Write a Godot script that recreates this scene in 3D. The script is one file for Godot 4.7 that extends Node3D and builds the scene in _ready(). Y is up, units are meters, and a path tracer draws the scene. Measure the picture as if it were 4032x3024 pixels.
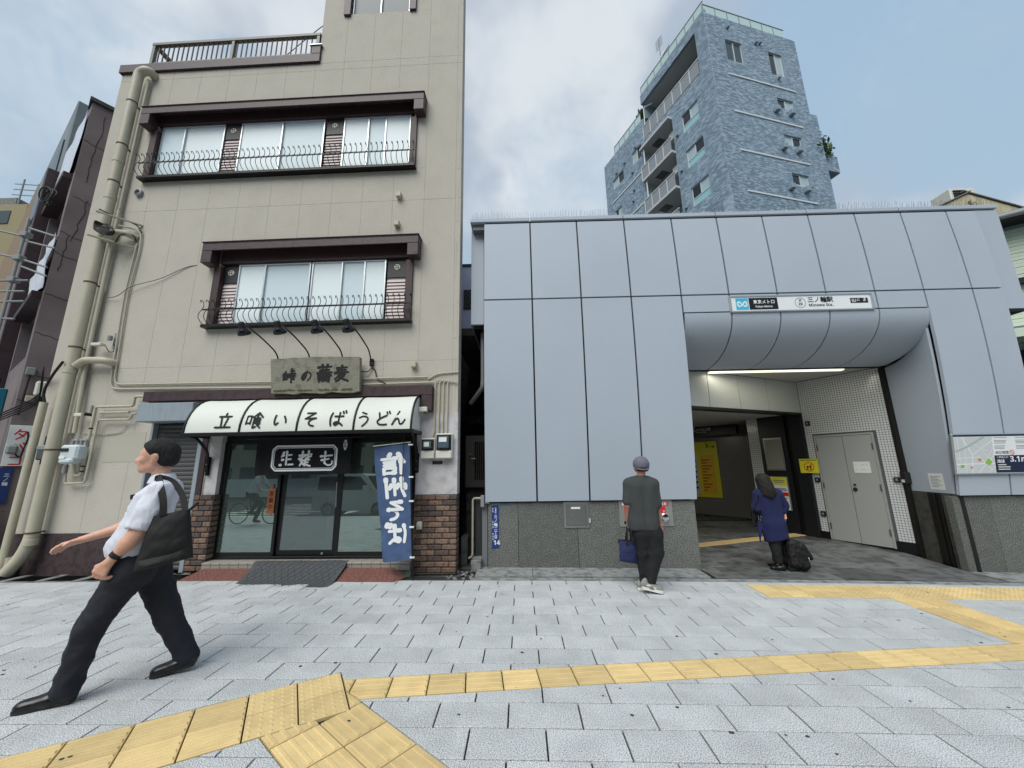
extends Node3D
# A street front: a noodle shop in a beige three-storey building, a metro station entrance clad in curved grey panels,
# an apartment tower behind, three people on a granite pavement. Units are metres; the camera stands over the origin.

class Geo:
	var v := PackedVector3Array()
	var n := PackedVector3Array()
	var c := PackedColorArray()
	var t := PackedVector2Array()
	var tint := Color.WHITE
	var tinted := false

	func tri(a: Vector3, b: Vector3, d: Vector3, na: Vector3, nb: Vector3, nd: Vector3) -> void:
		if (b - a).cross(d - a).dot(na + nb + nd) > 0.0:
			v.append(a); v.append(d); v.append(b)
			n.append(na); n.append(nd); n.append(nb)
		else:
			v.append(a); v.append(b); v.append(d)
			n.append(na); n.append(nb); n.append(nd)
		if tinted:
			c.append(tint); c.append(tint); c.append(tint)

	func quad(a: Vector3, b: Vector3, d: Vector3, e: Vector3) -> void:
		var k := (b - a).cross(e - a)
		if k.length_squared() < 1e-14:
			k = (d - b).cross(a - b)
		k = k.normalized()
		tri(a, b, d, k, k, k)
		tri(a, d, e, k, k, k)

	func squad(a: Vector3, b: Vector3, d: Vector3, e: Vector3, na: Vector3, nb: Vector3, nd: Vector3, ne: Vector3) -> void:
		tri(a, b, d, na, nb, nd)
		tri(a, d, e, na, nd, ne)

	func face(pts: Array, center: Vector3) -> void:
		var mid := Vector3.ZERO
		for p in pts:
			mid += p
		mid /= pts.size()
		var k: Vector3 = (pts[1] - pts[0]).cross(pts[2] - pts[0]).normalized()
		if k.dot(mid - center) < 0.0:
			k = -k
		for i in range(1, pts.size() - 1):
			tri(pts[0], pts[i], pts[i + 1], k, k, k)

	func box(lo: Vector3, hi: Vector3, ch := 0.0, xf := Transform3D()) -> void:
		var mid := (lo + hi) * 0.5
		var h := (hi - lo) * 0.5
		ch = minf(ch, minf(h.x, minf(h.y, h.z)) * 0.9)
		var at := func(sx: int, sy: int, sz: int, axis: int) -> Vector3:
			var p := Vector3(sx * (h.x - ch), sy * (h.y - ch), sz * (h.z - ch))
			if axis == 0: p.x = sx * h.x
			elif axis == 1: p.y = sy * h.y
			else: p.z = sz * h.z
			return xf * (mid + p)
		var center := xf * mid
		for s in [-1, 1]:
			face([at.call(s, -1, -1, 0), at.call(s, 1, -1, 0), at.call(s, 1, 1, 0), at.call(s, -1, 1, 0)], center)
			face([at.call(-1, s, -1, 1), at.call(1, s, -1, 1), at.call(1, s, 1, 1), at.call(-1, s, 1, 1)], center)
			face([at.call(-1, -1, s, 2), at.call(1, -1, s, 2), at.call(1, 1, s, 2), at.call(-1, 1, s, 2)], center)
		if ch <= 0.0:
			return
		for a in [-1, 1]:
			for b in [-1, 1]:
				face([at.call(a, b, -1, 0), at.call(a, b, 1, 0), at.call(a, b, 1, 1), at.call(a, b, -1, 1)], center)
				face([at.call(a, -1, b, 0), at.call(a, 1, b, 0), at.call(a, 1, b, 2), at.call(a, -1, b, 2)], center)
				face([at.call(-1, a, b, 1), at.call(1, a, b, 1), at.call(1, a, b, 2), at.call(-1, a, b, 2)], center)
				for e in [-1, 1]:
					face([at.call(a, b, e, 0), at.call(a, b, e, 1), at.call(a, b, e, 2)], center)

	func tube(path: Array, r, sides := 8, caps := true) -> void:
		var count := path.size()
		var rings := []
		var dirs := []
		var up := Vector3.UP
		for i in count:
			var d: Vector3 = (path[mini(i + 1, count - 1)] - path[maxi(i - 1, 0)]).normalized()
			if i == 0:
				up = Vector3.UP if absf(d.y) < 0.9 else Vector3.RIGHT
			var side := up.cross(d).normalized()
			up = d.cross(side).normalized()
			var rad: float = r[i] if r is Array else r
			var ring := []
			for k in sides:
				var a := TAU * k / sides
				ring.append([path[i] + (side * cos(a) + up * sin(a)) * rad, side * cos(a) + up * sin(a)])
			rings.append(ring)
			dirs.append(d)
		for i in count - 1:
			for k in sides:
				var m := (k + 1) % sides
				var A = rings[i][k]; var B = rings[i][m]; var D = rings[i + 1][m]; var E = rings[i + 1][k]
				squad(A[0], B[0], D[0], E[0], A[1], B[1], D[1], E[1])
		if caps:
			for e in [0, count - 1]:
				var k: Vector3 = -dirs[0] if e == 0 else dirs[count - 1]
				for j in range(1, sides - 1):
					tri(rings[e][0][0], rings[e][j][0], rings[e][j + 1][0], k, k, k)

	func lathe(profile: Array, xf: Transform3D, seg := 16) -> void:
		# profile: Vector2(radius, height) from bottom to top round the local y axis
		for i in profile.size() - 1:
			var p: Vector2 = profile[i]
			var q: Vector2 = profile[i + 1]
			var k := Vector2(q.y - p.y, -(q.x - p.x)).normalized()
			for j in seg:
				var a := TAU * j / seg
				var b := TAU * (j + 1) / seg
				var na := (xf.basis * Vector3(cos(a) * k.x, k.y, sin(a) * k.x)).normalized()
				var nb := (xf.basis * Vector3(cos(b) * k.x, k.y, sin(b) * k.x)).normalized()
				var A := xf * Vector3(cos(a) * p.x, p.y, sin(a) * p.x)
				var B := xf * Vector3(cos(b) * p.x, p.y, sin(b) * p.x)
				var D := xf * Vector3(cos(b) * q.x, q.y, sin(b) * q.x)
				var E := xf * Vector3(cos(a) * q.x, q.y, sin(a) * q.x)
				if p.x > 1e-6:
					tri(A, B, D, na, nb, nb)
				if q.x > 1e-6:
					tri(A, D, E, na, nb, na)

	func prism(poly: PackedVector2Array, z0: float, z1: float, xf := Transform3D()) -> void:
		# the polygon lies in x, y and is drawn from z0 to z1
		var ids := Geometry2D.triangulate_polygon(poly)
		var f := (xf.basis * Vector3.BACK).normalized()
		for i in range(0, ids.size(), 3):
			var a := poly[ids[i]]; var b := poly[ids[i + 1]]; var d := poly[ids[i + 2]]
			tri(xf * Vector3(a.x, a.y, z1), xf * Vector3(b.x, b.y, z1), xf * Vector3(d.x, d.y, z1), f, f, f)
			tri(xf * Vector3(a.x, a.y, z0), xf * Vector3(b.x, b.y, z0), xf * Vector3(d.x, d.y, z0), -f, -f, -f)
		var cw := Geometry2D.is_polygon_clockwise(poly)
		for i in poly.size():
			var a := poly[i]; var b := poly[(i + 1) % poly.size()]
			var k := Vector3(b.y - a.y, -(b.x - a.x), 0)
			if cw: k = -k
			k = (xf.basis * k).normalized()
			var A := xf * Vector3(a.x, a.y, z0); var B := xf * Vector3(b.x, b.y, z0)
			var D := xf * Vector3(b.x, b.y, z1); var E := xf * Vector3(a.x, a.y, z1)
			tri(A, B, D, k, k, k); tri(A, D, E, k, k, k)

	func plate(poly: PackedVector2Array, z: float, xf := Transform3D()) -> void:
		var ids := Geometry2D.triangulate_polygon(poly)
		var f := (xf.basis * Vector3.BACK).normalized()
		for i in range(0, ids.size(), 3):
			tri(xf * Vector3(poly[ids[i]].x, poly[ids[i]].y, z), xf * Vector3(poly[ids[i + 1]].x, poly[ids[i + 1]].y, z), xf * Vector3(poly[ids[i + 2]].x, poly[ids[i + 2]].y, z), f, f, f)

	func slab(rows: Array, thick: float) -> void:
		# rows of points seen from the front, counter-clockwise as u runs along a row and v over rows; drawn with thickness and rims
		var nv := rows.size()
		var nu: int = rows[0].size()
		var nn := []
		for j in nv:
			var line := []
			for i in nu:
				var du: Vector3 = rows[j][mini(i + 1, nu - 1)] - rows[j][maxi(i - 1, 0)]
				var dv: Vector3 = rows[mini(j + 1, nv - 1)][i] - rows[maxi(j - 1, 0)][i]
				line.append(du.cross(dv).normalized())
			nn.append(line)
		for j in nv - 1:
			for i in nu - 1:
				var a: Vector3 = rows[j][i]; var b: Vector3 = rows[j][i + 1]; var d: Vector3 = rows[j + 1][i + 1]; var e: Vector3 = rows[j + 1][i]
				var na: Vector3 = nn[j][i]; var nb: Vector3 = nn[j][i + 1]; var nd: Vector3 = nn[j + 1][i + 1]; var ne: Vector3 = nn[j + 1][i]
				squad(a, b, d, e, na, nb, nd, ne)
				if thick > 0.0:
					squad(a - na * thick, b - nb * thick, d - nd * thick, e - ne * thick, -na, -nb, -nd, -ne)
		if thick <= 0.0:
			return
		var mid: Vector3 = rows[nv / 2][nu / 2] - nn[nv / 2][nu / 2] * thick * 0.5
		for j in nv - 1:
			for i in [0, nu - 1]:
				face([rows[j][i], rows[j + 1][i], rows[j + 1][i] - nn[j + 1][i] * thick, rows[j][i] - nn[j][i] * thick], mid)
		for i in nu - 1:
			for j in [0, nv - 1]:
				face([rows[j][i], rows[j][i + 1], rows[j][i + 1] - nn[j][i + 1] * thick, rows[j][i] - nn[j][i] * thick], mid)

	func shift(by: Vector3) -> void:
		for i in v.size():
			v[i] -= by

	func mesh() -> ArrayMesh:
		var arr := []
		arr.resize(Mesh.ARRAY_MAX)
		arr[Mesh.ARRAY_VERTEX] = v
		arr[Mesh.ARRAY_NORMAL] = n
		if tinted:
			arr[Mesh.ARRAY_COLOR] = c
		if t.size() == v.size() and t.size() > 0:
			arr[Mesh.ARRAY_TEX_UV] = t
		var m := ArrayMesh.new()
		m.add_surface_from_arrays(Mesh.PRIMITIVE_TRIANGLES, arr)
		return m

# ---------------------------------------------------------------- naming, things and parts
var taken := {}
var base_of := {}
var frame_of := {}
var rng := RandomNumberGenerator.new()

func numbered(called: String) -> String:
	if not taken.has(called):
		taken[called] = 0
		return called
	taken[called] += 1
	return "%s_%03d" % [called, taken[called]]

func tag(o: Node3D, label: String, category := "", group := "") -> Node3D:
	if label: o.set_meta("label", label)
	if category: o.set_meta("category", category)
	if group: o.set_meta("group", group)
	return o

func thing(called: String, label: String, category: String, frame: Transform3D, at: Vector3, group := "") -> Node3D:
	var o := Node3D.new()
	o.name = numbered(called)
	add_child(o)
	o.transform = frame * Transform3D(Basis(), at)
	base_of[o] = at
	frame_of[o] = frame
	return tag(o, label, category, group)

func part(parent: Node3D, called: String, g: Geo, m: Material, label := "") -> MeshInstance3D:
	var o := MeshInstance3D.new()
	o.name = called
	g.shift(base_of[parent])
	o.mesh = g.mesh()
	o.material_override = m
	parent.add_child(o, true)
	base_of[o] = base_of[parent]
	if label: o.set_meta("label", label)
	return o

func piece(parent: Node3D, called: String, mesh: Mesh, m: Material, xf: Transform3D) -> MeshInstance3D:
	var o := MeshInstance3D.new()
	o.name = called
	o.mesh = mesh
	o.material_override = m
	parent.add_child(o, true)
	o.transform = Transform3D(xf.basis, xf.origin - base_of[parent])
	base_of[o] = base_of[parent]
	return o

func solid(called: String, label: String, category: String, frame: Transform3D, at: Vector3, g: Geo, m: Material, group := "") -> MeshInstance3D:
	var o := MeshInstance3D.new()
	o.name = numbered(called)
	add_child(o)
	o.transform = frame * Transform3D(Basis(), at)
	g.shift(at)
	o.mesh = g.mesh()
	o.material_override = m
	base_of[o] = at
	tag(o, label, category, group)
	return o

func ground_part(called: String, g: Geo, m: Material) -> MeshInstance3D:
	var o := MeshInstance3D.new()
	o.name = numbered(called)
	o.mesh = g.mesh()
	o.material_override = m
	o.set_meta("kind", "structure")
	add_child(o)
	base_of[o] = Vector3.ZERO
	return o

func structure(called: String) -> Node3D:
	var o := Node3D.new()
	o.name = numbered(called)
	o.set_meta("kind", "structure")
	add_child(o)
	base_of[o] = Vector3.ZERO
	return o

func V(x: float, y: float, z: float) -> Vector3:
	return Vector3(x, y, z)

func bx(lo: Vector3, hi: Vector3, ch := 0.0, xf := Transform3D()) -> Geo:
	var g := Geo.new()
	g.box(lo, hi, ch, xf)
	return g

func pipe(path: Array, r: float, sides := 10) -> Geo:
	var g := Geo.new()
	g.tube(path, r, sides)
	return g

func bend(path: Array, r: float, steps := 4) -> Array:
	# rounds the corners of a polyline
	var out := [path[0]]
	for i in range(1, path.size() - 1):
		var p: Vector3 = path[i]
		var a: Vector3 = p + (path[i - 1] - p).normalized() * minf(r, (path[i - 1] - p).length() * 0.48)
		var b: Vector3 = p + (path[i + 1] - p).normalized() * minf(r, (path[i + 1] - p).length() * 0.48)
		for k in steps + 1:
			var f := float(k) / steps
			out.append(a.lerp(p, f).lerp(p.lerp(b, f), f))
	out.append(path[path.size() - 1])
	return out

func gy(x: float) -> float:
	# the pavement falls away a little to the right
	var k := clampf(x, -9.0, 9.0)
	return -0.012 * k - 0.001 * k * k

# ---------------------------------------------------------------- materials
var mats := {}

func noise_tex(freq: float, seed_: int, stops: Array, size := 512, octaves := 4, kind := FastNoiseLite.TYPE_SIMPLEX_SMOOTH) -> NoiseTexture2D:
	var f := FastNoiseLite.new()
	f.seed = seed_
	f.frequency = freq
	f.noise_type = kind
	f.fractal_octaves = octaves
	var t := NoiseTexture2D.new()
	t.width = size
	t.height = size
	t.seamless = true
	t.noise = f
	t.generate_mipmaps = false
	var gr := Gradient.new()
	var offs := PackedFloat32Array()
	var cols := PackedColorArray()
	for s in stops:
		offs.append(s[0])
		cols.append(s[1] if s[1] is Color else Color(s[1], s[1], s[1]))
	gr.offsets = offs
	gr.colors = cols
	t.color_ramp = gr
	return t

func flat(key: String, col: Color, rough := 0.8, metal := 0.0) -> StandardMaterial3D:
	if mats.has(key):
		return mats[key]
	var m := StandardMaterial3D.new()
	m.resource_name = key
	m.albedo_color = col
	m.roughness = rough
	m.metallic = metal
	mats[key] = m
	return m

func grained(key: String, col: Color, rough: float, t: Texture2D, scale, world := true, bump: Texture2D = null, depth := 0.0, metal := 0.0) -> StandardMaterial3D:
	if mats.has(key):
		return mats[key]
	var m := flat(key, col, rough, metal)
	m.uv1_triplanar = true
	m.uv1_world_triplanar = world
	m.uv1_scale = scale if scale is Vector3 else Vector3.ONE * scale
	if t: m.albedo_texture = t
	if bump:
		m.heightmap_enabled = true
		m.heightmap_texture = bump
		m.heightmap_scale = depth
	return m

func layer(m: StandardMaterial3D, t: Texture2D, scale, world := true) -> StandardMaterial3D:
	# a second, coarser pattern multiplied over the first
	m.detail_enabled = true
	m.detail_albedo = t
	m.detail_blend_mode = BaseMaterial3D.BLEND_MODE_MUL
	m.detail_uv_layer = BaseMaterial3D.DETAIL_UV_2
	m.uv2_triplanar = true
	m.uv2_world_triplanar = world
	m.uv2_scale = scale if scale is Vector3 else Vector3.ONE * scale
	return m

func glow(key: String, col: Color, energy: float) -> StandardMaterial3D:
	var m := flat(key, col, 0.5)
	m.emission_enabled = true
	m.emission = col
	m.emission_energy_multiplier = energy
	return m

# ---------------------------------------------------------------- lettering: strokes on a grid of 100 by 100, y down
const STROKES := {
	"立": [[50,5,50,22],[15,24,85,24],[32,34,40,78],[68,34,60,78],[6,86,94,86]],
	"喰": [[8,25,8,70],[8,25,32,25,32,70],[8,66,32,66],[66,5,42,32],[66,5,96,32],[66,20,66,34],[50,38,84,38,84,64],[50,38,50,92,66,86],[50,51,84,51],[50,64,84,64],[66,66,92,92],[88,68,74,78]],
	"い": [[18,20,17,55,26,76,40,66],[70,26,82,45,87,64]],
	"そ": [[28,14,74,14,24,47,84,44],[84,44,58,52,47,70,58,84,76,88]],
	"ば": [[20,16,14,50,20,88],[38,36,86,36],[62,14,62,76],[62,76,46,86,38,76,50,68,68,74,86,88],[78,8,84,20],[92,4,98,16]],
	"う": [[36,8,64,18],[24,42,50,33,76,44,71,70,46,94]],
	"ど": [[30,14,38,46],[78,32,44,48,26,66,36,84,62,88,82,86],[76,10,82,22],[90,6,96,18]],
	"ん": [[50,8,14,88],[14,88,32,58,46,52,54,66,61,84,76,82,90,60]],
	"峠": [[10,42,12,80,36,72],[24,28,22,74],[36,46,36,78],[66,8,66,40],[66,24,84,20],[46,44,94,38],[48,60,92,54],[70,57,68,98],[72,66,88,76]],
	"の": [[54,16,46,60,26,82,13,62,26,32,56,18,84,32,86,60,64,86]],
	"蕎": [[10,14,90,10],[34,0,38,24],[66,0,60,22],[24,34,78,29],[8,49,94,44],[52,31,40,50,12,64],[56,46,92,62],[38,57,64,56],[38,57,40,67],[64,56,62,66],[18,73,20,98],[18,73,82,71,80,97,72,93],[37,80,64,79],[38,89,62,88]],
	"麦": [[18,16,82,12],[22,30,76,28],[8,46,92,42],[50,2,50,44],[46,46,34,64,8,84],[34,58,72,56,50,78,16,98],[30,66,60,84,94,96]],
	"生": [[30,8,16,36],[22,28,80,24],[20,56,78,52],[50,4,50,88],[6,90,94,86]],
	"楚": [[10,30,48,24],[30,4,28,56],[8,52,46,34],[54,28,94,22],[74,2,72,50],[56,50,92,34],[20,63,82,57],[50,60,48,96],[50,76,74,74],[30,70,16,94],[36,84,90,98]],
	"む": [[10,34,90,28],[40,4,38,78],[38,78,60,94,88,88,92,68],[18,60,66,52]],
	"信": [[30,6,8,46],[22,34,22,96],[64,4,72,16],[40,25,98,25],[50,40,90,40],[50,54,90,54],[48,68,48,94],[48,68,92,68,92,94],[48,91,92,91]],
	"州": [[9,40,5,60],[22,10,22,60,10,94],[36,38,43,56],[54,12,54,86],[67,38,75,56],[88,8,88,96]],
	"東": [[10,18,90,18],[24,32,76,32],[24,32,24,58],[76,32,76,58],[24,45,76,45],[24,58,76,58],[50,4,50,96],[46,60,10,90],[54,60,92,90]],
	"京": [[50,2,50,16],[8,18,92,18],[28,32,72,32],[28,32,28,54],[72,32,72,54],[28,54,72,54],[50,54,50,94,40,90],[30,66,12,88],[70,66,90,88]],
	"メ": [[78,10,60,52,16,90],[28,34,84,80]],
	"ト": [[36,6,36,94],[36,40,80,60]],
	"口": [[16,18,84,18],[16,18,16,88],[84,18,84,88],[16,82,84,82]],
	"ロ": [[16,18,84,18],[16,18,16,88],[84,18,84,88],[16,82,84,82]],
	"三": [[16,16,84,16],[22,48,78,48],[6,86,94,86]],
	"ノ": [[76,10,58,56,18,92]],
	"輪": [[6,18,44,18],[10,32,42,32],[10,32,10,60],[42,32,42,60],[10,46,42,46],[10,60,42,60],[4,76,48,76],[26,4,26,98],[74,4,50,34],[74,4,98,34],[62,36,86,36],[54,50,54,98],[54,50,94,50,94,96],[54,72,94,72],[68,50,68,94],[80,50,80,94]],
	"駅": [[10,8,44,8],[10,8,10,54],[10,22,42,22],[10,36,42,36],[28,8,28,50],[10,52,46,52,44,90,36,86],[5,72,9,90],[17,70,20,84],[28,68,32,80],[58,12,92,12,92,44],[58,12,58,50,48,94],[58,44,92,44],[72,46,80,70,98,94]],
	"出": [[50,4,50,92],[18,16,18,46],[82,16,82,46],[18,46,82,46],[10,56,10,92],[90,56,90,92],[10,92,90,92]],
	"入": [[34,10,54,14],[54,14,44,56,8,92],[52,34,66,66,94,92]],
	"北": [[34,8,34,92],[8,34,34,34],[6,80,34,68],[62,8,62,86,92,86,92,70],[62,46,90,30]],
	"千": [[78,8,20,20],[6,46,94,46],[50,14,50,96]],
	"住": [[30,6,8,44],[20,34,20,96],[60,4,68,16],[38,26,96,26],[44,56,90,56],[34,90,98,90],[66,26,66,90]],
	"方": [[50,2,50,18],[6,20,94,20],[40,22,34,60,8,94],[38,46,80,46,76,90,60,88]],
	"面": [[6,8,94,8],[50,8,44,28],[12,28,88,28],[12,28,12,94],[88,28,88,94],[12,90,88,90],[36,30,36,88],[64,30,64,88],[36,48,64,48],[36,68,64,68]],
	"台": [[44,4,20,36,82,34],[68,20,92,46],[22,56,78,56],[22,56,22,94],[78,56,78,94],[22,90,78,90]],
	"区": [[90,10,10,10,10,90,94,90],[74,24,28,76],[30,30,76,74]],
	"二": [[16,24,84,24],[6,82,94,82]],
	"丁": [[6,14,94,14],[52,14,52,92,36,88]],
	"目": [[22,6,78,6],[22,6,22,94],[78,6,78,94],[22,36,78,36],[22,64,78,64],[22,94,78,94]],
	"日": [[20,8,80,8],[20,8,20,92],[80,8,80,92],[20,50,80,50],[20,92,80,92]],
	"終": [[26,4,10,28,26,32],[34,22,8,52],[8,52,40,48],[24,52,24,96],[10,64,4,84],[36,62,42,80],[66,4,50,36],[60,18,90,18,50,60],[62,28,96,58],[70,64,80,72],[60,82,82,94]],
	"禁": [[4,16,46,16],[25,2,25,44],[22,18,4,38],[28,18,46,38],[54,16,96,16],[75,2,75,44],[72,18,54,38],[78,18,96,38],[24,52,76,52],[8,66,92,66],[50,66,50,96],[28,76,14,92],[72,76,88,92]],
	"煙": [[20,6,20,50,4,94],[6,28,10,44],[36,24,28,42],[22,58,36,80],[44,10,96,10],[50,24,92,24],[50,24,50,48],[92,24,92,48],[50,48,92,48],[64,10,64,48],[78,10,78,48],[52,68,90,68],[70,54,70,92],[42,92,98,92]],
	"海": [[8,10,20,20],[4,36,16,46],[4,92,22,62],[46,4,34,26],[42,16,96,16],[44,32,38,82],[44,32,86,32,80,94],[30,56,98,56],[38,80,90,80],[62,34,58,78]],
	"抜": [[4,26,40,26],[24,4,24,92,12,88],[4,62,40,52],[44,28,96,28],[64,6,60,54,40,94],[58,50,84,50,50,94],[58,58,96,94],[80,8,90,18]],
	"足": [[26,8,74,8],[26,8,26,34],[74,8,74,34],[26,34,74,34],[50,34,50,80],[50,56,80,56],[28,50,28,76,6,94],[28,76,60,90,96,92]],
	"元": [[20,14,80,14],[6,42,94,42],[38,42,34,70,8,92],[60,42,60,84,92,86,92,70]],
	"注": [[8,10,20,20],[4,36,16,46],[4,92,22,62],[58,4,66,14],[36,24,96,24],[42,54,90,54],[32,90,98,90],[66,24,66,90]],
	"意": [[50,2,50,10],[14,14,86,14],[34,18,38,26],[66,18,62,26],[6,30,94,30],[26,38,74,38],[26,38,26,62],[74,38,74,62],[26,50,74,50],[26,62,74,62],[10,74,6,90],[28,70,32,92,66,92,66,82],[46,70,54,80],[80,72,92,86]],
	"タ": [[38,4,12,50],[34,22,80,22,60,68,24,96],[34,44,64,66]],
	"バ": [[30,26,8,84],[56,24,88,82],[74,6,80,18],[88,4,94,16]],
	"コ": [[16,20,80,20,80,84],[16,84,80,84]],
	"こ": [[24,18,74,18,60,28],[22,66,34,84,60,86,82,82]],
	"営": [[20,6,26,18],[48,4,52,16],[80,6,72,18],[8,24,92,24],[8,24,8,38],[92,24,92,38],[32,36,68,36],[32,36,32,54],[68,36,68,54],[32,54,68,54],[18,66,82,66],[18,66,18,96],[82,66,82,96],[18,94,82,94]],
	"業": [[38,4,38,24],[60,4,60,24],[20,8,26,22],[80,8,74,22],[8,26,92,26],[34,30,38,40],[66,30,62,40],[14,44,86,44],[20,56,80,56],[6,70,94,70],[50,44,50,98],[46,72,12,92],[54,72,90,92]],
	"中": [[14,24,86,24],[14,24,14,64],[86,24,86,64],[14,62,86,62],[50,2,50,98]],
	"御": [[20,4,6,22],[24,20,6,44],[18,36,18,96],[44,4,34,22],[32,22,58,22],[30,44,60,44],[46,22,46,84],[46,62,58,62],[36,56,36,86],[30,88,60,80],[66,12,66,96],[66,12,94,12,94,64,82,62]],
	"膳": [[8,8,8,90],[8,8,30,8,30,92],[8,34,30,34],[8,60,30,60],[44,16,94,16],[56,4,60,14],[82,4,78,14],[44,30,94,30],[40,44,98,44],[68,16,68,44],[48,60,90,60],[48,60,48,94],[90,60,90,94],[48,92,90,92]],
	"→": [[6,50,92,50],[66,26,94,50],[66,74,94,50]],
}
const CURVED := "いうどんのそばむこ"

func smoothed(p: PackedVector2Array) -> PackedVector2Array:
	if p.size() < 3:
		return p
	var out := PackedVector2Array()
	for i in p.size() - 1:
		var a := p[maxi(i - 1, 0)]
		var d := p[mini(i + 2, p.size() - 1)]
		for k in 6:
			out.append(p[i].cubic_interpolate(p[i + 1], a, d, k / 6.0))
	out.append(p[p.size() - 1])
	return out

var ink_step := 0.0

func ink(g: Geo, ch: String, xf: Transform3D, weight := 9.0, brush := false) -> void:
	# xf carries a unit square, x to the right and y up, onto the surface; strokes lie a hair above one another
	if not STROKES.has(ch):
		return
	var lift := 0.0
	for s in STROKES[ch]:
		var p := PackedVector2Array()
		for i in range(0, s.size(), 2):
			p.append(Vector2(s[i], 100.0 - s[i + 1]))
		if p.size() > 4 or (CURVED.contains(ch) and not (ch == "そ" and s[0] == 28)):
			p = smoothed(p)
		var shapes := [Geometry2D.offset_polyline(p, weight * 0.5, Geometry2D.JOIN_ROUND, Geometry2D.END_ROUND)]
		if brush:
			var head := PackedVector2Array([p[0], p[0].lerp(p[1], minf(1.0, 10.0 / maxf(1.0, p[0].distance_to(p[1]))))])
			shapes.append(Geometry2D.offset_polyline(head, weight * 0.72, Geometry2D.JOIN_ROUND, Geometry2D.END_ROUND))
		for set_ in shapes:
			lift += ink_step
			for poly in set_:
				if Geometry2D.is_polygon_clockwise(poly):
					continue
				var q := PackedVector2Array()
				for k in poly:
					q.append(k / 100.0)
				g.plate(q, lift, xf)

func line_of(g: Geo, text: String, at: Vector3, size: float, pitch: float, weight := 9.0, down := false, right := Vector3.RIGHT, up := Vector3.UP, brush := false) -> void:
	# at is the lower left corner of the first character
	var k := right.cross(up).normalized()
	for i in text.length():
		var o := at + (-up if down else right) * (pitch * i)
		ink_step = 0.00025 / 1.0
		ink(g, text[i], Transform3D(Basis(right * size, up * size, k), o), weight, brush)

func words(text: String, height: float, depth := 0.002, bold := true) -> TextMesh:
	var f := SystemFont.new()
	f.font_names = PackedStringArray(["Droid Sans"])
	f.font_weight = 700 if bold else 400
	var t := TextMesh.new()
	t.font = f
	t.text = text
	t.font_size = 64
	t.pixel_size = height / 46.0
	t.depth = depth
	t.horizontal_alignment = HORIZONTAL_ALIGNMENT_LEFT
	t.vertical_alignment = VERTICAL_ALIGNMENT_BOTTOM
	return t

# ---------------------------------------------------------------- the scene
var TL := Transform3D(Basis(Vector3.UP, deg_to_rad(-1.2)), Vector3(-1.0037, 0.0, -6.0704))     # noodle shop building: origin at its right front corner
var TI := Transform3D(Basis(Vector3.UP, deg_to_rad(25.22)), Vector3(6.93, 0.0, -7.22))         # inside of the station entrance
var TS := Transform3D()                                                                        # station front

func _ready() -> void:
	rng.seed = 7
	set_camera()
	set_sky()
	make_materials()
	build_ground()
	build_shop()
	build_shop_front()
	build_shop_fittings()
	build_station()
	build_entrance()
	build_signs()
	build_alley()
	build_tower()
	build_neighbours()
	build_street_behind()
	build_people()

func set_camera() -> void:
	var cam := Camera3D.new()
	cam.name = "camera"
	cam.fov = 90.863
	cam.near = 0.05
	cam.far = 900.0
	cam.position = Vector3(0.0, 1.6, 0.0)
	cam.rotation = Vector3(deg_to_rad(11.8546), deg_to_rad(1.1232), deg_to_rad(-0.8899))
	add_child(cam)
	cam.current = true

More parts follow.
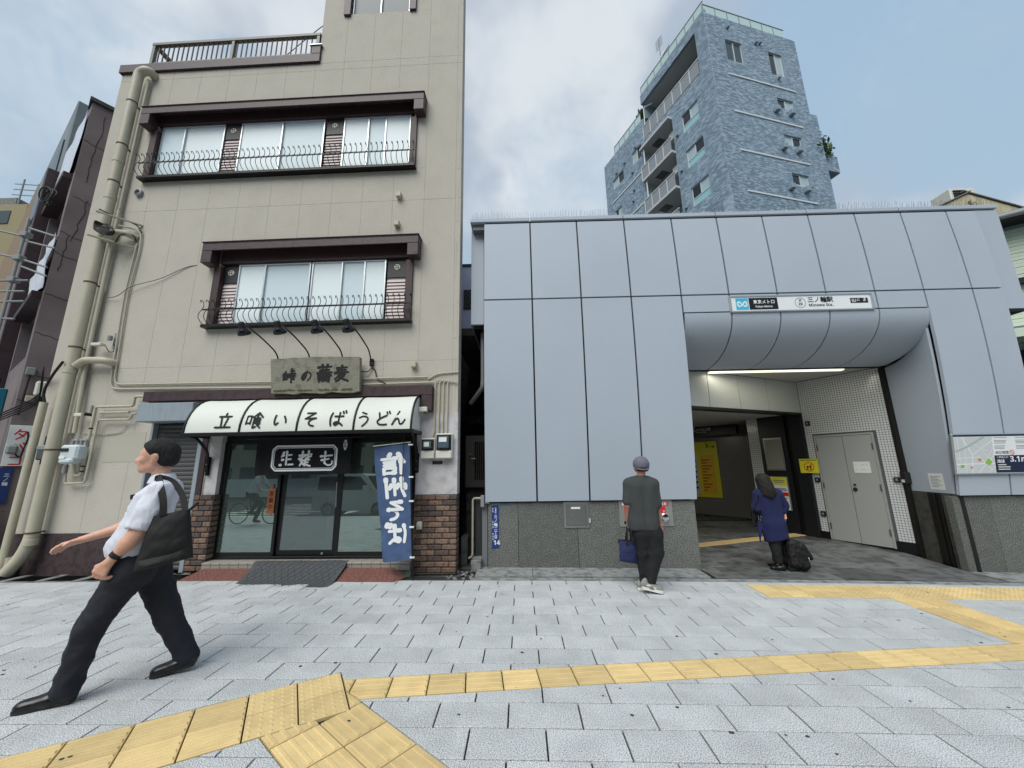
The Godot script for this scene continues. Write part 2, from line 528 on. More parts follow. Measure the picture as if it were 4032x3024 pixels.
func set_sky() -> void:
	var w := 1024
	var h := 512
	var im := Image.create(w, h, false, Image.FORMAT_RGBF)
	var big := FastNoiseLite.new()
	big.seed = 21; big.frequency = 0.9; big.fractal_octaves = 5; big.fractal_gain = 0.52; big.noise_type = FastNoiseLite.TYPE_SIMPLEX_SMOOTH
	big.domain_warp_enabled = true; big.domain_warp_amplitude = 0.35; big.domain_warp_frequency = 0.8
	var puff := FastNoiseLite.new()
	puff.seed = 5; puff.frequency = 2.1; puff.fractal_octaves = 5; puff.noise_type = FastNoiseLite.TYPE_SIMPLEX_SMOOTH
	var clear_low := Color(0.44, 0.58, 0.71)
	var clear_high := Color(0.37, 0.53, 0.70)
	var grey := Color(0.46, 0.525, 0.62)
	var white := Color(0.78, 0.825, 0.87)
	# the bank of brighter, thinner cloud that the photograph shows over the gap between the buildings
	var bank := Vector3(0.03, 0.72, -0.74).normalized()
	for y in h:
		var up := PI * 0.5 - (y + 0.5) / h * PI
		if up < -0.03:
			im.fill_rect(Rect2i(0, y, w, h - y), Color(0.24, 0.25, 0.26))
			break
		var sy := sin(up)
		for x in w:
			var a := (x + 0.5) / w * TAU
			var d := Vector3(sin(a) * cos(up), sy, -cos(a) * cos(up))
			var q := Vector3(d.x, d.y * 0.5, d.z) / (maxf(d.y, 0.0) * 0.8 + 0.42)
			var m := big.get_noise_3d(q.x, q.y, q.z)
			var near_ := maxf(0.0, d.dot(bank))
			var cover := smoothstep(-0.22, 0.55, m * 1.1 + 0.55 * pow(near_, 7.0) - 0.02)
			var f := puff.get_noise_3d(q.x + 3.0, q.y, q.z)
			var lit := smoothstep(-0.30, 0.34, f + 0.2 * m)
			var c := clear_low.lerp(clear_high, smoothstep(0.0, 0.9, sy)).lerp(grey.lerp(white, lit), cover * 0.92)
			im.set_pixel(x, y, c)
	var pm := PanoramaSkyMaterial.new()
	pm.panorama = ImageTexture.create_from_image(im)
	var sky := Sky.new()
	sky.sky_material = pm
	var env := Environment.new()
	env.background_mode = Environment.BG_SKY
	env.sky = sky
	env.background_energy_multiplier = 0.44
	env.tonemap_mode = Environment.TONE_MAPPER_LINEAR
	env.tonemap_exposure = 2.2
	env.sdfgi_enabled = true
	env.ssao_enabled = true
	env.ssil_enabled = true
	var we := WorldEnvironment.new()
	we.name = "world_environment"
	we.environment = env
	add_child(we)
	var sun := DirectionalLight3D.new()
	sun.name = "sun"
	sun.light_energy = 0.5
	sun.light_angular_distance = 45.0
	sun.light_color = Color(1.0, 0.99, 0.965)
	sun.shadow_enabled = true
	sun.rotation = Vector3(deg_to_rad(-52.0), deg_to_rad(-24.0), 0.0)
	add_child(sun)

func make_materials() -> void:
	var speck := noise_tex(0.20, 3, [[0.0, 0.42], [0.36, 0.66], [0.48, 0.88], [0.62, 1.0], [1.0, 1.0]], 512, 3)
	var speck_b := noise_tex(0.14, 8, [[0.0, 0.40], [0.38, 0.60], [0.5, 0.80], [0.64, 1.0], [1.0, 1.0]], 512, 3)
	var fine := noise_tex(0.30, 4, [[0.0, 0.8], [1.0, 1.0]], 512, 2)
	var soft := noise_tex(0.012, 11, [[0.0, 0.80], [0.45, 0.93], [1.0, 1.0]], 512, 5)
	var mild := noise_tex(0.02, 15, [[0.0, 0.92], [0.4, 0.97], [0.6, 1.0], [1.0, 1.0]], 512, 5)
	var blot := noise_tex(0.02, 14, [[0.0, 0.62], [0.35, 0.86], [0.55, 1.0], [1.0, 1.0]], 512, 5)
	var rough_h := noise_tex(0.10, 9, [[0.0, 0.0], [1.0, 1.0]], 512, 4)
	var stucco_h := noise_tex(0.055, 12, [[0.0, 0.0], [0.4, 0.25], [0.7, 1.0], [1.0, 1.0]], 512, 3)
	var streak := noise_tex(0.02, 17, [[0.0, 0.935], [0.4, 0.98], [0.6, 1.0], [1.0, 1.0]], 512, 5)
	for k in 5:
		var tone: float = [0.795, 0.805, 0.815, 0.825, 0.785][k]
		layer(grained("paver_%d" % k, Color(tone * 1.0, tone * 1.015, tone * 1.02), 0.75, speck, 1.1, true, rough_h, 0.10), mild, 0.23)
	flat("joint", Color(0.13, 0.13, 0.13), 0.95)
	for k in 3:
		var f: float = [1.0, 0.96, 0.92][k]
		layer(grained("tactile_%d" % k, Color(0.905 * f, 0.795 * f, 0.565 * f), 0.7, noise_tex(0.25, 31, [[0.0, 0.75], [0.5, 0.95], [1.0, 1.0]], 256, 3), 3.0, true, rough_h, 0.08), mild, 0.4)
	layer(grained("concrete", Color(0.56, 0.565, 0.55), 0.9, speck, 1.5, true, rough_h, 0.15), blot, 0.5)
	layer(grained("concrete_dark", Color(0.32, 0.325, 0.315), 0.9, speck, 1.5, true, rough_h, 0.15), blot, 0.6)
	layer(grained("kerb_stone", Color(0.60, 0.615, 0.61), 0.8, speck, 1.8, true, rough_h, 0.1), blot, 0.5)
	for k in 5:
		var tone: float = [0.38, 0.43, 0.48, 0.45, 0.35][k]
		layer(grained("floor_%d" % k, Color(tone * 0.98, tone, tone), 0.5, speck, 2.0, true), blot, 0.4)
	layer(grained("asphalt", Color(0.24, 0.245, 0.25), 0.9, speck_b, 2.5, true, rough_h, 0.3), soft, 0.1)
	flat("road_paint", Color(0.80, 0.80, 0.78), 0.7)
	# shop building
	layer(grained("stucco", Color(0.80, 0.776, 0.725), 0.9, fine, 1.6, true, stucco_h, 0.35), noise_tex(0.02, 16, [[0.0, 0.965], [0.5, 0.99], [1.0, 1.0]], 256, 5), 0.30)
	layer(grained("stucco_white", Color(0.87, 0.855, 0.86), 0.85, fine, 1.6, true, stucco_h, 0.35), soft, 0.7)
	layer(grained("mauve_base", Color(0.285, 0.225, 0.235), 0.85, fine, 1.6, true, stucco_h, 0.3), blot, 0.7)
	layer(grained("maroon", Color(0.265, 0.185, 0.20), 0.55, fine, 1.2, true), blot, 0.8)
	layer(grained("maroon_worn", Color(0.235, 0.15, 0.155), 0.6, blot, 2.6, true), streak, Vector3(0.8, 0.3, 0.8))
	flat("black_iron", Color(0.06, 0.058, 0.06), 0.45, 0.3)
	flat("black_frame", Color(0.045, 0.047, 0.05), 0.4, 0.2)
	flat("alu", Color(0.72, 0.74, 0.75), 0.35, 0.75)
	flat("alu_white", Color(0.78, 0.80, 0.81), 0.45, 0.2)
	flat("steel", Color(0.62, 0.63, 0.63), 0.3, 0.85)
	layer(grained("pipe_beige", Color(0.76, 0.735, 0.65), 0.55, fine, 1.0, true), streak, Vector3(0.9, 0.25, 0.9))
	flat("rust", Color(0.36, 0.27, 0.20), 0.9)
	layer(grained("box_grey", Color(0.60, 0.645, 0.675), 0.5, fine, 1.0, true), streak, Vector3(1.2, 0.3, 1.2))
	flat("shutter", Color(0.30, 0.30, 0.30), 0.6, 0.15)
	flat("white_plastic", Color(0.80, 0.79, 0.75), 0.45)
	flat("grey_plastic", Color(0.50, 0.51, 0.51), 0.5)
	flat("dark_plastic", Color(0.10, 0.10, 0.105), 0.5)
	flat("cable_black", Color(0.035, 0.035, 0.037), 0.6)
	flat("ink_black", Color(0.05, 0.05, 0.05), 0.8)
	flat("ink_white", Color(0.86, 0.87, 0.87), 0.8)
	for k in 6:
		var c: Color = [Color(0.47, 0.385, 0.335), Color(0.54, 0.44, 0.375), Color(0.41, 0.34, 0.305), Color(0.50, 0.39, 0.335), Color(0.37, 0.32, 0.30), Color(0.58, 0.48, 0.41)][k]
		layer(grained("brick_%d" % k, c, 0.85, fine, 2.2, true, rough_h, 0.5), blot, 1.6)
	flat("mortar", Color(0.20, 0.185, 0.175), 0.95)
	var gl := flat("glass_shop", Color(0.55, 0.62, 0.60, 0.10), 0.01, 0.85)
	gl.transparency = BaseMaterial3D.TRANSPARENCY_ALPHA
	gl = flat("glass_door", Color(0.45, 0.50, 0.50, 0.05), 0.015, 0.6)
	gl.transparency = BaseMaterial3D.TRANSPARENCY_ALPHA
	flat("glass_frost", Color(0.88, 0.92, 0.93), 0.12, 0.0)
	flat("glass_frost_b", Color(0.80, 0.86, 0.88), 0.10, 0.0)
	flat("glass_dark", Color(0.07, 0.085, 0.095), 0.05, 0.0)
	flat("glass_mid", Color(0.27, 0.32, 0.34), 0.12, 0.0)
	for k in ["glass_frost", "glass_frost_b", "glass_mid"]:
		mats[k].roughness = 0.3
		mats[k].metallic_specular = 0.3
	# station
	layer(grained("panel_grey", Color(0.675, 0.715, 0.76), 0.62, noise_tex(0.35, 40, [[0.0, 0.93], [1.0, 1.0]], 256, 2), 3.0, true, rough_h, 0.012), noise_tex(0.006, 41, [[0.0, 0.97], [0.5, 0.99], [1.0, 1.0]], 512, 4), 0.12)
	flat("joint_black", Color(0.022, 0.022, 0.025), 0.6)
	for k in 3:
		var tone: float = [1.0, 0.93, 1.06][k]
		layer(grained("granite_%d" % k, Color(0.50 * tone, 0.51 * tone, 0.49 * tone), 0.5, speck_b, 0.75, true, rough_h, 0.04), mild, 0.6)
	layer(grained("granite_rough", Color(0.36, 0.355, 0.33), 0.7, speck_b, 1.25, true, rough_h, 0.3), blot, 0.6)
	flat("dark_steel", Color(0.15, 0.16, 0.17), 0.35, 0.5)
	flat("bronze_dark", Color(0.12, 0.115, 0.11), 0.45, 0.4)
	flat("white_panel", Color(0.70, 0.715, 0.70), 0.4)
	flat("ceiling", Color(0.68, 0.68, 0.66), 0.8)
	flat("door_grey", Color(0.60, 0.61, 0.60), 0.45)
	flat("tile_white", Color(0.80, 0.81, 0.81), 0.18)
	flat("tile_grey", Color(0.50, 0.50, 0.495), 0.25)
	flat("grout", Color(0.32, 0.325, 0.33), 0.9)
	flat("skirting", Color(0.05, 0.052, 0.055), 0.4)
	flat("sign_face", Color(0.86, 0.875, 0.88), 0.35)
	flat("sign_black", Color(0.05, 0.052, 0.07), 0.4)
	flat("sign_cyan", Color(0.25, 0.68, 0.82), 0.4)
	flat("navy", Color(0.07, 0.11, 0.24), 0.5)
	flat("plate_blue", Color(0.09, 0.19, 0.44), 0.45)
	flat("notice_yellow", Color(0.83, 0.80, 0.16), 0.5)
	flat("notice_orange", Color(0.88, 0.68, 0.12), 0.5)
	flat("paper", Color(0.84, 0.85, 0.83), 0.7)
	flat("red", Color(0.78, 0.10, 0.12), 0.45)
	flat("map_grey", Color(0.74, 0.76, 0.77), 0.5)
	flat("map_green", Color(0.50, 0.70, 0.25), 0.5)
	flat("map_sage", Color(0.62, 0.70, 0.62), 0.5)
	flat("map_orange", Color(0.78, 0.50, 0.30), 0.5)
	flat("text_grey", Color(0.42, 0.44, 0.46), 0.6)

# ---------------------------------------------------------------- pavement
func flat_poly(pts: Array) -> PackedVector2Array:
	# world x, z to the plane in which tiles are cut (y = -z)
	var p := PackedVector2Array()
	for q in pts:
		p.append(Vector2(q.x, -q.y))
	if Geometry2D.is_polygon_clockwise(p):
		p.reverse()
	return p

func cut(poly: PackedVector2Array, holes: Array) -> Array:
	var have := [poly]
	for h in holes:
		var next := []
		for p in have:
			for q in Geometry2D.clip_polygons(p, h):
				if not Geometry2D.is_polygon_clockwise(q):
					next.append(q)
		have = next
	return have

func area(p: PackedVector2Array) -> float:
	var s := 0.0
	for i in p.size():
		var a := p[i]; var b := p[(i + 1) % p.size()]
		s += a.x * b.y - b.x * a.y
	return absf(s) * 0.5

const LIE := Basis(Vector3(1, 0, 0), Vector3(0, 0, -1), Vector3(0, 1, 0))   # x, y of a cut tile to x, -z; its thickness upwards

func tile_geo(g: Geo, poly: PackedVector2Array, thick: float, ch: float, xf: Transform3D) -> void:
	var top := Geometry2D.offset_polygon(poly, -ch, Geometry2D.JOIN_MITER)
	if top.size() == 1 and top[0].size() == poly.size():
		var up: PackedVector2Array = top[0]
		var start := 0
		for i in up.size():
			if up[i].distance_to(poly[0]) < up[start].distance_to(poly[0]):
				start = i
		g.plate(up, 0.0, xf)
		var mid2 := Vector2.ZERO
		for p in poly: mid2 += p / poly.size()
		var mid := xf * Vector3(mid2.x, mid2.y, -thick)
		for i in poly.size():
			var j := (i + 1) % poly.size()
			var a := poly[i]; var b := poly[j]
			var c := up[(start + i) % up.size()]; var d := up[(start + j) % up.size()]
			g.face([xf * Vector3(a.x, a.y, -ch), xf * Vector3(b.x, b.y, -ch), xf * Vector3(d.x, d.y, 0), xf * Vector3(c.x, c.y, 0)], mid)
			g.face([xf * Vector3(a.x, a.y, -thick), xf * Vector3(b.x, b.y, -thick), xf * Vector3(b.x, b.y, -ch), xf * Vector3(a.x, a.y, -ch)], mid)
	else:
		g.prism(poly, -thick, 0.0, xf)

func rest(x: float, z: float, lift := 0.0) -> Transform3D:
	# a frame lying on the pavement at x, z
	var s := -0.012 - 0.002 * x
	return Transform3D(Basis(Vector3.BACK, atan(s)), Vector3(x, gy(x) + lift, z))

func build_ground() -> void:
	var g := bx(V(-250, -0.6, -300), V(250, -0.36, 250))
	ground_part("ground", g, mats["concrete_dark"])
	# tactile strips: far edge origin, direction along, direction across towards the viewer, number along, number across, tile size along and across, dotted tiles at the start
	var strips := []
	var ua := Vector2(1, -0.122).normalized(); var va := Vector2(0.122, 1).normalized()
	var ub := Vector2(-0.857, 0.515).normalized(); var vb := Vector2(0.515, 0.857).normalized()
	var uc := Vector2(0.78, 0.62).normalized(); var vc := Vector2(-0.62, 0.78).normalized()
	strips.append([Vector2(-1.447, -3.344), ub, vb, 11, 2, 0.298, 0.271, 2])
	strips.append([Vector2(-0.881, -2.773) - uc * 0.618, uc, vc, 8, 2, 0.309, 0.283, 0])
	strips.append([Vector2(-1.56, -3.221), ua, va, 32, 1, 0.277, 0.268, 0])
	strips.append([Vector2(3.0, -5.62), Vector2(1, 0), Vector2(0, 1), 20, 2, 0.289, 0.245, 99])
	strips.append([Vector2(5.058, -5.13), Vector2(0, 1), Vector2(-1, 0), 6, 2, 0.29, 0.303, 0])
	var outlines := []
	var bare := []
	for s in strips:
		var a: Vector2 = s[0]; var u: Vector2 = s[1] * s[3] * s[5]; var v: Vector2 = s[2] * s[4] * s[6]
		var p := flat_poly([a, a + u, a + u + v, a + v])
		bare.append(p)
		outlines.append(Geometry2D.offset_polygon(p, 0.007, Geometry2D.JOIN_MITER)[0])
	# each strip is cut where an earlier one lies
	var tactile := structure("tactile_paving")
	for si in strips.size():
		var s: Array = strips[si]
		var before := outlines.slice(0, si)
		for i in s[3]:
			for j in s[4]:
				var o: Vector2 = s[0] + s[1] * (i * s[5]) + s[2] * (j * s[6])
				var mid: Vector2 = o + s[1] * s[5] * 0.5 + s[2] * s[6] * 0.5
				if mid.y > -1.6 or absf(mid.x) > -mid.y * 1.5 + 0.7:
					continue
				var e := 0.0045
				var rect := flat_poly([o + (s[1] + s[2]) * e, o + s[1] * (s[5] - e) + s[2] * e, o + s[1] * (s[5] - e) + s[2] * (s[6] - e), o + s[1] * e + s[2] * (s[6] - e)])
				var tg := Geo.new()
				var at := rest(mid.x, mid.y, 0.0015 + rng.randf_range(-0.001, 0.001))
				var here := Transform3D(LIE, Vector3.ZERO) * Transform3D(Basis(), Vector3(-mid.x, mid.y, 0))
				var any := false
				for q in cut(rect, before):
					if area(q) > 0.002:
						tile_geo(tg, q, 0.03, 0.003, here)
						any = true
				if not any:
					continue
				var dots: bool = i < s[7]
				if dots:
					for a in 5:
						for b in 5:
							var c: Vector2 = o + s[1] * (s[5] * (a + 0.5) / 5.0) + s[2] * (s[6] * (b + 0.5) / 5.0)
							var inside := true
							for h in before:
								if Geometry2D.is_point_in_polygon(Vector2(c.x, -c.y), h): inside = false
							if inside:
								tg.lathe([Vector2(0.0135, 0.0), Vector2(0.008, 0.0048), Vector2(0.0, 0.005)], Transform3D(Basis(), Vector3(c.x - mid.x, 0, c.y - mid.y)), 6)
				else:
					for b in 4:
						var c: Vector2 = o + s[2] * (s[6] * (b + 0.5) / 4.0)
						var low := flat_poly([c + s[1] * 0.012 - s[2] * 0.014, c + s[1] * (s[5] - 0.012) - s[2] * 0.014, c + s[1] * (s[5] - 0.012) + s[2] * 0.014, c + s[1] * 0.012 + s[2] * 0.014])
						for q in cut(low, before):
							if area(q) > 0.0008:
								tile_geo(tg, q, 0.007, 0.0045, here.translated(Vector3(0, 0.0065, 0)))
				piece(tactile, "tactile_tile", tg.mesh(), mats["tactile_%d" % (rng.randi() % 3)], at)
	# granite paving stones in running bond, cut round the strips
	var pavement := structure("pavement")
	var bed := Geo.new()
	for i in 60:
		var x0 := -15.0 + i * 0.5
		bed.quad(V(x0, gy(x0) - 0.018, 2.0), V(x0 + 0.5, gy(x0 + 0.5) - 0.018, 2.0), V(x0 + 0.5, gy(x0 + 0.5) - 0.018, -5.95), V(x0, gy(x0) - 0.018, -5.95))
	part(pavement, "joint_bed", bed, mats["joint"])
	var w := 0.467; var h := 0.2575; var j2 := 0.0052
	var whole := PackedVector2Array([Vector2(-w / 2 + j2, -h / 2 + j2), Vector2(w / 2 - j2, -h / 2 + j2), Vector2(w / 2 - j2, h / 2 - j2), Vector2(-w / 2 + j2, h / 2 - j2)])
	var wg := Geo.new()
	tile_geo(wg, whole, 0.03, 0.0025, Transform3D(LIE, Vector3.ZERO))
	var whole_mesh := wg.mesh()
	var list := []
	var far := Geo.new()
	var limit := flat_poly([Vector2(-15, -5.72), Vector2(15, -5.72), Vector2(15, 2.0), Vector2(-15, 2.0)])
	for r in range(-11, 19):
		var zc := -2.851 + r * h
		var off := 0.0 if r % 2 == 0 else 0.5
		for k in range(-30, 31):
			var xc := 0.1215 + (k + off) * w
			var rect := PackedVector2Array()
			for p in whole: rect.append(p + Vector2(xc, -zc))
			var clipped := false
			var polys := [rect]
			if zc < -5.5 or zc > 1.8:
				polys = Geometry2D.intersect_polygons(rect, limit)
				clipped = true
			for o in outlines:
				if Geometry2D.intersect_polygons(rect, o).size() > 0:
					clipped = true
			if clipped:
				var all := []
				for p in polys: all.append_array(cut(p, outlines))
				polys = all
			var seen := zc < -1.9 and absf(xc) < -zc * 1.42 + 0.5
			for p in polys:
				if area(p) < 0.0015:
					continue
				list.append([area(p) / maxf(0.3, -zc) ** 3 if seen else 0.0, xc, zc, p, clipped])
	list.sort_custom(func(a, b): return a[0] > b[0])
	for i in list.size():
		var e: Array = list[i]
		var at := rest(e[1], e[2], rng.randf_range(-0.0012, 0.0012))
		at.basis = at.basis * Basis(Vector3(1, 0, 0), rng.randf_range(-0.003, 0.003)) * Basis(Vector3(0, 0, 1), rng.randf_range(-0.002, 0.002))
		var here := Transform3D(LIE, Vector3.ZERO) * Transform3D(Basis(), Vector3(-e[1], e[2], 0))
		if i < 300 and e[0] > 0.0:
			if e[4]:
				var pg := Geo.new()
				tile_geo(pg, e[3], 0.03, 0.0025, here)
				piece(pavement, "paving_stone", pg.mesh(), mats["paver_%d" % (rng.randi() % 5)], at)
			else:
				piece(pavement, "paving_stone", whole_mesh, mats["paver_%d" % (rng.randi() % 5)], at)
		else:
			tile_geo(far, e[3], 0.012, 0.0025, at * here)
	part(pavement, "paving_stones_beyond", far, mats["paver_1"]).set_meta("kind", "stuff")
	# spots of old chewing gum trodden into the stones
	var gum := Geo.new()
	for i in 70:
		var z := rng.randf_range(-5.6, -2.4)
		var x := rng.randf_range(-1.35, 1.35) * -z
		var rr := rng.randf_range(0.008, 0.017)
		var lo := PackedVector2Array()
		for a in 8: lo.append(Vector2(cos(TAU * a / 8), sin(TAU * a / 8) * 0.8) * rr * rng.randf_range(0.8, 1.15))
		gum.plate(lo, 0.0035, rest(x, z) * Transform3D(LIE, Vector3.ZERO))
	part(pavement, "gum_spots", gum, flat("gum", Color(0.22, 0.22, 0.22), 0.8)).set_meta("kind", "stuff")
	build_edges()

func warped(lo: Vector2, hi: Vector2, hf: Callable, thick: float, ch := 0.003) -> Geo:
	# a slab whose corners follow a height function; lo, hi are x and z
	var g := Geo.new()
	var c := [Vector2(lo.x, hi.y), Vector2(hi.x, hi.y), Vector2(hi.x, lo.y), Vector2(lo.x, lo.y)]
	var inn := [Vector2(lo.x + ch, hi.y - ch), Vector2(hi.x - ch, hi.y - ch), Vector2(hi.x - ch, lo.y + ch), Vector2(lo.x + ch, lo.y + ch)]
	var P := func(q: Vector2, d: float) -> Vector3: return Vector3(q.x, hf.call(q.x, q.y) - d, q.y)
	var mid := V((lo.x + hi.x) / 2, hf.call((lo.x + hi.x) / 2, (lo.y + hi.y) / 2) - thick, (lo.y + hi.y) / 2)
	g.face([P.call(inn[0], 0.0), P.call(inn[1], 0.0), P.call(inn[2], 0.0), P.call(inn[3], 0.0)], mid)
	for i in 4:
		var j := (i + 1) % 4
		g.face([P.call(c[i], ch), P.call(c[j], ch), P.call(inn[j], 0.0), P.call(inn[i], 0.0)], mid)
		g.face([P.call(c[i], thick), P.call(c[j], thick), P.call(c[j], ch), P.call(c[i], ch)], mid)
	return g

func floor_y(x: float, z: float) -> float:
	return lerpf(gy(x), -0.025, smoothstep(0.0, 1.0, clampf((-5.95 - z) / 2.7, 0.0, 1.0)))

func build_edges() -> void:
	# the strip of stone and the slot drain along the station front, the apron of slabs behind it, and the entrance floor
	var kerb := structure("station_kerb")
	part(kerb, "drain_bed", warped(Vector2(-0.78, -6.4), Vector2(10.5, -5.72), func(x, z): return gy(clampf(x, -9, 9)) - 0.02, 0.1, 0.0), mats["joint_black"])
	for i in 13:
		var x := -0.75 + i * 0.86
		part(kerb, "kerb_stone", warped(Vector2(x + 0.003, -5.845), Vector2(x + 0.857, -5.728), func(a, b): return gy(a) + 0.004, 0.06), mats["kerb_stone"])
	part(kerb, "drain_lip", warped(Vector2(-0.75, -5.885), Vector2(10.4, -5.852), func(a, b): return gy(a) - 0.006, 0.06, 0.001), mats["dark_steel"])
	var hf := func(a, b): return gy(a) + 0.012
	for i in 4:
		var x := -0.70 + i * 0.845
		part(kerb, "apron_slab", warped(Vector2(x + 0.003, -6.40), Vector2(minf(x + 0.842, 2.74), -5.90), hf, 0.06), mats["kerb_stone"])
	for i in 4:
		var x := 6.80 + i * 0.9
		part(kerb, "apron_slab", warped(Vector2(x + 0.003, -6.40), Vector2(x + 0.897, -5.90), hf, 0.06), mats["kerb_stone"])
	var fl := structure("entrance_floor")
	part(fl, "floor_bed", warped(Vector2(2.2, -16.0), Vector2(7.6, -8.6), func(a, b): return -0.055, 0.1, 0.0), mats["skirting"])
	part(fl, "floor_bed", warped(Vector2(2.2, -8.6), Vector2(7.6, -6.1), func(a, b): return floor_y(a, b) - 0.03, 0.1, 0.0), mats["skirting"])
	for r in 11:
		var z0 := -5.90 - 0.3 * r
		for k in range(-1, 11):
			var x0 := 2.755 + 0.45 * k + (0.0 if r % 2 == 0 else 0.225)
			var lo := maxf(x0, 2.75 if r < 2 else 2.3)
			var hi := minf(x0 + 0.45, 6.78 + maxf(0.0, r - 1) * 0.02)
			if hi - lo < 0.03:
				continue
			part(fl, "floor_tile", warped(Vector2(lo + 0.002, z0 - 0.298), Vector2(hi - 0.002, z0 - 0.002), floor_y, 0.04, 0.0015), mats["floor_%d" % ([0, 1, 2, 3, 4, 2, 3, 1, 2][rng.randi() % 9])])
	for r in 6:
		for k in 6:
			part(fl, "floor_slab", warped(Vector2(2.3 + k * 0.85 + 0.003, -10.0 - r), Vector2(2.3 + (k + 1) * 0.85, -9.206 - r if r > 0 else -9.206), floor_y, 0.03, 0.0015), mats["floor_%d" % ([0, 4, 1][rng.randi() % 3])])
	# concrete gutter along the shop with its iron grates
	var gut := structure("gutter")
	var hg := func(a, b): return gy(a) + 0.001
	part(gut, "gutter_strip", warped(Vector2(-14.0, -6.60), Vector2(-0.95, -5.728), func(a, b): return gy(a) - 0.03, 0.08, 0.0), mats["concrete_dark"])
	part(gut, "gutter_edge", warped(Vector2(-14.0, -5.79), Vector2(-4.95, -5.728), hg, 0.06), mats["concrete"])
	part(gut, "gutter_edge", warped(Vector2(-4.94, -5.80), Vector2(-0.76, -5.728), func(a, b): return gy(a) - 0.012, 0.04), mats["concrete_dark"])
	for i in 6:
		var x := -8.2 + i * 0.56
		part(gut, "gutter_cover", warped(Vector2(x, -6.12), Vector2(x + 0.12, -5.795), hg, 0.05), mats["concrete"])
		var gr := Geo.new()
		for k in 14:
			gr.box(V(x + 0.135 + k * 0.0295, gy(x) - 0.03, -6.09), V(x + 0.147 + k * 0.0295, gy(x) - 0.008, -5.83))
		for zz in [-6.09, -5.96, -5.84]:
			gr.box(V(x + 0.13, gy(x) - 0.028, zz - 0.006), V(x + 0.552, gy(x) - 0.012, zz + 0.006))
		part(gut, "drain_grate", gr, mats["black_iron"])
	# rubble of broken mortar at the shop's corner
	var rub := Geo.new()
	for i in 26:
		var p := V(rng.randf_range(-1.12, -0.72), 0, rng.randf_range(-6.25, -5.82))
		var s := rng.randf_range(0.008, 0.035)
		rub.box(V(-s, -s * 0.5, -s * 0.7), V(s, s * 0.5, s * 0.7), s * 0.3, Transform3D(Basis.from_euler(Vector3(rng.randf(), rng.randf() * 6.0, rng.randf())), p + V(0, gy(p.x) - 0.03 + s * 0.5, 0)))
	part(gut, "rubble", rub, mats["concrete"]).set_meta("kind", "stuff")

# ---------------------------------------------------------------- the noodle shop building (coordinates in its own frame: x to the right along the front, z out of the wall)
var shop: Node3D

func wall_with_openings(g: Geo, x0: float, x1: float, y0: float, y1: float, z0: float, z1: float, holes: Array) -> void:
	var xs := [x0, x1]
	var ys := [y0, y1]
	for h in holes:
		for k in 2:
			if h[k] > x0 and h[k] < x1 and not xs.has(h[k]): xs.append(h[k])
			if h[k + 2] > y0 and h[k + 2] < y1 and not ys.has(h[k + 2]): ys.append(h[k + 2])
	xs.sort(); ys.sort()
	for i in xs.size() - 1:
		var run := -1.0
		for j in ys.size():
			var free := false
			if j < ys.size() - 1:
				var cx: float = (xs[i] + xs[i + 1]) / 2
				var cy: float = (ys[j] + ys[j + 1]) / 2
				free = true
				for h in holes:
					if cx > h[0] and cx < h[1] and cy > h[2] and cy < h[3]: free = false
			if free and run < 0.0: run = ys[j]
			if not free and run >= 0.0:
				g.box(V(xs[i], run, z0), V(xs[i + 1], ys[j], z1))
				run = -1.0

func panels(parent: Node3D, xs: Array, ys: Array, holes: Array, m: Material) -> void:
	# wall panels between the seams, cut round the openings
	for i in xs.size() - 1:
		for j in ys.size() - 1:
			var rects := [[xs[i] + 0.001, xs[i + 1] - 0.001, ys[j] + 0.001, ys[j + 1] - 0.001]]
			for h in holes:
				var next := []
				for r in rects:
					if h[0] >= r[1] or h[1] <= r[0] or h[2] >= r[3] or h[3] <= r[2]:
						next.append(r)
						continue
					if h[3] < r[3]: next.append([r[0], r[1], h[3], r[3]])
					if h[2] > r[2]: next.append([r[0], r[1], r[2], h[2]])
					var lo := maxf(r[2], h[2]); var hi := minf(r[3], h[3])
					if h[0] > r[0]: next.append([r[0], h[0], lo, hi])
					if h[1] < r[1]: next.append([h[1], r[1], lo, hi])
				rects = next
			for r in rects:
				if r[1] - r[0] > 0.01 and r[3] - r[2] > 0.01:
					part(parent, "wall_panel", bx(V(r[0], r[2], -0.018), V(r[1], r[3], 0.0), 0.002), m)

func sash(parent: Node3D, x0: float, x1: float, y0: float, y1: float, z: float, mull: Array, bars: Material, glass: Array) -> void:
	# one window: a metal frame with its panes as children
	var g := Geo.new()
	var t := 0.028
	g.box(V(x0, y0, z - 0.02), V(x1, y0 + t * 1.3, z + 0.022), 0.003)
	g.box(V(x0, y1 - t, z - 0.02), V(x1, y1, z + 0.022), 0.003)
	var edges := [x0] + mull + [x1]
	for i in edges.size():
		var c: float = clampf(edges[i], x0 + t / 2, x1 - t / 2)
		g.box(V(c - t / 2, y0 + t * 1.3, z - 0.018), V(c + t / 2, y1 - t, z + (0.026 if i % 2 == 1 else 0.018)), 0.003)
	var w := part(parent, "window", g, bars)
	for i in edges.size() - 1:
		part(w, "pane", bx(V(edges[i] + t / 2, y0 + t * 1.3, z - 0.006 - 0.01 * (i % 2)), V(edges[i + 1] - t / 2, y1 - t, z - 0.001 - 0.01 * (i % 2))), glass[i % glass.size()])

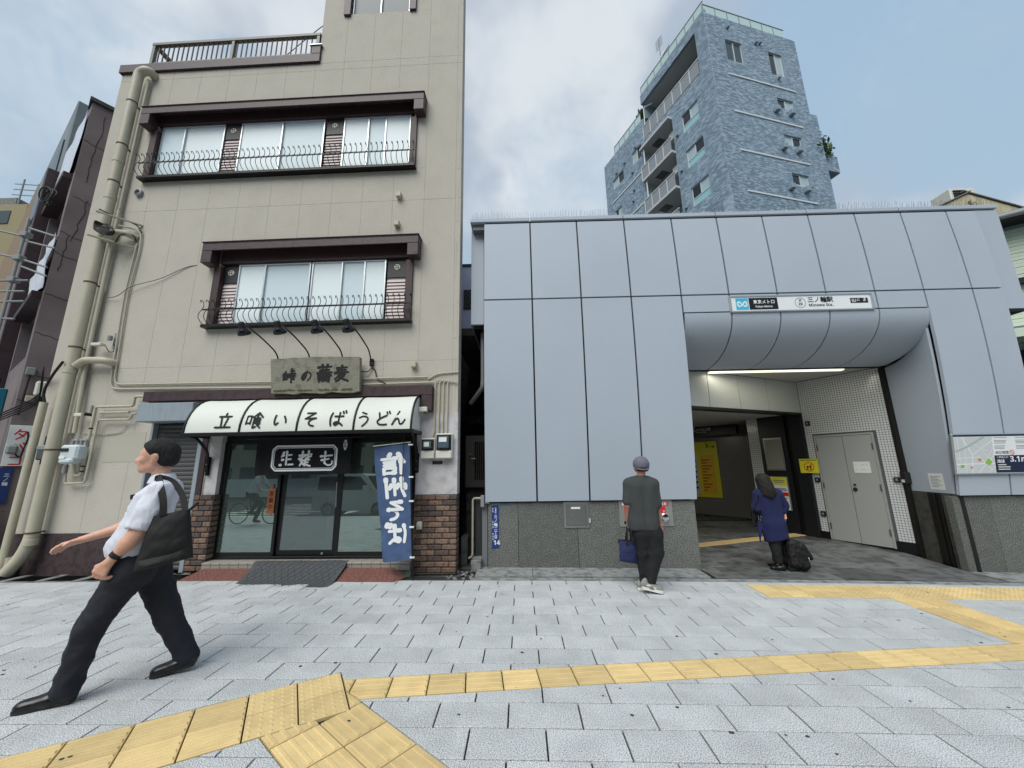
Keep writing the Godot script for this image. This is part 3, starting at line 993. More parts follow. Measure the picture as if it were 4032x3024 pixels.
func fan_panel(parent: Node3D, x0: float, x1: float, y0: float, ym: float, y1: float, z: float) -> void:
	var b := part(parent, "vent_board", bx(V(x0, ym, z - 0.02), V(x1, y1, z)), mats["dark_plastic"])
	var c := V((x0 + x1) / 2, (ym + y1) / 2 + 0.02, z)
	var g := Geo.new()
	g.lathe([Vector2(0.0, 0.018), Vector2(0.05, 0.014), Vector2(0.058, 0.0)], Transform3D(Basis(Vector3(1, 0, 0), PI / 2), c), 18)
	part(b, "vent_cap", g, mats["white_plastic"])
	var hl := Geo.new()
	for k in 4:
		var a := PI / 4 + k * PI / 2
		hl.lathe([Vector2(0.0, 0.0205), Vector2(0.0135, 0.0200), Vector2(0.0135, 0.016)], Transform3D(Basis(Vector3(1, 0, 0), PI / 2), c + V(cos(a) * 0.026, sin(a) * 0.026, 0)), 8)
	part(b, "vent_holes", hl, mats["ink_black"])
	var lv := part(parent, "louvre", bx(V(x0, y0, z - 0.03), V(x1, ym, z - 0.022)), flat("louvre_back", Color(0.70, 0.65, 0.64), 0.8))
	var n := int((ym - y0) / 0.062)
	for i in n:
		var y := y0 + i * 0.062
		part(lv, "slat", bx(V(x0, -0.028, -0.003), V(x1, 0.028, 0.003), 0.001, Transform3D(Basis(Vector3(1, 0, 0), -0.35), V(0, y + 0.03, z - 0.01))), flat("louvre_slat", Color(0.80, 0.75, 0.74), 0.7))

func window_row(parent: Node3D, x0: float, x1: float, y0: float, y1: float, hood_top: float, hx0: float, hx1: float) -> void:
	# hood, jambs, sill and iron railing of a window row
	var m: Material = mats["maroon"]
	var hg := Geo.new()
	hg.box(V(hx0, hood_top - 0.155, 0.175), V(hx1, hood_top - 0.022, 0.2), 0.005)
	hg.box(V(hx0, hood_top - 0.02, 0.0), V(hx1, hood_top, 0.2), 0.005)
	var hd := part(parent, "window_hood", hg, m)
	part(hd, "hood_flashing", bx(V(hx0 - 0.012, hood_top + 0.001, 0.0), V(hx1 + 0.012, hood_top + 0.014, 0.215), 0.003), mats["maroon_worn"])
	for x in [hx0, hx1 - 0.19]:
		part(hd, "hood_leg", bx(V(x, hood_top - 0.385, 0.0), V(x + 0.19, hood_top - 0.157, 0.2), 0.006), m)
		part(hd, "hood_cheek", bx(V(x, hood_top - 0.156, 0.0), V(x + 0.19, hood_top - 0.022, 0.173)), m)
	part(parent, "window_head", bx(V(x0, y1 - 0.005, -0.07), V(x1, hood_top - 0.022, 0.014), 0.004), mats["maroon_worn"])
	part(parent, "window_jamb", bx(V(x0 - 0.07, y0, -0.08), V(x0 + 0.06, hood_top - 0.386, 0.045), 0.004), mats["maroon_worn"])
	part(parent, "window_jamb", bx(V(x1 - 0.07, y0, -0.08), V(x1 + 0.055, hood_top - 0.386, 0.045), 0.004), mats["maroon_worn"])
	part(parent, "window_sill", bx(V(x0 - 0.09, y0 - 0.045, -0.02), V(x1 + 0.07, y0 + 0.008, 0.125), 0.004), mats["black_iron"])
	var rail := Geo.new()
	rail.box(V(x0 - 0.06, y0 + 0.245, 0.148), V(x1 + 0.09, y0 + 0.275, 0.158), 0.002)
	var rp := part(parent, "iron_railing", rail, mats["black_iron"])
	var bar := Geo.new()
	var path := []
	for q in [[0.0, 0.10], [0.035, 0.17], [0.085, 0.215], [0.15, 0.218], [0.21, 0.19], [0.26, 0.163], [0.31, 0.14], [0.355, 0.14], [0.395, 0.165], [0.41, 0.195], [0.396, 0.218], [0.372, 0.215], [0.366, 0.195]]:
		path.append(V(0, q[0], q[1]))
	bar.tube(path, 0.0058, 5)
	var bm := bar.mesh()
	var n := int((x1 - x0 + 0.15) / 0.0985)
	for i in n + 1:
		piece(rp, "railing_bar", bm, mats["black_iron"], Transform3D(Basis(), V(x0 - 0.06 + i * 0.0985, y0 + 0.008, 0)))

func build_shop() -> void:
	shop = thing("shop_building", "beige stucco three-storey corner building with maroon window hoods, noodle shop at street level", "building", TL, V(-3.57, 0, 0))
	var holes := [[-6.13, -0.92, 7.07, 8.36], [-4.38, -0.88, 4.02, 5.27], [-4.1, -0.66, -1.0, 2.70], [-5.12, -4.24, -1.0, 2.5], [-2.41, -1.10, 10.90, 12.1]]
	var g := Geo.new()
	wall_with_openings(g, -7.148, -0.002, 0.0, 9.66, -0.25, -0.008, holes)
	wall_with_openings(g, -2.968, -0.002, 9.66, 13.0, -0.25, -0.008, holes)
	part(shop, "front_wall", g, mats["stucco"])
	g = Geo.new()
	g.box(V(-7.15, -0.1, -9.0), V(-6.95, 9.66, -0.252))
	g.box(V(-0.2, -0.1, -9.0), V(0.0, 13.0, 0.0), 0.0, Transform3D(Basis(Vector3.UP, deg_to_rad(13.0)), V(0.0, 0, -0.20)))
	g.box(V(-6.95, -0.1, -9.0), V(-2.1, 9.6, -8.8))
	g.box(V(-2.97, 9.6, -6.0), V(-2.77, 13.0, -0.252))
	g.box(V(-2.77, 9.6, -6.2), V(-1.5, 13.0, -6.0))
	g.box(V(-6.95, 9.45, -8.8), V(-2.2, 9.6, -0.252))
	g.box(V(-2.2, 9.45, -4.0), V(-1.2, 9.6, -0.252))
	g.box(V(-2.97, 13.0, -6.2), V(-1.5, 13.15, 0.0))
	g.box(V(-6.95, 2.78, -4.5), V(-1.25, 2.95, -0.252))
	part(shop, "body", g, mats["stucco"])
	var seams := [-7.15, -6.62, -6.02, -5.42, -4.82, -4.23, -3.62, -3.02, -2.43, -1.85, -1.27, -0.68, -0.1, 0.0]
	var big := holes.duplicate()
	big.append([-7.2, -5.12, -1.0, 0.62]); big.append([-0.66, 0.1, -1.0, 2.42]); big.append([-4.26, -4.05, -1.0, 2.7])
	panels(shop, seams, [0.0, 3.31, 6.385, 9.48, 9.66], big, mats["stucco"])
	panels(shop, [-2.97, -2.43, -1.85, -1.27, -0.68, -0.1, 0.0], [9.66, 12.9], holes, mats["stucco"])
	part(shop, "wall_base", bx(V(-7.16, -0.05, -0.02), V(-5.14, 0.62, 0.012), 0.004), mats["mauve_base"])
	part(shop, "white_pier", bx(V(-0.645, 1.145, -0.12), V(0.006, 2.42, 0.006), 0.004), mats["stucco_white"])
	part(shop, "white_pier", bx(V(-4.11, 1.18, -0.16), V(-3.9, 2.7, -0.02), 0.004), mats["stucco_white"])
	part(shop, "door_post", bx(V(-4.21, 0.05, -0.12), V(-4.115, 2.7, 0.015), 0.004), mats["maroon_worn"])
	# parapet trim, roof railing
	part(shop, "parapet_trim", bx(V(-7.19, 9.662, -0.28), V(-2.93, 9.86, 0.05), 0.006), mats["maroon"])
	part(shop, "parapet_trim", bx(V(-3.12, 9.862, -0.28), V(-2.93, 10.06, 0.05), 0.006), mats["maroon"])
	part(shop, "parapet_trim", bx(V(-3.16, 10.062, -0.30), V(-2.90, 10.085, 0.07), 0.004), mats["alu"])
	var grey: Material = flat("rail_grey", Color(0.36, 0.36, 0.345), 0.5, 0.2)
	var rr := Geo.new()
	rr.box(V(-6.61, 10.36, -0.05), V(-2.975, 10.43, 0.03), 0.006)
	rr.box(V(-6.61, 10.36, -3.2), V(-6.53, 10.43, -0.052), 0.006)
	rr.box(V(-6.56, 9.90, -0.03), V(-2.99, 9.93, 0.01), 0.004)
	for x in [-6.57, -4.84, -3.02]: rr.box(V(x - 0.032, 9.862, -0.045), V(x + 0.032, 10.358, 0.025), 0.004)
	rr.box(V(-6.60, 9.862, -3.2), V(-6.54, 10.358, -3.14), 0.004)
	var roof_rail := part(shop, "roof_railing", rr, grey)
	var bal := bx(V(-0.009, 0, -0.009), V(0.009, 0.43, 0.009)).mesh()
	for i in 33:
		var x := -6.47 + i * 0.1065
		if absf(x + 4.84) > 0.05:
			piece(roof_rail, "baluster", bal, mats["maroon_worn"], Transform3D(Basis(), V(x, 9.931, -0.01)))
	for i in 24:
		piece(roof_rail, "baluster", bal, mats["maroon_worn"], Transform3D(Basis(), V(-6.57, 9.931, -0.30 - i * 0.115)))
	# window rows
	window_row(shop, -6.13, -0.92, 7.07, 8.33, 8.575, -6.31, -0.70)
	var fr := [mats["glass_frost"], mats["glass_frost_b"]]
	sash(shop, -6.06, -4.75, 7.08, 8.32, -0.05, [-5.57], mats["alu"], [mats["glass_frost_b"], mats["glass_frost"]])
	fan_panel(shop, -4.73, -4.44, 7.08, 7.97, 8.32, -0.05)
	sash(shop, -4.42, -2.72, 7.08, 8.32, -0.05, [-3.57], mats["alu"], fr)
	fan_panel(shop, -2.69, -2.36, 7.08, 7.97, 8.32, -0.05)
	sash(shop, -2.34, -1.0, 7.08, 8.32, -0.05, [-1.84, -1.5], mats["alu"], fr)
	window_row(shop, -4.38, -0.88, 4.02, 5.23, 5.54, -4.59, -0.70)
	fan_panel(shop, -4.32, -4.07, 4.03, 4.87, 5.22, -0.05)
	sash(shop, -4.05, -2.71, 4.03, 5.22, -0.05, [-3.55], mats["alu"], fr)
	sash(shop, -2.69, -1.33, 4.03, 5.22, -0.05, [-2.13, -1.72], mats["alu"], fr)
	fan_panel(shop, -1.31, -0.96, 4.03, 4.87, 5.22, -0.05)
	# small window high on the stair tower
	part(shop, "window_jamb", bx(V(-2.52, 10.84, -0.06), V(-2.38, 12.3, 0.05), 0.004), mats["maroon"])
	part(shop, "window_jamb", bx(V(-1.13, 10.88, -0.06), V(-0.99, 12.3, 0.05), 0.004), mats["maroon"])
	sash(shop, -2.37, -1.14, 10.90, 12.1, -0.05, [-1.76], mats["alu"], [mats["glass_mid"]])
	# drain pipes and conduits
	var pb: Material = mats["pipe_beige"]
	var clamp_ := func(parent: Node3D, x: float, y: float, r: float) -> void:
		var c := Geo.new()
		c.lathe([Vector2(r + 0.001, -0.013), Vector2(r + 0.006, -0.013), Vector2(r + 0.006, 0.013), Vector2(r + 0.001, 0.013)], Transform3D(Basis(), V(x, y, 0.15)), 14)
		c.box(V(x - 0.012, y - 0.01, 0.0), V(x + 0.012, y + 0.01, 0.15 - r))
		part(parent, "pipe_clamp", c, mats["rust"])
	var dp := part(shop, "drainpipe", pipe(bend([V(-6.42, 9.55, 0.0), V(-6.42, 9.55, 0.15), V(-6.60, 9.5, 0.15), V(-6.60, 0.58, 0.15), V(-6.66, 0.32, 0.17), V(-6.80, 0.08, 0.22)], 0.12), 0.082, 14), pb)
	for y in [8.75, 7.75, 6.93, 5.95, 4.86, 3.66, 1.93, 0.66]: clamp_.call(dp, -6.60, y, 0.082)
	for y in [7.4, 6.6, 3.25, 0.52]:
		var ring := Geo.new()
		ring.lathe([Vector2(0.082, -0.05), Vector2(0.089, -0.045), Vector2(0.089, 0.045), Vector2(0.082, 0.05)], Transform3D(Basis(), V(-6.60, y, 0.15)), 14)
		part(dp, "pipe_socket", ring, pb)
	part(shop, "drainpipe", pipe(bend([V(-6.52, 3.33, 0.15), V(-6.40, 3.43, 0.15), V(-6.06, 3.42, 0.15), V(-5.99, 3.40, 0.10), V(-5.99, 3.40, 0.0)], 0.06), 0.06, 12), pb)
	part(shop, "drainpipe", pipe(bend([V(-6.5, 5.68, 0.15), V(-6.38, 5.86, 0.16), V(-6.14, 5.84, 0.14), V(-6.08, 5.82, 0.0)], 0.08), 0.055, 12), pb)
	part(shop, "drainpipe", pipe([V(-6.96, 2.72, 0.13), V(-6.97, 0.10, 0.16)], 0.052, 12), pb)
	part(shop, "pipe_stub", pipe([V(-6.92, 0.04, 0.1), V(-6.92, 0.30, 0.1)], 0.075, 12), pb)
	part(shop, "conduit", pipe([V(-6.46, 9.4, 0.07), V(-6.47, 6.4, 0.07)], 0.024, 8), pb)
	part(shop, "conduit", pipe([V(-6.46, 6.38, 0.08), V(-6.44, 3.5, 0.08), V(-6.37, 2.2, 0.08)], 0.03, 8), pb)
	part(shop, "conduit", pipe([V(-6.47, 4.8, 0.06), V(-6.48, 2.2, 0.06)], 0.026, 8), pb)
	part(shop, "conduit", pipe(bend([V(-6.35, 6.02, 0.12), V(-5.98, 5.95, 0.04), V(-5.95, 5.6, 0.03), V(-6.0, 4.6, 0.03), V(-5.92, 3.02, 0.03), V(-3.3, 3.0, 0.03), V(-0.5, 3.02, 0.03)], 0.14), 0.014, 7), pb)
	part(shop, "conduit", pipe(bend([V(-6.03, 5.72, 0.03), V(-6.06, 4.6, 0.03), V(-5.99, 3.15, 0.03), V(-5.95, 2.945, 0.03), V(-3.3, 2.90, 0.03), V(-0.4, 2.925, 0.03)], 0.12), 0.014, 7), pb)
	for k in 4:
		var x := -0.37 + k * 0.068
		part(shop, "conduit", pipe(bend([V(x + 0.16, 2.97 - k * 0.02, 0.03), V(x, 2.95, 0.03), V(x, 2.1, 0.03), V(x - 0.03, 2.04, 0.05)], 0.06), 0.0115, 7), pb)
	part(shop, "conduit", pipe(bend([V(-0.5, 2.98, 0.02), V(-0.35, 3.07, 0.02), V(0.0, 3.09, 0.02)], 0.08), 0.012, 6), pb)
	# gas pipes on the blank wall
	part(shop, "gas_pipe", pipe(bend([V(-5.24, 2.79, 0.09), V(-5.43, 2.79, 0.09), V(-5.43, 2.63, 0.09), V(-6.08, 2.63, 0.09), V(-6.09, 1.52, 0.09), V(-6.20, 1.51, 0.09), V(-6.21, 1.74, 0.12)], 0.04, 3), 0.022, 8), pb)
	part(shop, "gas_pipe", pipe(bend([V(-5.36, 2.51, 0.0), V(-5.36, 2.51, 0.09), V(-5.43, 2.49, 0.09), V(-5.44, 2.41, 0.09), V(-5.99, 2.41, 0.09), V(-6.0, 1.40, 0.09), V(-6.33, 1.39, 0.09), V(-6.34, 1.74, 0.12)], 0.035, 3), 0.017, 8), pb)
	part(shop, "gas_pipe", pipe([V(-5.48, 2.53, 0.09), V(-5.99, 2.53, 0.09)], 0.017, 8), pb)
	for q in [[-6.085, 2.27], [-6.085, 1.66], [-6.085, 1.58]]:
		part(shop, "pipe_band", pipe([V(q[0], q[1] - 0.012, 0.09), V(q[0], q[1] + 0.012, 0.09)], 0.027, 8), mats["dark_plastic"])
	# cable brackets, coils and a loose wire
	part(shop, "cable_arm", bx(V(-0.02, -0.012, 0.0), V(0.02, 0.012, 0.62), 0.002, Transform3D(Basis(Vector3.UP, -0.75), V(-6.05, 5.62, 0.0))), mats["pipe_beige"])
	part(shop, "cable_arm", bx(V(-0.02, -0.012, 0.0), V(0.02, 0.012, 0.6), 0.002, Transform3D(Basis(Vector3.UP, -0.7), V(-6.02, 6.08, 0.0))), mats["pipe_beige"])
	for k in 5:
		var pts := []
		for i in 19:
			var a := TAU * i / 18.0
			pts.append(V(-6.38 + 0.19 * cos(a + k * 0.2) + 0.02 * k, 5.83 + 0.10 * sin(a) - 0.05 * cos(a), 0.30 + 0.03 * sin(a * 2 + k) + 0.012 * k))
		part(shop, "cable_coil", pipe(pts, 0.013, 6), mats["cable_black"])
	part(shop, "cable", pipe(bend([V(-6.5, 6.2, 0.35), V(-6.3, 6.12, 0.2), V(-6.05, 6.06, 0.06), V(-5.97, 5.9, 0.04)], 0.1), 0.012, 6), mats["cable_black"])
	part(shop, "cable", pipe(bend([V(-6.22, 5.6, 0.22), V(-6.18, 5.8, 0.2), V(-6.05, 5.84, 0.08), V(-6.03, 5.7, 0.04)], 0.08), 0.011, 6), mats["cable_black"])
	part(shop, "cable", pipe(bend([V(-6.95, 2.72, 0.13), V(-7.0, 2.9, 0.15), V(-6.85, 3.2, 0.18), V(-6.62, 3.38, 0.26)], 0.12), 0.02, 6), mats["cable_black"])
	part(shop, "wall_wire", pipe(bend([V(-6.4, 4.62, 0.05), V(-6.15, 4.62, 0.06), V(-5.95, 4.82, 0.07), V(-5.45, 4.95, 0.03), V(-5.0, 5.2, 0.01), V(-4.83, 5.22, 0.0)], 0.2), 0.007, 5), flat("wire_grey", Color(0.42, 0.41, 0.38), 0.7))
	part(shop, "roof_wire", pipe(bend([V(-5.3, 9.95, -0.5), V(-4.2, 10.25, -0.4), V(-3.3, 10.75, -0.2), V(-2.97, 10.85, -0.1)], 0.4), 0.009, 5), flat("wire_grey", Color(0.42, 0.41, 0.38), 0.7))
	part(shop, "wall_wire", pipe(bend([V(-6.3, 2.2, 0.02), V(-5.9, 2.17, 0.02), V(-5.62, 2.2, 0.02), V(-5.55, 2.32, 0.02)], 0.08), 0.006, 5), pb)
	# vents and brackets on the wall
	var vent := Geo.new()
	vent.lathe([Vector2(0.075, 0.0), Vector2(0.075, 0.05), Vector2(0.05, 0.06), Vector2(0.045, 0.03), Vector2(0.0, 0.03)], Transform3D(Basis(Vector3(1, 0, 0), PI / 2), V(-6.21, 6.78, 0.0)), 16)
	part(shop, "wall_vent", vent, mats["grey_plastic"])
	for q in [[-1.14, 6.46], [-1.15, 5.87], [-0.74, 3.23]]:
		part(shop, "wall_vent", bx(V(q[0] - 0.045, q[1] - 0.05, 0.0), V(q[0] + 0.045, q[1] + 0.05, 0.09), 0.008), pb)
	var patch := bx(V(-5.88, 1.72, 0.001), V(-5.2, 2.2, 0.004), 0.001)
	part(shop, "mortar_patch", patch, flat("patch", Color(0.66, 0.645, 0.595), 0.95))
	for k in 7:
		var y := 1.5 + k * 1.1
		part(shop, "plaster_scar", bx(V(-0.09, y, 0.0003), V(-0.07 + 0.02 * (k % 3), y + 0.7, 0.003), 0.001), mats["stucco"])

func bricks(parent: Node3D, x0: float, x1: float, y0: float, rows: int, z: float, length: float, pitch: float, side_right := false) -> void:
	part(parent, "mortar_bed", bx(V(x0 + 0.006, y0, z - 0.22), V(x1 - 0.006, y0 + rows * pitch - 0.004, z - 0.006)), mats["mortar"])
	for r in rows:
		var y := y0 + r * pitch
		var x := x0 - (0.0 if r % 2 == 0 else length * 0.5)
		while x < x1 - 0.02:
			var a := maxf(x, x0)
			var b := minf(x + length, x1)
			if b - a > 0.02:
				var back := 0.2 if (side_right and b > x1 - 0.01) or (not side_right and a < x0 + 0.01) or b > x1 - 0.01 else 0.05
				var w := rng.randf_range(-0.004, 0.004)
				part(parent, "brick", bx(V(a + 0.004, y + 0.004, z - back), V(b - 0.004, y + pitch - 0.007, z + 0.012 + w), 0.010), mats["brick_%d" % (rng.randi() % 6)])
			x += length

func build_shop_front() -> void:
	# brick piers
	bricks(shop, -0.655, 0.012, 0.02, 14, 0.012, 0.222, 0.0803, true)
	bricks(shop, -4.19, -3.86, 0.06, 14, 0.03, 0.2, 0.0803, false)
	# maroon band above the shop front
	part(shop, "shop_band", bx(V(-5.26, 2.70, 0.0), V(-0.40, 2.865, 0.12), 0.006), mats["maroon"])
	part(shop, "shop_band", bx(V(-0.575, 2.44, 0.0), V(-0.40, 2.698, 0.12), 0.006), mats["maroon"])
	# the room behind the glass
	var room := Geo.new()
	room.box(V(-4.2, -0.1, -4.0), V(-1.25, 0.19, -0.23))
	room.box(V(-1.25, -0.1, -2.5), V(-0.72, 0.19, -0.23))
	part(shop, "shop_floor", room, mats["concrete_dark"])
	room = Geo.new()
	room.box(V(-4.3, 0.19, -4.2), V(-1.2, 2.78, -4.0))
	room.box(V(-4.42, 0.0, -4.2), V(-4.25, 2.78, -0.26))
	room.box(V(-0.1, 0.0, -4.0), V(0.0, 2.78, -0.05), 0.0, Transform3D(Basis(Vector3.UP, deg_to_rad(13.0)), V(-0.28, 0, -0.25)))
	part(shop, "shop_inner_wall", room, flat("inner_wall", Color(0.35, 0.34, 0.31), 0.9))
	part(shop, "shop_counter", bx(V(-3.8, 0.19, -2.6), V(-1.3, 1.15, -2.1), 0.01), flat("counter_wood", Color(0.32, 0.22, 0.14), 0.6))
	var stand := Geo.new()
	stand.box(V(-2.62, 1.12, -0.95), V(-2.0, 1.15, -0.5), 0.006)
	stand.box(V(-2.37, 0.19, -0.75), V(-2.25, 1.118, -0.66), 0.004)
	part(shop, "standing_table", stand, mats["white_panel"])
	# tiled step
	part(shop, "step_core", bx(V(-3.86, -0.05, -0.22), V(-0.66, 0.165, 0.085)), mats["concrete"])
	for i in 22:
		var x := -3.855 + i * 0.145
		part(shop, "step_tile", bx(V(x + 0.002, 0.166, -0.20), V(x + 0.143, 0.195, 0.105), 0.004), flat("step_tile", Color(0.56, 0.535, 0.505), 0.5))
		part(shop, "step_tile", bx(V(x + 0.002, 0.08, 0.086), V(x + 0.143, 0.163, 0.098), 0.003), flat("step_tile", Color(0.56, 0.535, 0.505), 0.5))
	# black glazing: side lights and a sliding door
	var z := -0.15
	var bf: Material = mats["black_frame"]
	var fg := Geo.new()
	fg.box(V(-3.94, 2.02, z - 0.05), V(-0.66, 2.70, z + 0.03), 0.004)
	fg.box(V(-3.94, 0.196, z - 0.05), V(-0.66, 0.235, z + 0.05), 0.004)
	fg.box(V(-3.94, 0.235, z - 0.05), V(-3.87, 2.02, z + 0.05), 0.004)
	fg.box(V(-0.74, 0.235, z - 0.05), V(-0.66, 2.02, z + 0.05), 0.004)
	part(shop, "shop_frame", fg, bf)
	for w in [[-3.868, -2.90], [-1.92, -0.742]]:
		var wg := Geo.new()
		wg.box(V(w[0], 0.236, z + 0.005), V(w[1], 0.30, z + 0.04), 0.003)
		wg.box(V(w[0], 1.97, z + 0.005), V(w[1], 2.018, z + 0.04), 0.003)
		wg.box(V(w[0], 0.30, z + 0.005), V(w[0] + 0.05, 1.97, z + 0.04), 0.003)
		wg.box(V(w[1] - 0.05, 0.30, z + 0.005), V(w[1], 1.97, z + 0.04), 0.003)
		var sw := part(shop, "shop_window", wg, bf)
		part(sw, "pane", bx(V(w[0] + 0.05, -0.835, -0.003), V(w[1] - 0.05, 0.835, 0.003), 0.0, Transform3D(Basis(Vector3(1, 0, 0), deg_to_rad(-0.85)), V(0, 1.135, z + 0.021))), mats["glass_shop"])
	var dg := Geo.new()
	dg.box(V(-2.93, 0.24, z - 0.035), V(-1.88, 0.32, z - 0.002), 0.003)
	dg.box(V(-2.93, 1.95, z - 0.035), V(-1.88, 2.018, z - 0.002), 0.003)
	dg.box(V(-2.93, 0.32, z - 0.035), V(-2.83, 1.95, z - 0.002), 0.003)
	dg.box(V(-1.99, 0.32, z - 0.035), V(-1.88, 1.95, z - 0.002), 0.003)
	var door := part(shop, "sliding_door", dg, bf)
	part(door, "pane", bx(V(-2.83, -0.815, -0.003), V(-1.99, 0.815, 0.003), 0.0, Transform3D(Basis(Vector3(1, 0, 0), deg_to_rad(-0.85)), V(0, 1.135, z - 0.019))), mats["glass_door"])
	var hg := pipe(bend([V(-1.955, 1.34, z), V(-1.955, 1.34, z + 0.055), V(-1.945, 0.965, z + 0.055), V(-1.945, 0.965, z)], 0.01, 2), 0.009, 8)
	part(door, "handle", hg, mats["steel"])
	part(door, "lock", pipe([V(-2.13, 0.27, z - 0.002), V(-2.13, 0.27, z + 0.02)], 0.018, 12), mats["steel"])
	part(door, "door_sticker", bx(V(-1.935, 1.38, z - 0.001), V(-1.89, 1.46, z + 0.0005)), mats["paper"])
	# roller shutter and its box
	part(shop, "shutter_box", bx(V(-5.12, 2.34, 0.0), V(-4.2, 2.635, 0.30), 0.008), mats["box_grey"])
	var gd := Geo.new()
	gd.box(V(-4.275, 0.04, -0.1), V(-4.205, 2.34, 0.02), 0.003)
	gd.box(V(-5.13, 0.04, -0.1), V(-5.09, 2.34, 0.01), 0.003)
	var sh := part(shop, "roller_shutter", gd, mats["box_grey"])
	for i in 32:
		var rows := []
		var y := 0.05 + i * 0.0715
		for q in [[0.0, 0.0], [0.012, 0.011], [0.035, 0.017], [0.058, 0.011], [0.0705, 0.0]]:
			rows.append([V(-5.088, y + q[0], -0.085 + q[1]), V(-4.68, y + q[0], -0.085 + q[1]), V(-4.278, y + q[0], -0.085 + q[1])])
		var sg := Geo.new()
		sg.slab(rows, 0.003)
		part(sh, "shutter_slat", sg, mats["shutter"])
	# awning
	var aw := thing("awning", "white curved fabric awning with black ribs and large black lettering over the shop door", "awning", TL, V(-2.34, 2.1, 0.0))
	var prof := []
	for i in 9:
		var a := PI / 2 * i / 8.0
		prof.append(Vector2(0.03 + 0.47 * sin(a), 2.115 + 0.575 * cos(a)))       # z, y from the wall's top edge outwards and down
	prof.reverse()
	var ribs := [-4.10, -3.23, -2.345, -1.475, -0.605]
	var fab := flat("awning_cloth", Color(0.84, 0.85, 0.82), 0.55)
	fab.backlight_enabled = true
	fab.backlight = Color(0.5, 0.5, 0.48)
	for i in 4:
		var rows := []
		for p in prof:
			var row := []
			for k in 5:
				var sag := 0.006 * sin(PI * k / 4.0)
				row.append(V(lerpf(ribs[i] + 0.014, ribs[i + 1] - 0.014, k / 4.0), p.y - sag, p.x - sag))
			rows.append(row)
		var cg := Geo.new()
		cg.slab(rows, 0.003)
		part(aw, "awning_cloth", cg, fab)
	for e in [0, 1]:
		var x: float = [-4.10, -0.605][e]
		var poly := PackedVector2Array([Vector2(0.03, 2.115)])
		for p in prof: poly.append(p)
		var eg := Geo.new()
		eg.prism(poly, -0.002, 0.002, Transform3D(Basis(Vector3(0, 0, 1), Vector3(0, 1, 0), Vector3(-1, 0, 0)), V(x, 0, 0)))
		part(aw, "awning_end", eg, fab)
	for x in ribs:
		var pts := []
		for p in prof: pts.append(V(x, p.y + 0.002, p.x + 0.002))
		part(aw, "awning_rib", pipe(pts, 0.017, 8), bf)
	var bar := Geo.new()
	bar.box(V(-4.13, 2.07, 0.475), V(-0.575, 2.125, 0.52), 0.006)
	bar.box(V(-4.13, 2.07, 0.0), V(-4.085, 2.125, 0.474), 0.006)
	bar.box(V(-0.62, 2.07, 0.0), V(-0.575, 2.125, 0.474), 0.006)
	bar.box(V(-4.13, 2.68, 0.0), V(-0.575, 2.705, 0.05), 0.004)
	part(aw, "awning_frame", bar, bf)
	for x in [-4.05, -0.635]:
		part(aw, "awning_bracket", pipe(bend([V(x, 2.08, 0.40), V(x, 2.06, 0.30), V(x, 1.86, 0.06), V(x, 1.72, 0.035), V(x, 1.50, 0.03)], 0.16), 0.022, 8), bf)
		part(aw, "bracket_plate", bx(V(x - 0.03, 1.48, 0.0), V(x + 0.03, 1.78, 0.012), 0.003), bf)
		for y in [1.53, 1.66]:
			part(aw, "bolt", pipe([V(x, y, 0.03), V(x, y, 0.062)], 0.01, 6), mats["steel"])
	# the words on it, laid on the curve of the cloth
	var lt := Geo.new()
	ink_step = 0.0002
	var at_y := func(y: float) -> Vector2:
		for i in prof.size() - 1:
			if y >= prof[i].y and y <= prof[i + 1].y:
				return prof[i].lerp(prof[i + 1], (y - prof[i].y) / (prof[i + 1].y - prof[i].y))
		return prof[0]
	var spots := [["立", -3.64, 0.27], ["喰", -3.17, 0.27], ["い", -2.755, 0.26], ["そ", -2.30, 0.27], ["ば", -1.885, 0.27], ["う", -1.46, 0.245], ["ど", -1.185, 0.25], ["ん", -0.93, 0.25]]
	for s in spots:
		var lo: Vector2 = at_y.call(2.175)
		var flat_g := Geo.new()
		ink(flat_g, s[0], Transform3D(Basis(Vector3(s[2], 0, 0), Vector3(0, s[2], 0), Vector3(0, 0, 1)), Vector3.ZERO), 10.0)
		# carry the flat strokes on to the curved cloth
		for i in range(0, flat_g.v.size(), 3):
			var w := []
			for k in 3:
				var q: Vector3 = flat_g.v[i + k]
				var c: Vector2 = at_y.call(2.165 + q.y * 1.0)
				var d: Vector2 = (at_y.call(2.165 + q.y + 0.01) - c).normalized()
				var nrm := V(0, -d.x, d.y) if d.y > 0 else V(0, d.x, -d.y)
				w.append([V(s[1] + q.x, c.y, c.x) + nrm.normalized() * (0.004 + q.z), nrm.normalized()])
			lt.tri(w[0][0], w[1][0], w[2][0], w[0][1], w[1][1], w[2][1])
	part(aw, "lettering", lt, mats["ink_black"])

func cloth_rows(p00: Vector3, p10: Vector3, p01: Vector3, p11: Vector3, nu: int, nv: int, wave: Callable) -> Array:
	# corners: lower left, lower right, upper left, upper right
	var rows := []
	for j in nv + 1:
		var row := []
		for i in nu + 1:
			var u := float(i) / nu; var v := float(j) / nv
			row.append(p00.lerp(p10, u).lerp(p01.lerp(p11, u), v) + wave.call(u, v))
		rows.append(row)
	return rows

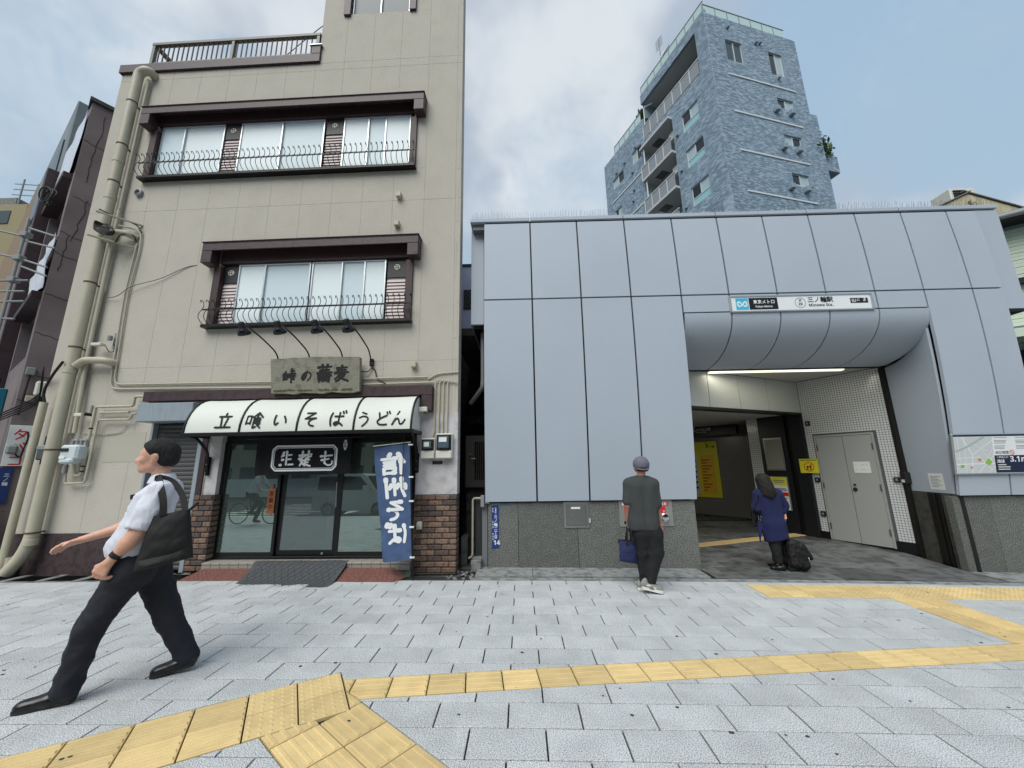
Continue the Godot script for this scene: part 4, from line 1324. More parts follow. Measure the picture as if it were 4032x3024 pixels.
func build_shop_fittings() -> void:
	# hanging curtain in the doorway
	var no := thing("noren_curtain", "short black split curtain with white brush lettering hanging in the shop doorway", "curtain", TL, V(-2.45, 1.47, 0.05))
	var nm := layer(grained("noren", Color(0.048, 0.05, 0.066), 0.95, null, 1.0), noise_tex(0.05, 61, [[0.0, 0.7], [1.0, 1.0]], 256, 4), 2.0)
	nm.rim_enabled = true; nm.rim = 0.2
	part(no, "curtain_rod", pipe([V(-3.42, 2.055, 0.05), V(-1.48, 2.055, 0.05)], 0.012, 8), mats["black_frame"])
	var wav := func(u, v): return V(0, 0.004 * sin(u * 9.0) * (1.0 - v), (0.010 * sin(u * 22.0 + 1.0) + 0.006 * sin(u * 47.0)) * (1.0 - v * 0.8))
	for k in 4:
		var a := -3.24 + k * 0.389
		var b := a + 0.384
		var g := Geo.new()
		g.slab(cloth_rows(V(a, 1.475 + 0.006 * (k % 2), 0.05), V(b, 1.48, 0.05), V(a, 2.065, 0.055), V(b, 2.065, 0.055), 14, 6, func(u, v): return wav.call((a + (b - a) * u + 3.24) / 1.556, v)), 0.002)
		part(no, "curtain_panel", g, nm)
	var put_on := func(src: Geo, dst: Geo) -> void:
		for i in range(0, src.v.size(), 3):
			var w := []
			for k in 3:
				var q: Vector3 = src.v[i + k]
				var v: float = clampf((q.y - 1.475) / 0.59, 0.0, 1.0)
				var d: Vector3 = wav.call((q.x + 3.24) / 1.556, v)
				w.append(q + V(0, 0, d.z + 0.0035))
			dst.tri(w[0], w[1], w[2], Vector3.BACK, Vector3.BACK, Vector3.BACK)
	var flat_g := Geo.new()
	ink_step = 0.0002
	for s in [["生", -2.85, 0.24], ["楚", -2.55, 0.24], ["む", -2.20, 0.23]]:
		ink(flat_g, s[0], Transform3D(Basis(Vector3(s[2], 0, 0), Vector3(0, s[2], 0), Vector3(0, 0, 1)), V(s[1], 1.605, 0.052)), 11.0, true)
	for o in [[0.0, 0.014], [0.028, 0.005]]:
		var i: float = o[0]
		var c := 0.06 - i * 0.4
		var lo := Vector2(-2.97 + i, 1.545 + i); var hi := Vector2(-1.92 - i, 1.925 - i)
		var ring := [Vector2(lo.x + c, lo.y), Vector2(hi.x - c, lo.y), Vector2(hi.x, lo.y + c), Vector2(hi.x, hi.y - c), Vector2(hi.x - c, hi.y), Vector2(lo.x + c, hi.y), Vector2(lo.x, hi.y - c), Vector2(lo.x, lo.y + c)]
		for k in 8:
			var a: Vector2 = ring[k]; var b: Vector2 = ring[(k + 1) % 8]
			var steps := maxi(1, int(a.distance_to(b) / 0.05))
			for e in steps:
				var p := a.lerp(b, float(e) / steps); var q := a.lerp(b, float(e + 1) / steps)
				for poly in Geometry2D.offset_polyline(PackedVector2Array([p, q]), o[1], Geometry2D.JOIN_MITER, Geometry2D.END_BUTT):
					flat_g.plate(poly, 0.0521)
	var leaf := PackedVector2Array()
	for k in 12:
		var a := TAU * k / 12.0
		leaf.append(Vector2(-1.79 + 0.033 * cos(a) * absf(cos(a)) ** 0.3 * signf(1.0), 1.93 + 0.085 * sin(a)))
	var lt := Geo.new()
	put_on.call(flat_g, lt)
	part(no, "lettering", lt, mats["ink_white"])
	flat_g = Geo.new()
	flat_g.plate(leaf, 0.0521)
	lt = Geo.new()
	put_on.call(flat_g, lt)
	part(no, "emblem", lt, mats["ink_white"])
	flat_g = Geo.new()
	for k in 2:
		flat_g = Geo.new()
		line_of(flat_g, "御膳"[k], V(-1.813, 1.935 - k * 0.052, 0.0535), 0.046, 0.052, 9.0, true)
		lt = Geo.new()
		put_on.call(flat_g, lt)
		part(no, "character", lt, mats["ink_black"])
	# vertical banner on a pole
	var nb := thing("banner_flag", "tall blue cloth banner with white mirrored lettering on a thin black pole", "banner", TL, V(-0.55, 0.0, 0.36))
	var bm := layer(grained("banner_cloth", Color(0.285, 0.37, 0.52), 0.9, null, 1.0), noise_tex(0.012, 62, [[0.0, 0.82], [1.0, 1.0]], 256, 4), 1.2)
	bm.backlight_enabled = true
	bm.backlight = Color(0.25, 0.25, 0.25)
	var bw := func(u, v): return V(0.012 * sin(v * 5.0) * (1.0 - u), 0.0, 0.03 * sin(u * 5.0 + v * 4.0) * (1.15 - u) + 0.012 * sin(v * 17.0 + u * 6.0) * (1.0 - u))
	var A := V(-0.97, 0.255, 0.36); var B := V(-0.565, 0.285, 0.36); var Cc := V(-1.195, 1.865, 0.36); var Dd := V(-0.655, 1.915, 0.36)
	var bg := Geo.new()
	bg.slab(cloth_rows(A, B, Cc, Dd, 14, 36, bw), 0.0015)
	part(nb, "banner_cloth", bg, bm)
	flat_g = Geo.new()
	var chars := [["信", 0.735, 0.195], ["州", 0.53, 0.185], ["そ", 0.325, 0.195], ["ば", 0.13, 0.19]]
	for s in chars:
		ink(flat_g, s[0], Transform3D(Basis(Vector3(-0.72, 0, 0), Vector3(0, s[2], 0), Vector3(0, 0, 1)), V(0.90, s[1], 0)), 14.0, true)
	lt = Geo.new()
	for i in range(0, flat_g.v.size(), 3):
		var w := []
		for k in 3:
			var q: Vector3 = flat_g.v[i + k]
			w.append(A.lerp(B, q.x).lerp(Cc.lerp(Dd, q.x), q.y) + bw.call(q.x, q.y) + V(0, 0, 0.004 + q.z))
		lt.tri(w[0], w[1], w[2], Vector3.BACK, Vector3.BACK, Vector3.BACK)
	part(nb, "lettering", lt, mats["ink_white"])
	part(nb, "pole", pipe([V(-0.525, 0.02, 0.37), V(-0.60, 1.2, 0.36), V(-0.655, 1.95, 0.355)], 0.011, 8), mats["black_frame"])
	part(nb, "cross_rod", pipe([V(-0.64, 1.94, 0.362), V(-1.21, 1.885, 0.362)], 0.007, 6), mats["white_plastic"])
	for v in [0.02, 0.27, 0.49, 0.70, 0.99]:
		var p := B.lerp(Dd, v)
		part(nb, "banner_loop", bx(p + V(-0.02, -0.012, -0.016), p + V(0.045, 0.012, 0.018), 0.003), mats["paper"])
	part(nb, "chain", pipe([V(-0.735, 2.08, 0.40), V(-0.73, 1.5, 0.41), V(-0.715, 1.25, 0.41)], 0.005, 4), mats["cable_black"])
	# carved wooden board with its lamps
	var sb := thing("wooden_signboard", "weathered grey wooden signboard with black carved brush characters above the awning", "sign", TL, V(-2.33, 2.77, 0.12))
	var wood := layer(grained("board_wood", Color(0.56, 0.55, 0.49), 0.85, noise_tex(0.03, 71, [[0.0, 0.72], [0.35, 0.88], [0.5, 0.97], [0.62, 0.82], [1.0, 1.0]], 512, 5), Vector3(0.45, 3.2, 1.0), false, noise_tex(0.05, 73, [[0.0, 0.0], [1.0, 1.0]], 256, 4), 0.3), noise_tex(0.02, 72, [[0.0, 0.78], [0.5, 1.0], [1.0, 1.0]], 256, 4), 0.9)
	var outl := PackedVector2Array()
	for i in 13: outl.append(Vector2(lerpf(-3.02, -1.565, i / 12.0), 2.765 + 0.012 * sin(i * 1.7) + 0.006 * cos(i * 3.1)))
	for i in 13: outl.append(Vector2(lerpf(-1.60, -3.10, i / 12.0), 3.345 + 0.022 * sin(PI * i / 12.0) + 0.004 * sin(i * 2.3)))
	var wg := Geo.new()
	wg.prism(outl, 0.10, 0.185)
	part(sb, "board", wg, wood)
	var moss := Geo.new()
	for i in 40:
		var x := rng.randf_range(-2.98, -1.62)
		var poly := PackedVector2Array()
		var r := rng.randf_range(0.012, 0.04)
		for a in 7: poly.append(Vector2(x + cos(TAU * a / 7) * r * 1.6 * rng.randf_range(0.7, 1.2), 2.80 + rng.randf_range(-0.004, 0.02) + sin(TAU * a / 7) * r * 0.5))
		moss.plate(poly, 0.1856 + 0.0001 * i)
	part(sb, "moss", moss, flat("moss", Color(0.31, 0.31, 0.20), 1.0)).set_meta("kind", "stuff")
	lt = Geo.new()
	ink_step = 0.0003
	for s in [["峠", -2.87, 0.235], ["の", -2.565, 0.20], ["蕎", -2.30, 0.27], ["麦", -2.005, 0.255]]:
		ink(lt, s[0], Transform3D(Basis(Vector3(s[2], 0, 0), Vector3(0, s[2] * 1.05, 0), Vector3(0, 0, 1)), V(s[1], 2.94, 0.187)), 12.5, true)
	part(sb, "lettering", lt, mats["ink_black"])
	var knot := PackedVector2Array()
	for a in 10: knot.append(Vector2(-2.415 + 0.028 * cos(TAU * a / 10), 3.0 + 0.042 * sin(TAU * a / 10)))
	var kg := Geo.new()
	kg.plate(knot, 0.1862)
	part(sb, "bare_wood_patch", kg, flat("bare_wood", Color(0.55, 0.42, 0.28), 0.8))
	var names := ["black gooseneck wall lamp over the left end of the wooden signboard", "black gooseneck wall lamp, second from the left above the wooden signboard", "black gooseneck wall lamp, third from the left above the wooden signboard", "black gooseneck wall lamp fixed beside the right end of the wooden signboard"]
	var xs := [-3.03, -2.49, -1.93, -1.46]
	for i in 4:
		var x: float = xs[i]
		var lp := thing("wall_lamp", names[i], "wall lamp", TL, V(x, 3.3, 0.0), "gooseneck lamps above the signboard")
		var y0 := 3.30
		part(lp, "arm", pipe(bend([V(x, y0, 0.015), V(x, y0 + 0.02, 0.07), V(x, 3.47, 0.16), V(x, 3.60, 0.55), V(x, 3.69, 0.98)], 0.14, 6), 0.0115, 8), mats["black_iron"])
		part(lp, "mount", bx(V(x - 0.032, y0 - 0.07, 0.0), V(x + 0.032, y0 + 0.05, 0.05), 0.006), mats["black_iron"])
		var tilt := Basis(Vector3(1, 0, 0), 0.62)
		var sg := Geo.new()
		sg.lathe([Vector2(0.086, -0.185), Vector2(0.088, -0.18), Vector2(0.085, -0.145), Vector2(0.068, -0.11), Vector2(0.048, -0.085), Vector2(0.044, -0.01), Vector2(0.036, 0.0), Vector2(0.0, 0.004)], Transform3D(tilt, V(x, 3.68, 1.0)), 20)
		part(lp, "lamp_shade", sg, flat("lamp_black", Color(0.03, 0.03, 0.032), 0.25, 0.0))
		var ig := Geo.new()
		ig.lathe([Vector2(0.0, -0.10), Vector2(0.06, -0.115), Vector2(0.080, -0.15), Vector2(0.0845, -0.184)], Transform3D(tilt, V(x, 3.68, 1.0)), 20)
		part(lp, "reflector", ig, mats["alu_white"])
		var bg2 := Geo.new()
		bg2.lathe([Vector2(0.0, -0.165), Vector2(0.03, -0.155), Vector2(0.036, -0.13), Vector2(0.02, -0.10)], Transform3D(tilt, V(x, 3.68, 1.0)), 12)
		part(lp, "bulb", bg2, flat("bulb_glass", Color(0.75, 0.75, 0.72), 0.2))
	part(shop, "cable", pipe(bend([V(-1.60, 3.12, 0.12), V(-1.5, 3.12, 0.04), V(-1.46, 3.2, 0.02), V(-1.40, 3.18, 0.02), V(-1.36, 3.0, 0.02), V(-1.2, 2.92, 0.05)], 0.06), 0.009, 6), mats["cable_black"])
	# meters
	for i in 2:
		var x0: float = [-0.56, -0.325][i]
		var x1: float = [-0.34, -0.065][i]
		var y0: float = [1.69, 1.69][i]
		var y1: float = [2.01, 2.08][i]
		var mt := thing("electricity_meter", ["smaller electricity meter in a cream case, left of the pair beside the awning", "larger electricity meter in a cream case, right of the pair at the building corner"][i], "electricity meter", TL, V((x0 + x1) / 2, y0, 0.0), "electricity meters by the shop front")
		part(mt, "case", bx(V(x0, y0, 0.0), V(x1, y1, 0.10), 0.012), mats["white_plastic"])
		part(mt, "window", bx(V(x0 + 0.012, y0 + 0.13, 0.10), V(x1 - 0.012, y1 - 0.02, 0.106)), mats["dark_plastic"])
		var dg := Geo.new()
		dg.box(V(x0 + 0.045, y0 + 0.155, 0.106), V(x1 - 0.045, y1 - 0.045, 0.165), 0.014)
		part(mt, "dial_housing", dg, flat("meter_glass", Color(0.30, 0.36, 0.40), 0.1))
		part(mt, "dial", bx(V(x0 + 0.065, y1 - 0.135, 0.1652), V(x1 - 0.075, y1 - 0.065, 0.168)), mats["paper"])
		part(mt, "cover", bx(V(x0 + 0.004, y0 + 0.002, 0.10), V(x1 - 0.004, y0 + 0.115, 0.125), 0.012), mats["white_plastic"])
	solid("number_plate", "small black number plate under the electricity meters", "plate", TL, V(-0.34, 1.60, 0.006), bx(V(-0.39, 1.605, 0.006), V(-0.23, 1.655, 0.014), 0.002), mats["dark_plastic"])
	var swb := thing("switch_box", "small cream switch box on the brick pier beside the banner", "switch", TL, V(-0.55, 0.64, 0.0))
	part(swb, "case", bx(V(-0.59, 0.645, 0.02), V(-0.515, 0.755, 0.09), 0.008), mats["white_plastic"])
	part(swb, "flap", bx(V(-0.582, 0.655, 0.09), V(-0.523, 0.70, 0.097), 0.003), mats["pipe_beige"])
	solid("junction_box", "small white junction box under the maroon band right of the awning", "junction box", TL, V(-0.52, 2.42, 0.12), bx(V(-0.60, 2.425, 0.12), V(-0.46, 2.50, 0.18), 0.008), mats["white_plastic"])
	var gm := thing("gas_meter", "white gas meter with pale pipes on the beige wall", "gas meter", TL, V(-6.2, 1.72, 0.1))
	part(gm, "case", bx(V(-6.36, 1.76, 0.06), V(-6.06, 2.0, 0.24), 0.03), flat("meter_white", Color(0.74, 0.78, 0.79), 0.4))
	part(gm, "case_lower", bx(V(-6.33, 1.70, 0.08), V(-6.10, 1.79, 0.262), 0.028), flat("meter_white", Color(0.74, 0.78, 0.79), 0.4))
	part(gm, "counter", bx(V(-6.33, 1.895, 0.241), V(-6.20, 1.945, 0.258), 0.004), mats["dark_plastic"])
	for x in [-6.28, -6.13]:
		part(gm, "elbow", pipe(bend([V(x, 1.98, 0.14), V(x, 2.08, 0.14), V(x + 0.07, 2.08, 0.14), V(x + 0.07, 1.98, 0.10)], 0.04), 0.024, 8), mats["grey_plastic"])
	part(gm, "valve", pipe([V(-6.34, 1.56, 0.12), V(-6.34, 1.68, 0.12)], 0.034, 8), mats["grey_plastic"])
	part(gm, "label", bx(V(-6.31, 1.78, 0.262), V(-6.22, 1.83, 0.2635)), mats["paper"])
	var em := thing("electricity_meter", "old grey electricity meter on a black board behind the drainpipes", "electricity meter", TL, V(-6.78, 1.7, 0.0))
	part(em, "board", bx(V(-6.90, 1.70, 0.0), V(-6.68, 2.16, 0.05), 0.004), mats["dark_plastic"])
	part(em, "case", bx(V(-6.885, 1.77, 0.05), V(-6.70, 1.98, 0.14), 0.02), flat("meter_grey", Color(0.26, 0.29, 0.29), 0.4))
	part(em, "lid", bx(V(-6.89, 1.93, 0.05), V(-6.695, 2.01, 0.15), 0.015), mats["grey_plastic"])
	part(em, "cable", pipe(bend([V(-6.80, 1.74, 0.06), V(-6.82, 1.62, 0.08), V(-6.74, 1.62, 0.08), V(-6.73, 1.74, 0.06)], 0.04), 0.012, 6), mats["cable_black"])
	var sp := thing("security_light", "small sensor light with exposed wires high on the beige wall beside the drainpipe", "security light", TL, V(-6.12, 3.7, 0.0))
	part(sp, "back_plate", bx(V(-6.09, 3.66, 0.0), V(-5.99, 3.95, 0.03), 0.004), mats["grey_plastic"])
	part(sp, "lamp_head", bx(V(-6.30, 3.68, 0.10), V(-6.12, 3.73, 0.19), 0.008), mats["white_plastic"])
	part(sp, "sensor", pipe([V(-6.10, 3.80, 0.08), V(-6.10, 3.88, 0.08)], 0.035, 10), mats["grey_plastic"])
	part(sp, "wire", pipe(bend([V(-6.15, 3.72, 0.1), V(-6.08, 3.58, 0.06), V(-6.02, 3.62, 0.03), V(-6.06, 3.75, 0.04)], 0.05), 0.006, 5), mats["cable_black"])
	sp = thing("security_light", "small white floodlight low on the beige wall above the gas meter", "security light", TL, V(-6.2, 2.45, 0.0))
	part(sp, "lamp_head", bx(V(-6.33, 2.47, 0.10), V(-6.20, 2.52, 0.18), 0.006), mats["white_plastic"])
	part(sp, "arm", bx(V(-6.21, 2.48, 0.0), V(-6.17, 2.53, 0.14), 0.004), mats["dark_plastic"])
	part(sp, "sensor", pipe([V(-6.19, 2.54, 0.05), V(-6.19, 2.66, 0.05)], 0.02, 8), mats["grey_plastic"])
	# wooden plate hung on the glass
	var op := thing("open_plate", "small wooden plate with dark characters hanging in the left shop window", "sign", TL, V(-3.02, 0.87, -0.1))
	var og := Geo.new()
	og.box(V(-3.075, 0.875, -0.108), V(-2.955, 1.26, -0.095), 0.004)
	part(op, "board", og, flat("plate_wood", Color(0.50, 0.27, 0.10), 0.6))
	part(op, "hanger", pipe([V(-3.015, 1.26, -0.10), V(-3.015, 1.33, -0.11)], 0.009, 6), flat("plate_wood", Color(0.50, 0.27, 0.10), 0.6))
	lt = Geo.new()
	line_of(lt, "営業中", V(-3.058, 1.145, -0.0945), 0.085, 0.105, 10.0, true)
	part(op, "lettering", lt, mats["ink_black"])
	# ramps and mat on the pavement before the door
	var red := layer(grained("ramp_red", Color(0.50, 0.325, 0.285), 0.85, null, 1.0), noise_tex(0.03, 81, [[0.0, 0.7], [1.0, 1.0]], 256, 4), 2.5)
	var ramps := [[-3.78, -3.40, "red plastic kerb ramp at the left end beside the brick pier", -1], [-3.395, -3.0, "red plastic kerb ramp between the grey mat and the leftmost ramp", 0], [-1.66, -1.27, "red plastic kerb ramp touching the right side of the grey mat", 0], [-1.265, -0.90, "red plastic kerb ramp at the right end below the banner", 1]]
	for r in ramps:
		var rp := thing("kerb_ramp", r[2], "kerb ramp", TL, V((r[0] + r[1]) / 2, 0.02, 0.3), "red kerb ramps before the shop door")
		var xl: float = r[0]; var xr: float = r[1]
		var bl: float = 0.17 if r[3] == -1 else 0.0
		var br: float = 0.22 if r[3] == 1 else 0.0
		var gy0 := 0.018
		var top := 0.125
		var g := Geo.new()
		var P := [V(xl - bl, gy0, 0.40 if bl > 0 else 0.46), V(xr + br * 0.6, gy0, 0.46), V(xr, top, 0.13), V(xl, top, 0.13)]
		g.face(P, V((xl + xr) / 2, -0.2, 0.2))
		g.face([V(xr, top, 0.13), V(xr + br * 0.6, gy0, 0.46), V(xr + br, gy0, 0.20)], V(xl, 0, 0.2))
		g.face([V(xl, top, 0.13), V(xl - bl, gy0, 0.40), V(xl - bl, gy0, 0.13)], V(xr, 0, 0.2))
		g.face([P[0], P[1], P[1] - V(0, 0.016, 0), P[0] - V(0, 0.016, 0)], V((xl + xr) / 2, 0, 0.0))
		part(rp, "ramp_body", g, red)
		var st := Geo.new()
		for i in 7:
			for j in 6:
				var f := (j + 0.6) / 6.5
				var p: Vector3 = P[0].lerp(P[1], (i + 0.5) / 7.0).lerp(P[3].lerp(P[2], (i + 0.5) / 7.0), f)
				st.box(V(-0.014, -0.004, -0.006), V(0.014, 0.005, 0.006), 0.002, Transform3D(Basis(Vector3(1, 0, 0), 0.31) * Basis(Vector3.UP, PI / 4 if (i + j) % 2 == 0 else -PI / 4), p))
		part(rp, "ramp_studs", st, red)
	var mat_ := thing("door_mat", "large dark grey ribbed rubber mat draped over the step before the shop door", "mat", TL, V(-2.35, 0.02, 0.4))
	var mrows := []
	var prof := [[0.205, 0.02, -3.05, -1.62], [0.2, 0.12, -3.03, -1.61], [0.145, 0.20, -3.0, -1.605], [0.095, 0.33, -2.985, -1.60], [0.045, 0.47, -2.97, -1.595], [0.028, 0.58, -2.96, -1.59], [0.024, 0.69, -2.95, -1.60]]
	prof.reverse()
	for q in prof:
		var row := []
		for i in 16:
			row.append(V(lerpf(q[2], q[3], i / 15.0), q[0] + 0.003 * sin(i * 1.1 + q[1] * 9.0), q[1] + 0.003 * sin(i * 0.9)))
		mrows.append(row)
	var mg := Geo.new()
	mg.slab(mrows, 0.008)
	var mm := layer(grained("mat_rubber", Color(0.30, 0.315, 0.325), 0.85, null, 1.0), noise_tex(0.04, 82, [[0.0, 0.75], [1.0, 1.0]], 256, 4), 2.0)
	part(mat_, "mat_sheet", mg, mm)
	var ridges := Geo.new()
	for d in 2:
		for k in range(-3, 17):
			var pts := []
			for s in 13:
				var f := s / 12.0
				var u: float = k / 14.0 + (f * 0.35 if d == 0 else -f * 0.35) + (0.0 if d == 0 else 0.2)
				if u < 0.02 or u > 0.98: continue
				var r := f * (mrows.size() - 1)
				var j := mini(int(r), mrows.size() - 2)
				var i := mini(int(u * 15.0), 14)
				var a: Vector3 = mrows[j][i].lerp(mrows[j][i + 1], u * 15.0 - i)
				var b: Vector3 = mrows[j + 1][i].lerp(mrows[j + 1][i + 1], u * 15.0 - i)
				pts.append(a.lerp(b, r - j) + V(0, 0.001, 0.001))
			if pts.size() > 1: ridges.tube(pts, 0.0045, 4, false)
	part(mat_, "mat_ridges", ridges, mm)

# ---------------------------------------------------------------- metro station entrance
var station: Node3D

func zf(y: float) -> float:
	# the panelled front bulges gently: furthest out at 4.2 m
	return -6.063 - 0.0231 * (y - 4.2) * (y - 4.2)

func front_panel(parent: Node3D, called: String, x0: float, x1: float, y0: float, y1: float, gap := 0.0135) -> void:
	var rows := []
	var n := maxi(2, int((y1 - y0) / 0.28))
	for j in n + 1:
		var y := lerpf(y0 + gap, y1 - gap, float(j) / n)
		var row := []
		for i in 3: row.append(V(lerpf(x0 + gap, x1 - gap, i / 2.0), y, zf(y)))
		rows.append(row)
	var g := Geo.new()
	g.slab(rows, 0.05)
	part(parent, called, g, mats["panel_grey"])

func build_station() -> void:
	station = thing("station_entrance", "grey panelled metro station entrance with bulging front and speckled granite base", "station entrance", TS, V(4.0, -0.05, -6.35))
	var xs := [-0.59, 0.25, 1.09, 1.94, 2.79, 3.595, 4.405, 5.215, 6.03, 6.84, 7.635, 8.145]
	var joints: Material = mats["joint_black"]
	# dark backing behind the joints
	for sect in [[-0.55, 2.76, 1.0, 4.36], [-0.55, 8.13, 4.34, 5.93], [2.76, 6.86, 4.05, 4.36], [6.90, 8.13, 1.0, 4.36]]:
		var rows := []
		for j in 11:
			var y := lerpf(sect[2], sect[3], j / 10.0)
			rows.append([V(sect[0], y, zf(y) - 0.04), V(sect[1], y, zf(y) - 0.04)])
		var g := Geo.new()
		g.slab(rows, 0.10)
		part(station, "joint_backing", g, joints)
	for i in xs.size() - 1:
		front_panel(station, "wall_panel", xs[i], xs[i + 1], 4.36, 5.875)
		if i < 4 or i > 8:
			front_panel(station, "wall_panel", xs[i], xs[i + 1], 0.99, 4.36)
		else:
			front_panel(station, "lintel_panel", xs[i], xs[i + 1], 4.04, 4.36)
	# curved underside leading into the entrance
	var edge := [2.80, 3.595, 4.405, 5.215, 6.03, 6.86]
	var back := []
	for i in 5:
		var rows := []
		for j in 13:
			var a := PI / 2 * (12 - j) / 12.0
			var z := -7.12 + 1.058 * cos(a)
			var y := 4.03 - 0.735 * sin(a)
			rows.append([V(edge[i] + 0.011, y, z), V((edge[i] + edge[i + 1]) / 2, y, z), V(edge[i + 1] - 0.011, y, z)])
		var g := Geo.new()
		g.slab(rows, 0.03)
		part(station, "soffit_panel", g, mats["panel_grey"])
	for j in 13:
		var a := PI / 2 * (12 - j) / 12.0
		back.append([V(2.78, 4.045 - 0.71 * sin(a), -7.12 + 1.02 * cos(a)), V(6.98, 4.045 - 0.71 * sin(a), -7.12 + 1.02 * cos(a))])
	var bg := Geo.new()
	bg.slab(back, 0.03)
	part(station, "joint_backing", bg, joints)
	part(station, "soffit_trim", bx(V(2.78, 3.275, -7.165), V(6.98, 3.305, -7.125), 0.003), mats["bronze_dark"])
	# coping and bird spikes
	var cuts := [-0.845, 0.25, 1.94, 3.595, 5.215, 6.84, 8.56]
	for i in cuts.size() - 1:
		part(station, "coping", bx(V(cuts[i] + 0.009, 5.912, -6.75), V(cuts[i + 1] - 0.009, 5.985, -6.128), 0.006), mats["panel_grey"])
	var sp := Geo.new()
	for i in 190:
		var x := -0.80 + i * 0.049 + rng.randf_range(-0.008, 0.008)
		for k in 2:
			sp.tube([V(x, 5.985, -6.2 - 0.05 * k), V(x + rng.randf_range(-0.012, 0.012), 6.115 + rng.randf_range(-0.02, 0.02), -6.16 - 0.10 * k + rng.randf_range(-0.02, 0.02))], 0.0022, 3, false)
	part(station, "bird_spikes", sp, mats["steel"]).set_meta("kind", "stuff")
	# overhanging flanks left and right
	part(station, "flank_panel", bx(V(-0.838, 4.02, -6.40), V(-0.605, 5.885, -6.34), 0.006), mats["panel_grey"])
	part(station, "flank_panel", bx(V(-0.842, 4.02, -9.0), V(-0.80, 5.885, -6.405), 0.006), mats["panel_grey"])
	part(station, "flank_underside", bx(V(-0.80, 3.97, -9.0), V(-0.62, 4.015, -6.40), 0.004), mats["bronze_dark"])
	part(station, "flank_panel", bx(V(8.16, 4.02, -6.22), V(8.56, 5.885, -6.15), 0.006), mats["panel_grey"])
	part(station, "flank_panel", bx(V(8.50, 4.02, -9.0), V(8.555, 5.885, -6.225), 0.006), mats["panel_grey"])
	part(station, "flank_underside", bx(V(8.16, 3.97, -9.0), V(8.52, 4.015, -6.16), 0.004), mats["bronze_dark"])
	var body := Geo.new()
	body.box(V(-0.585, 0.98, -12.0), V(-0.52, 5.88, -6.30))
	body.box(V(8.08, -0.2, -16.0), V(8.15, 5.88, -6.30))
	body.box(V(-0.80, 5.80, -16.0), V(8.5, 5.90, -6.2))
	body.box(V(-0.58, -0.2, -16.2), V(8.15, 5.9, -16.0))
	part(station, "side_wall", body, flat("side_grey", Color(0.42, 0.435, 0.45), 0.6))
	# granite base
	var slabs := [[-0.545, -0.06, 0], [-0.06, 0.88, 1], [0.88, 1.84, 0], [1.84, 2.755, 2]]
	for s in slabs:
		part(station, "granite_slab", bx(V(s[0] + 0.0025, -0.12, -6.45), V(s[1] - 0.0025, 0.982, -6.35), 0.003), mats["granite_%d" % s[2]])
	part(station, "granite_slab", bx(V(-0.552, -0.1, -8.5), V(-0.45, 0.98, -6.452), 0.003), mats["granite_0"])
	part(station, "granite_slab", bx(V(2.66, -0.12, -7.2), V(2.757, 0.982, -6.452), 0.003), mats["granite_1"])
	slabs = [[6.775, 7.345, 1], [7.345, 8.23, 0], [8.23, 9.2, 2], [9.2, 10.4, 1]]
	for s in slabs:
		part(station, "granite_slab", bx(V(s[0] + 0.0025, -0.3, -6.47), V(s[1] - 0.0025, 0.985, -6.36), 0.003), mats["granite_%d" % s[2]])
	# right-hand return of the opening
	var dir := V(0.130, 0, -1).normalized()
	var tr := Transform3D(Basis(dir, Vector3.UP, dir.cross(Vector3.UP)), V(6.815, 0, -6.10))
	var poly := PackedVector2Array()
	for j in 8:
		var y := lerpf(1.02, 4.0, j / 7.0)
		poly.append(Vector2(-(zf(y) + 6.10) + 0.10, y))
	for j in range(1, 12):
		var a := PI / 2 * j / 12.0
		poly.append(Vector2(0.99 * (1 - cos(a)) + 0.09, 3.99 - 0.72 * sin(a)))
	poly.append(Vector2(1.10, 3.27)); poly.append(Vector2(1.10, 1.02))
	var clean := PackedVector2Array()
	for p in poly:
		if clean.size() == 0 or p.distance_to(clean[clean.size() - 1]) > 0.02: clean.append(p)
	var hull := clean
	var rg := Geo.new()
	rg.prism(hull, 0.0, 0.04, tr)
	part(station, "return_panel", rg, mats["panel_grey"])
	part(station, "return_backing", bx(V(0.26, -0.2, 0.045), V(1.12, 3.28, 0.10), 0.0, tr), joints)
	part(station, "return_granite", bx(V(0.28, -0.3, -0.004), V(0.52, 1.012, 0.04), 0.003, tr), mats["granite_rough"])
	for k in 3:
		part(station, "guide_rail", bx(V(0.53 + k * 0.075, -0.3, -0.02 - 0.01 * (k % 2)), V(0.585 + k * 0.075, 1.012, 0.04), 0.004, tr), mats["bronze_dark"])
	part(station, "return_granite", bx(V(0.76, -0.3, -0.004), V(1.06, 1.012, 0.04), 0.003, tr), mats["granite_rough"])
	part(station, "edge_frame", bx(V(1.045, -0.3, -0.06), V(1.135, 3.27, 0.05), 0.004, tr), mats["bronze_dark"])
	# left-hand return
	part(station, "return_panel", bx(V(2.70, 0.99, -7.2), V(2.782, 4.0, -6.36), 0.004), mats["panel_grey"])

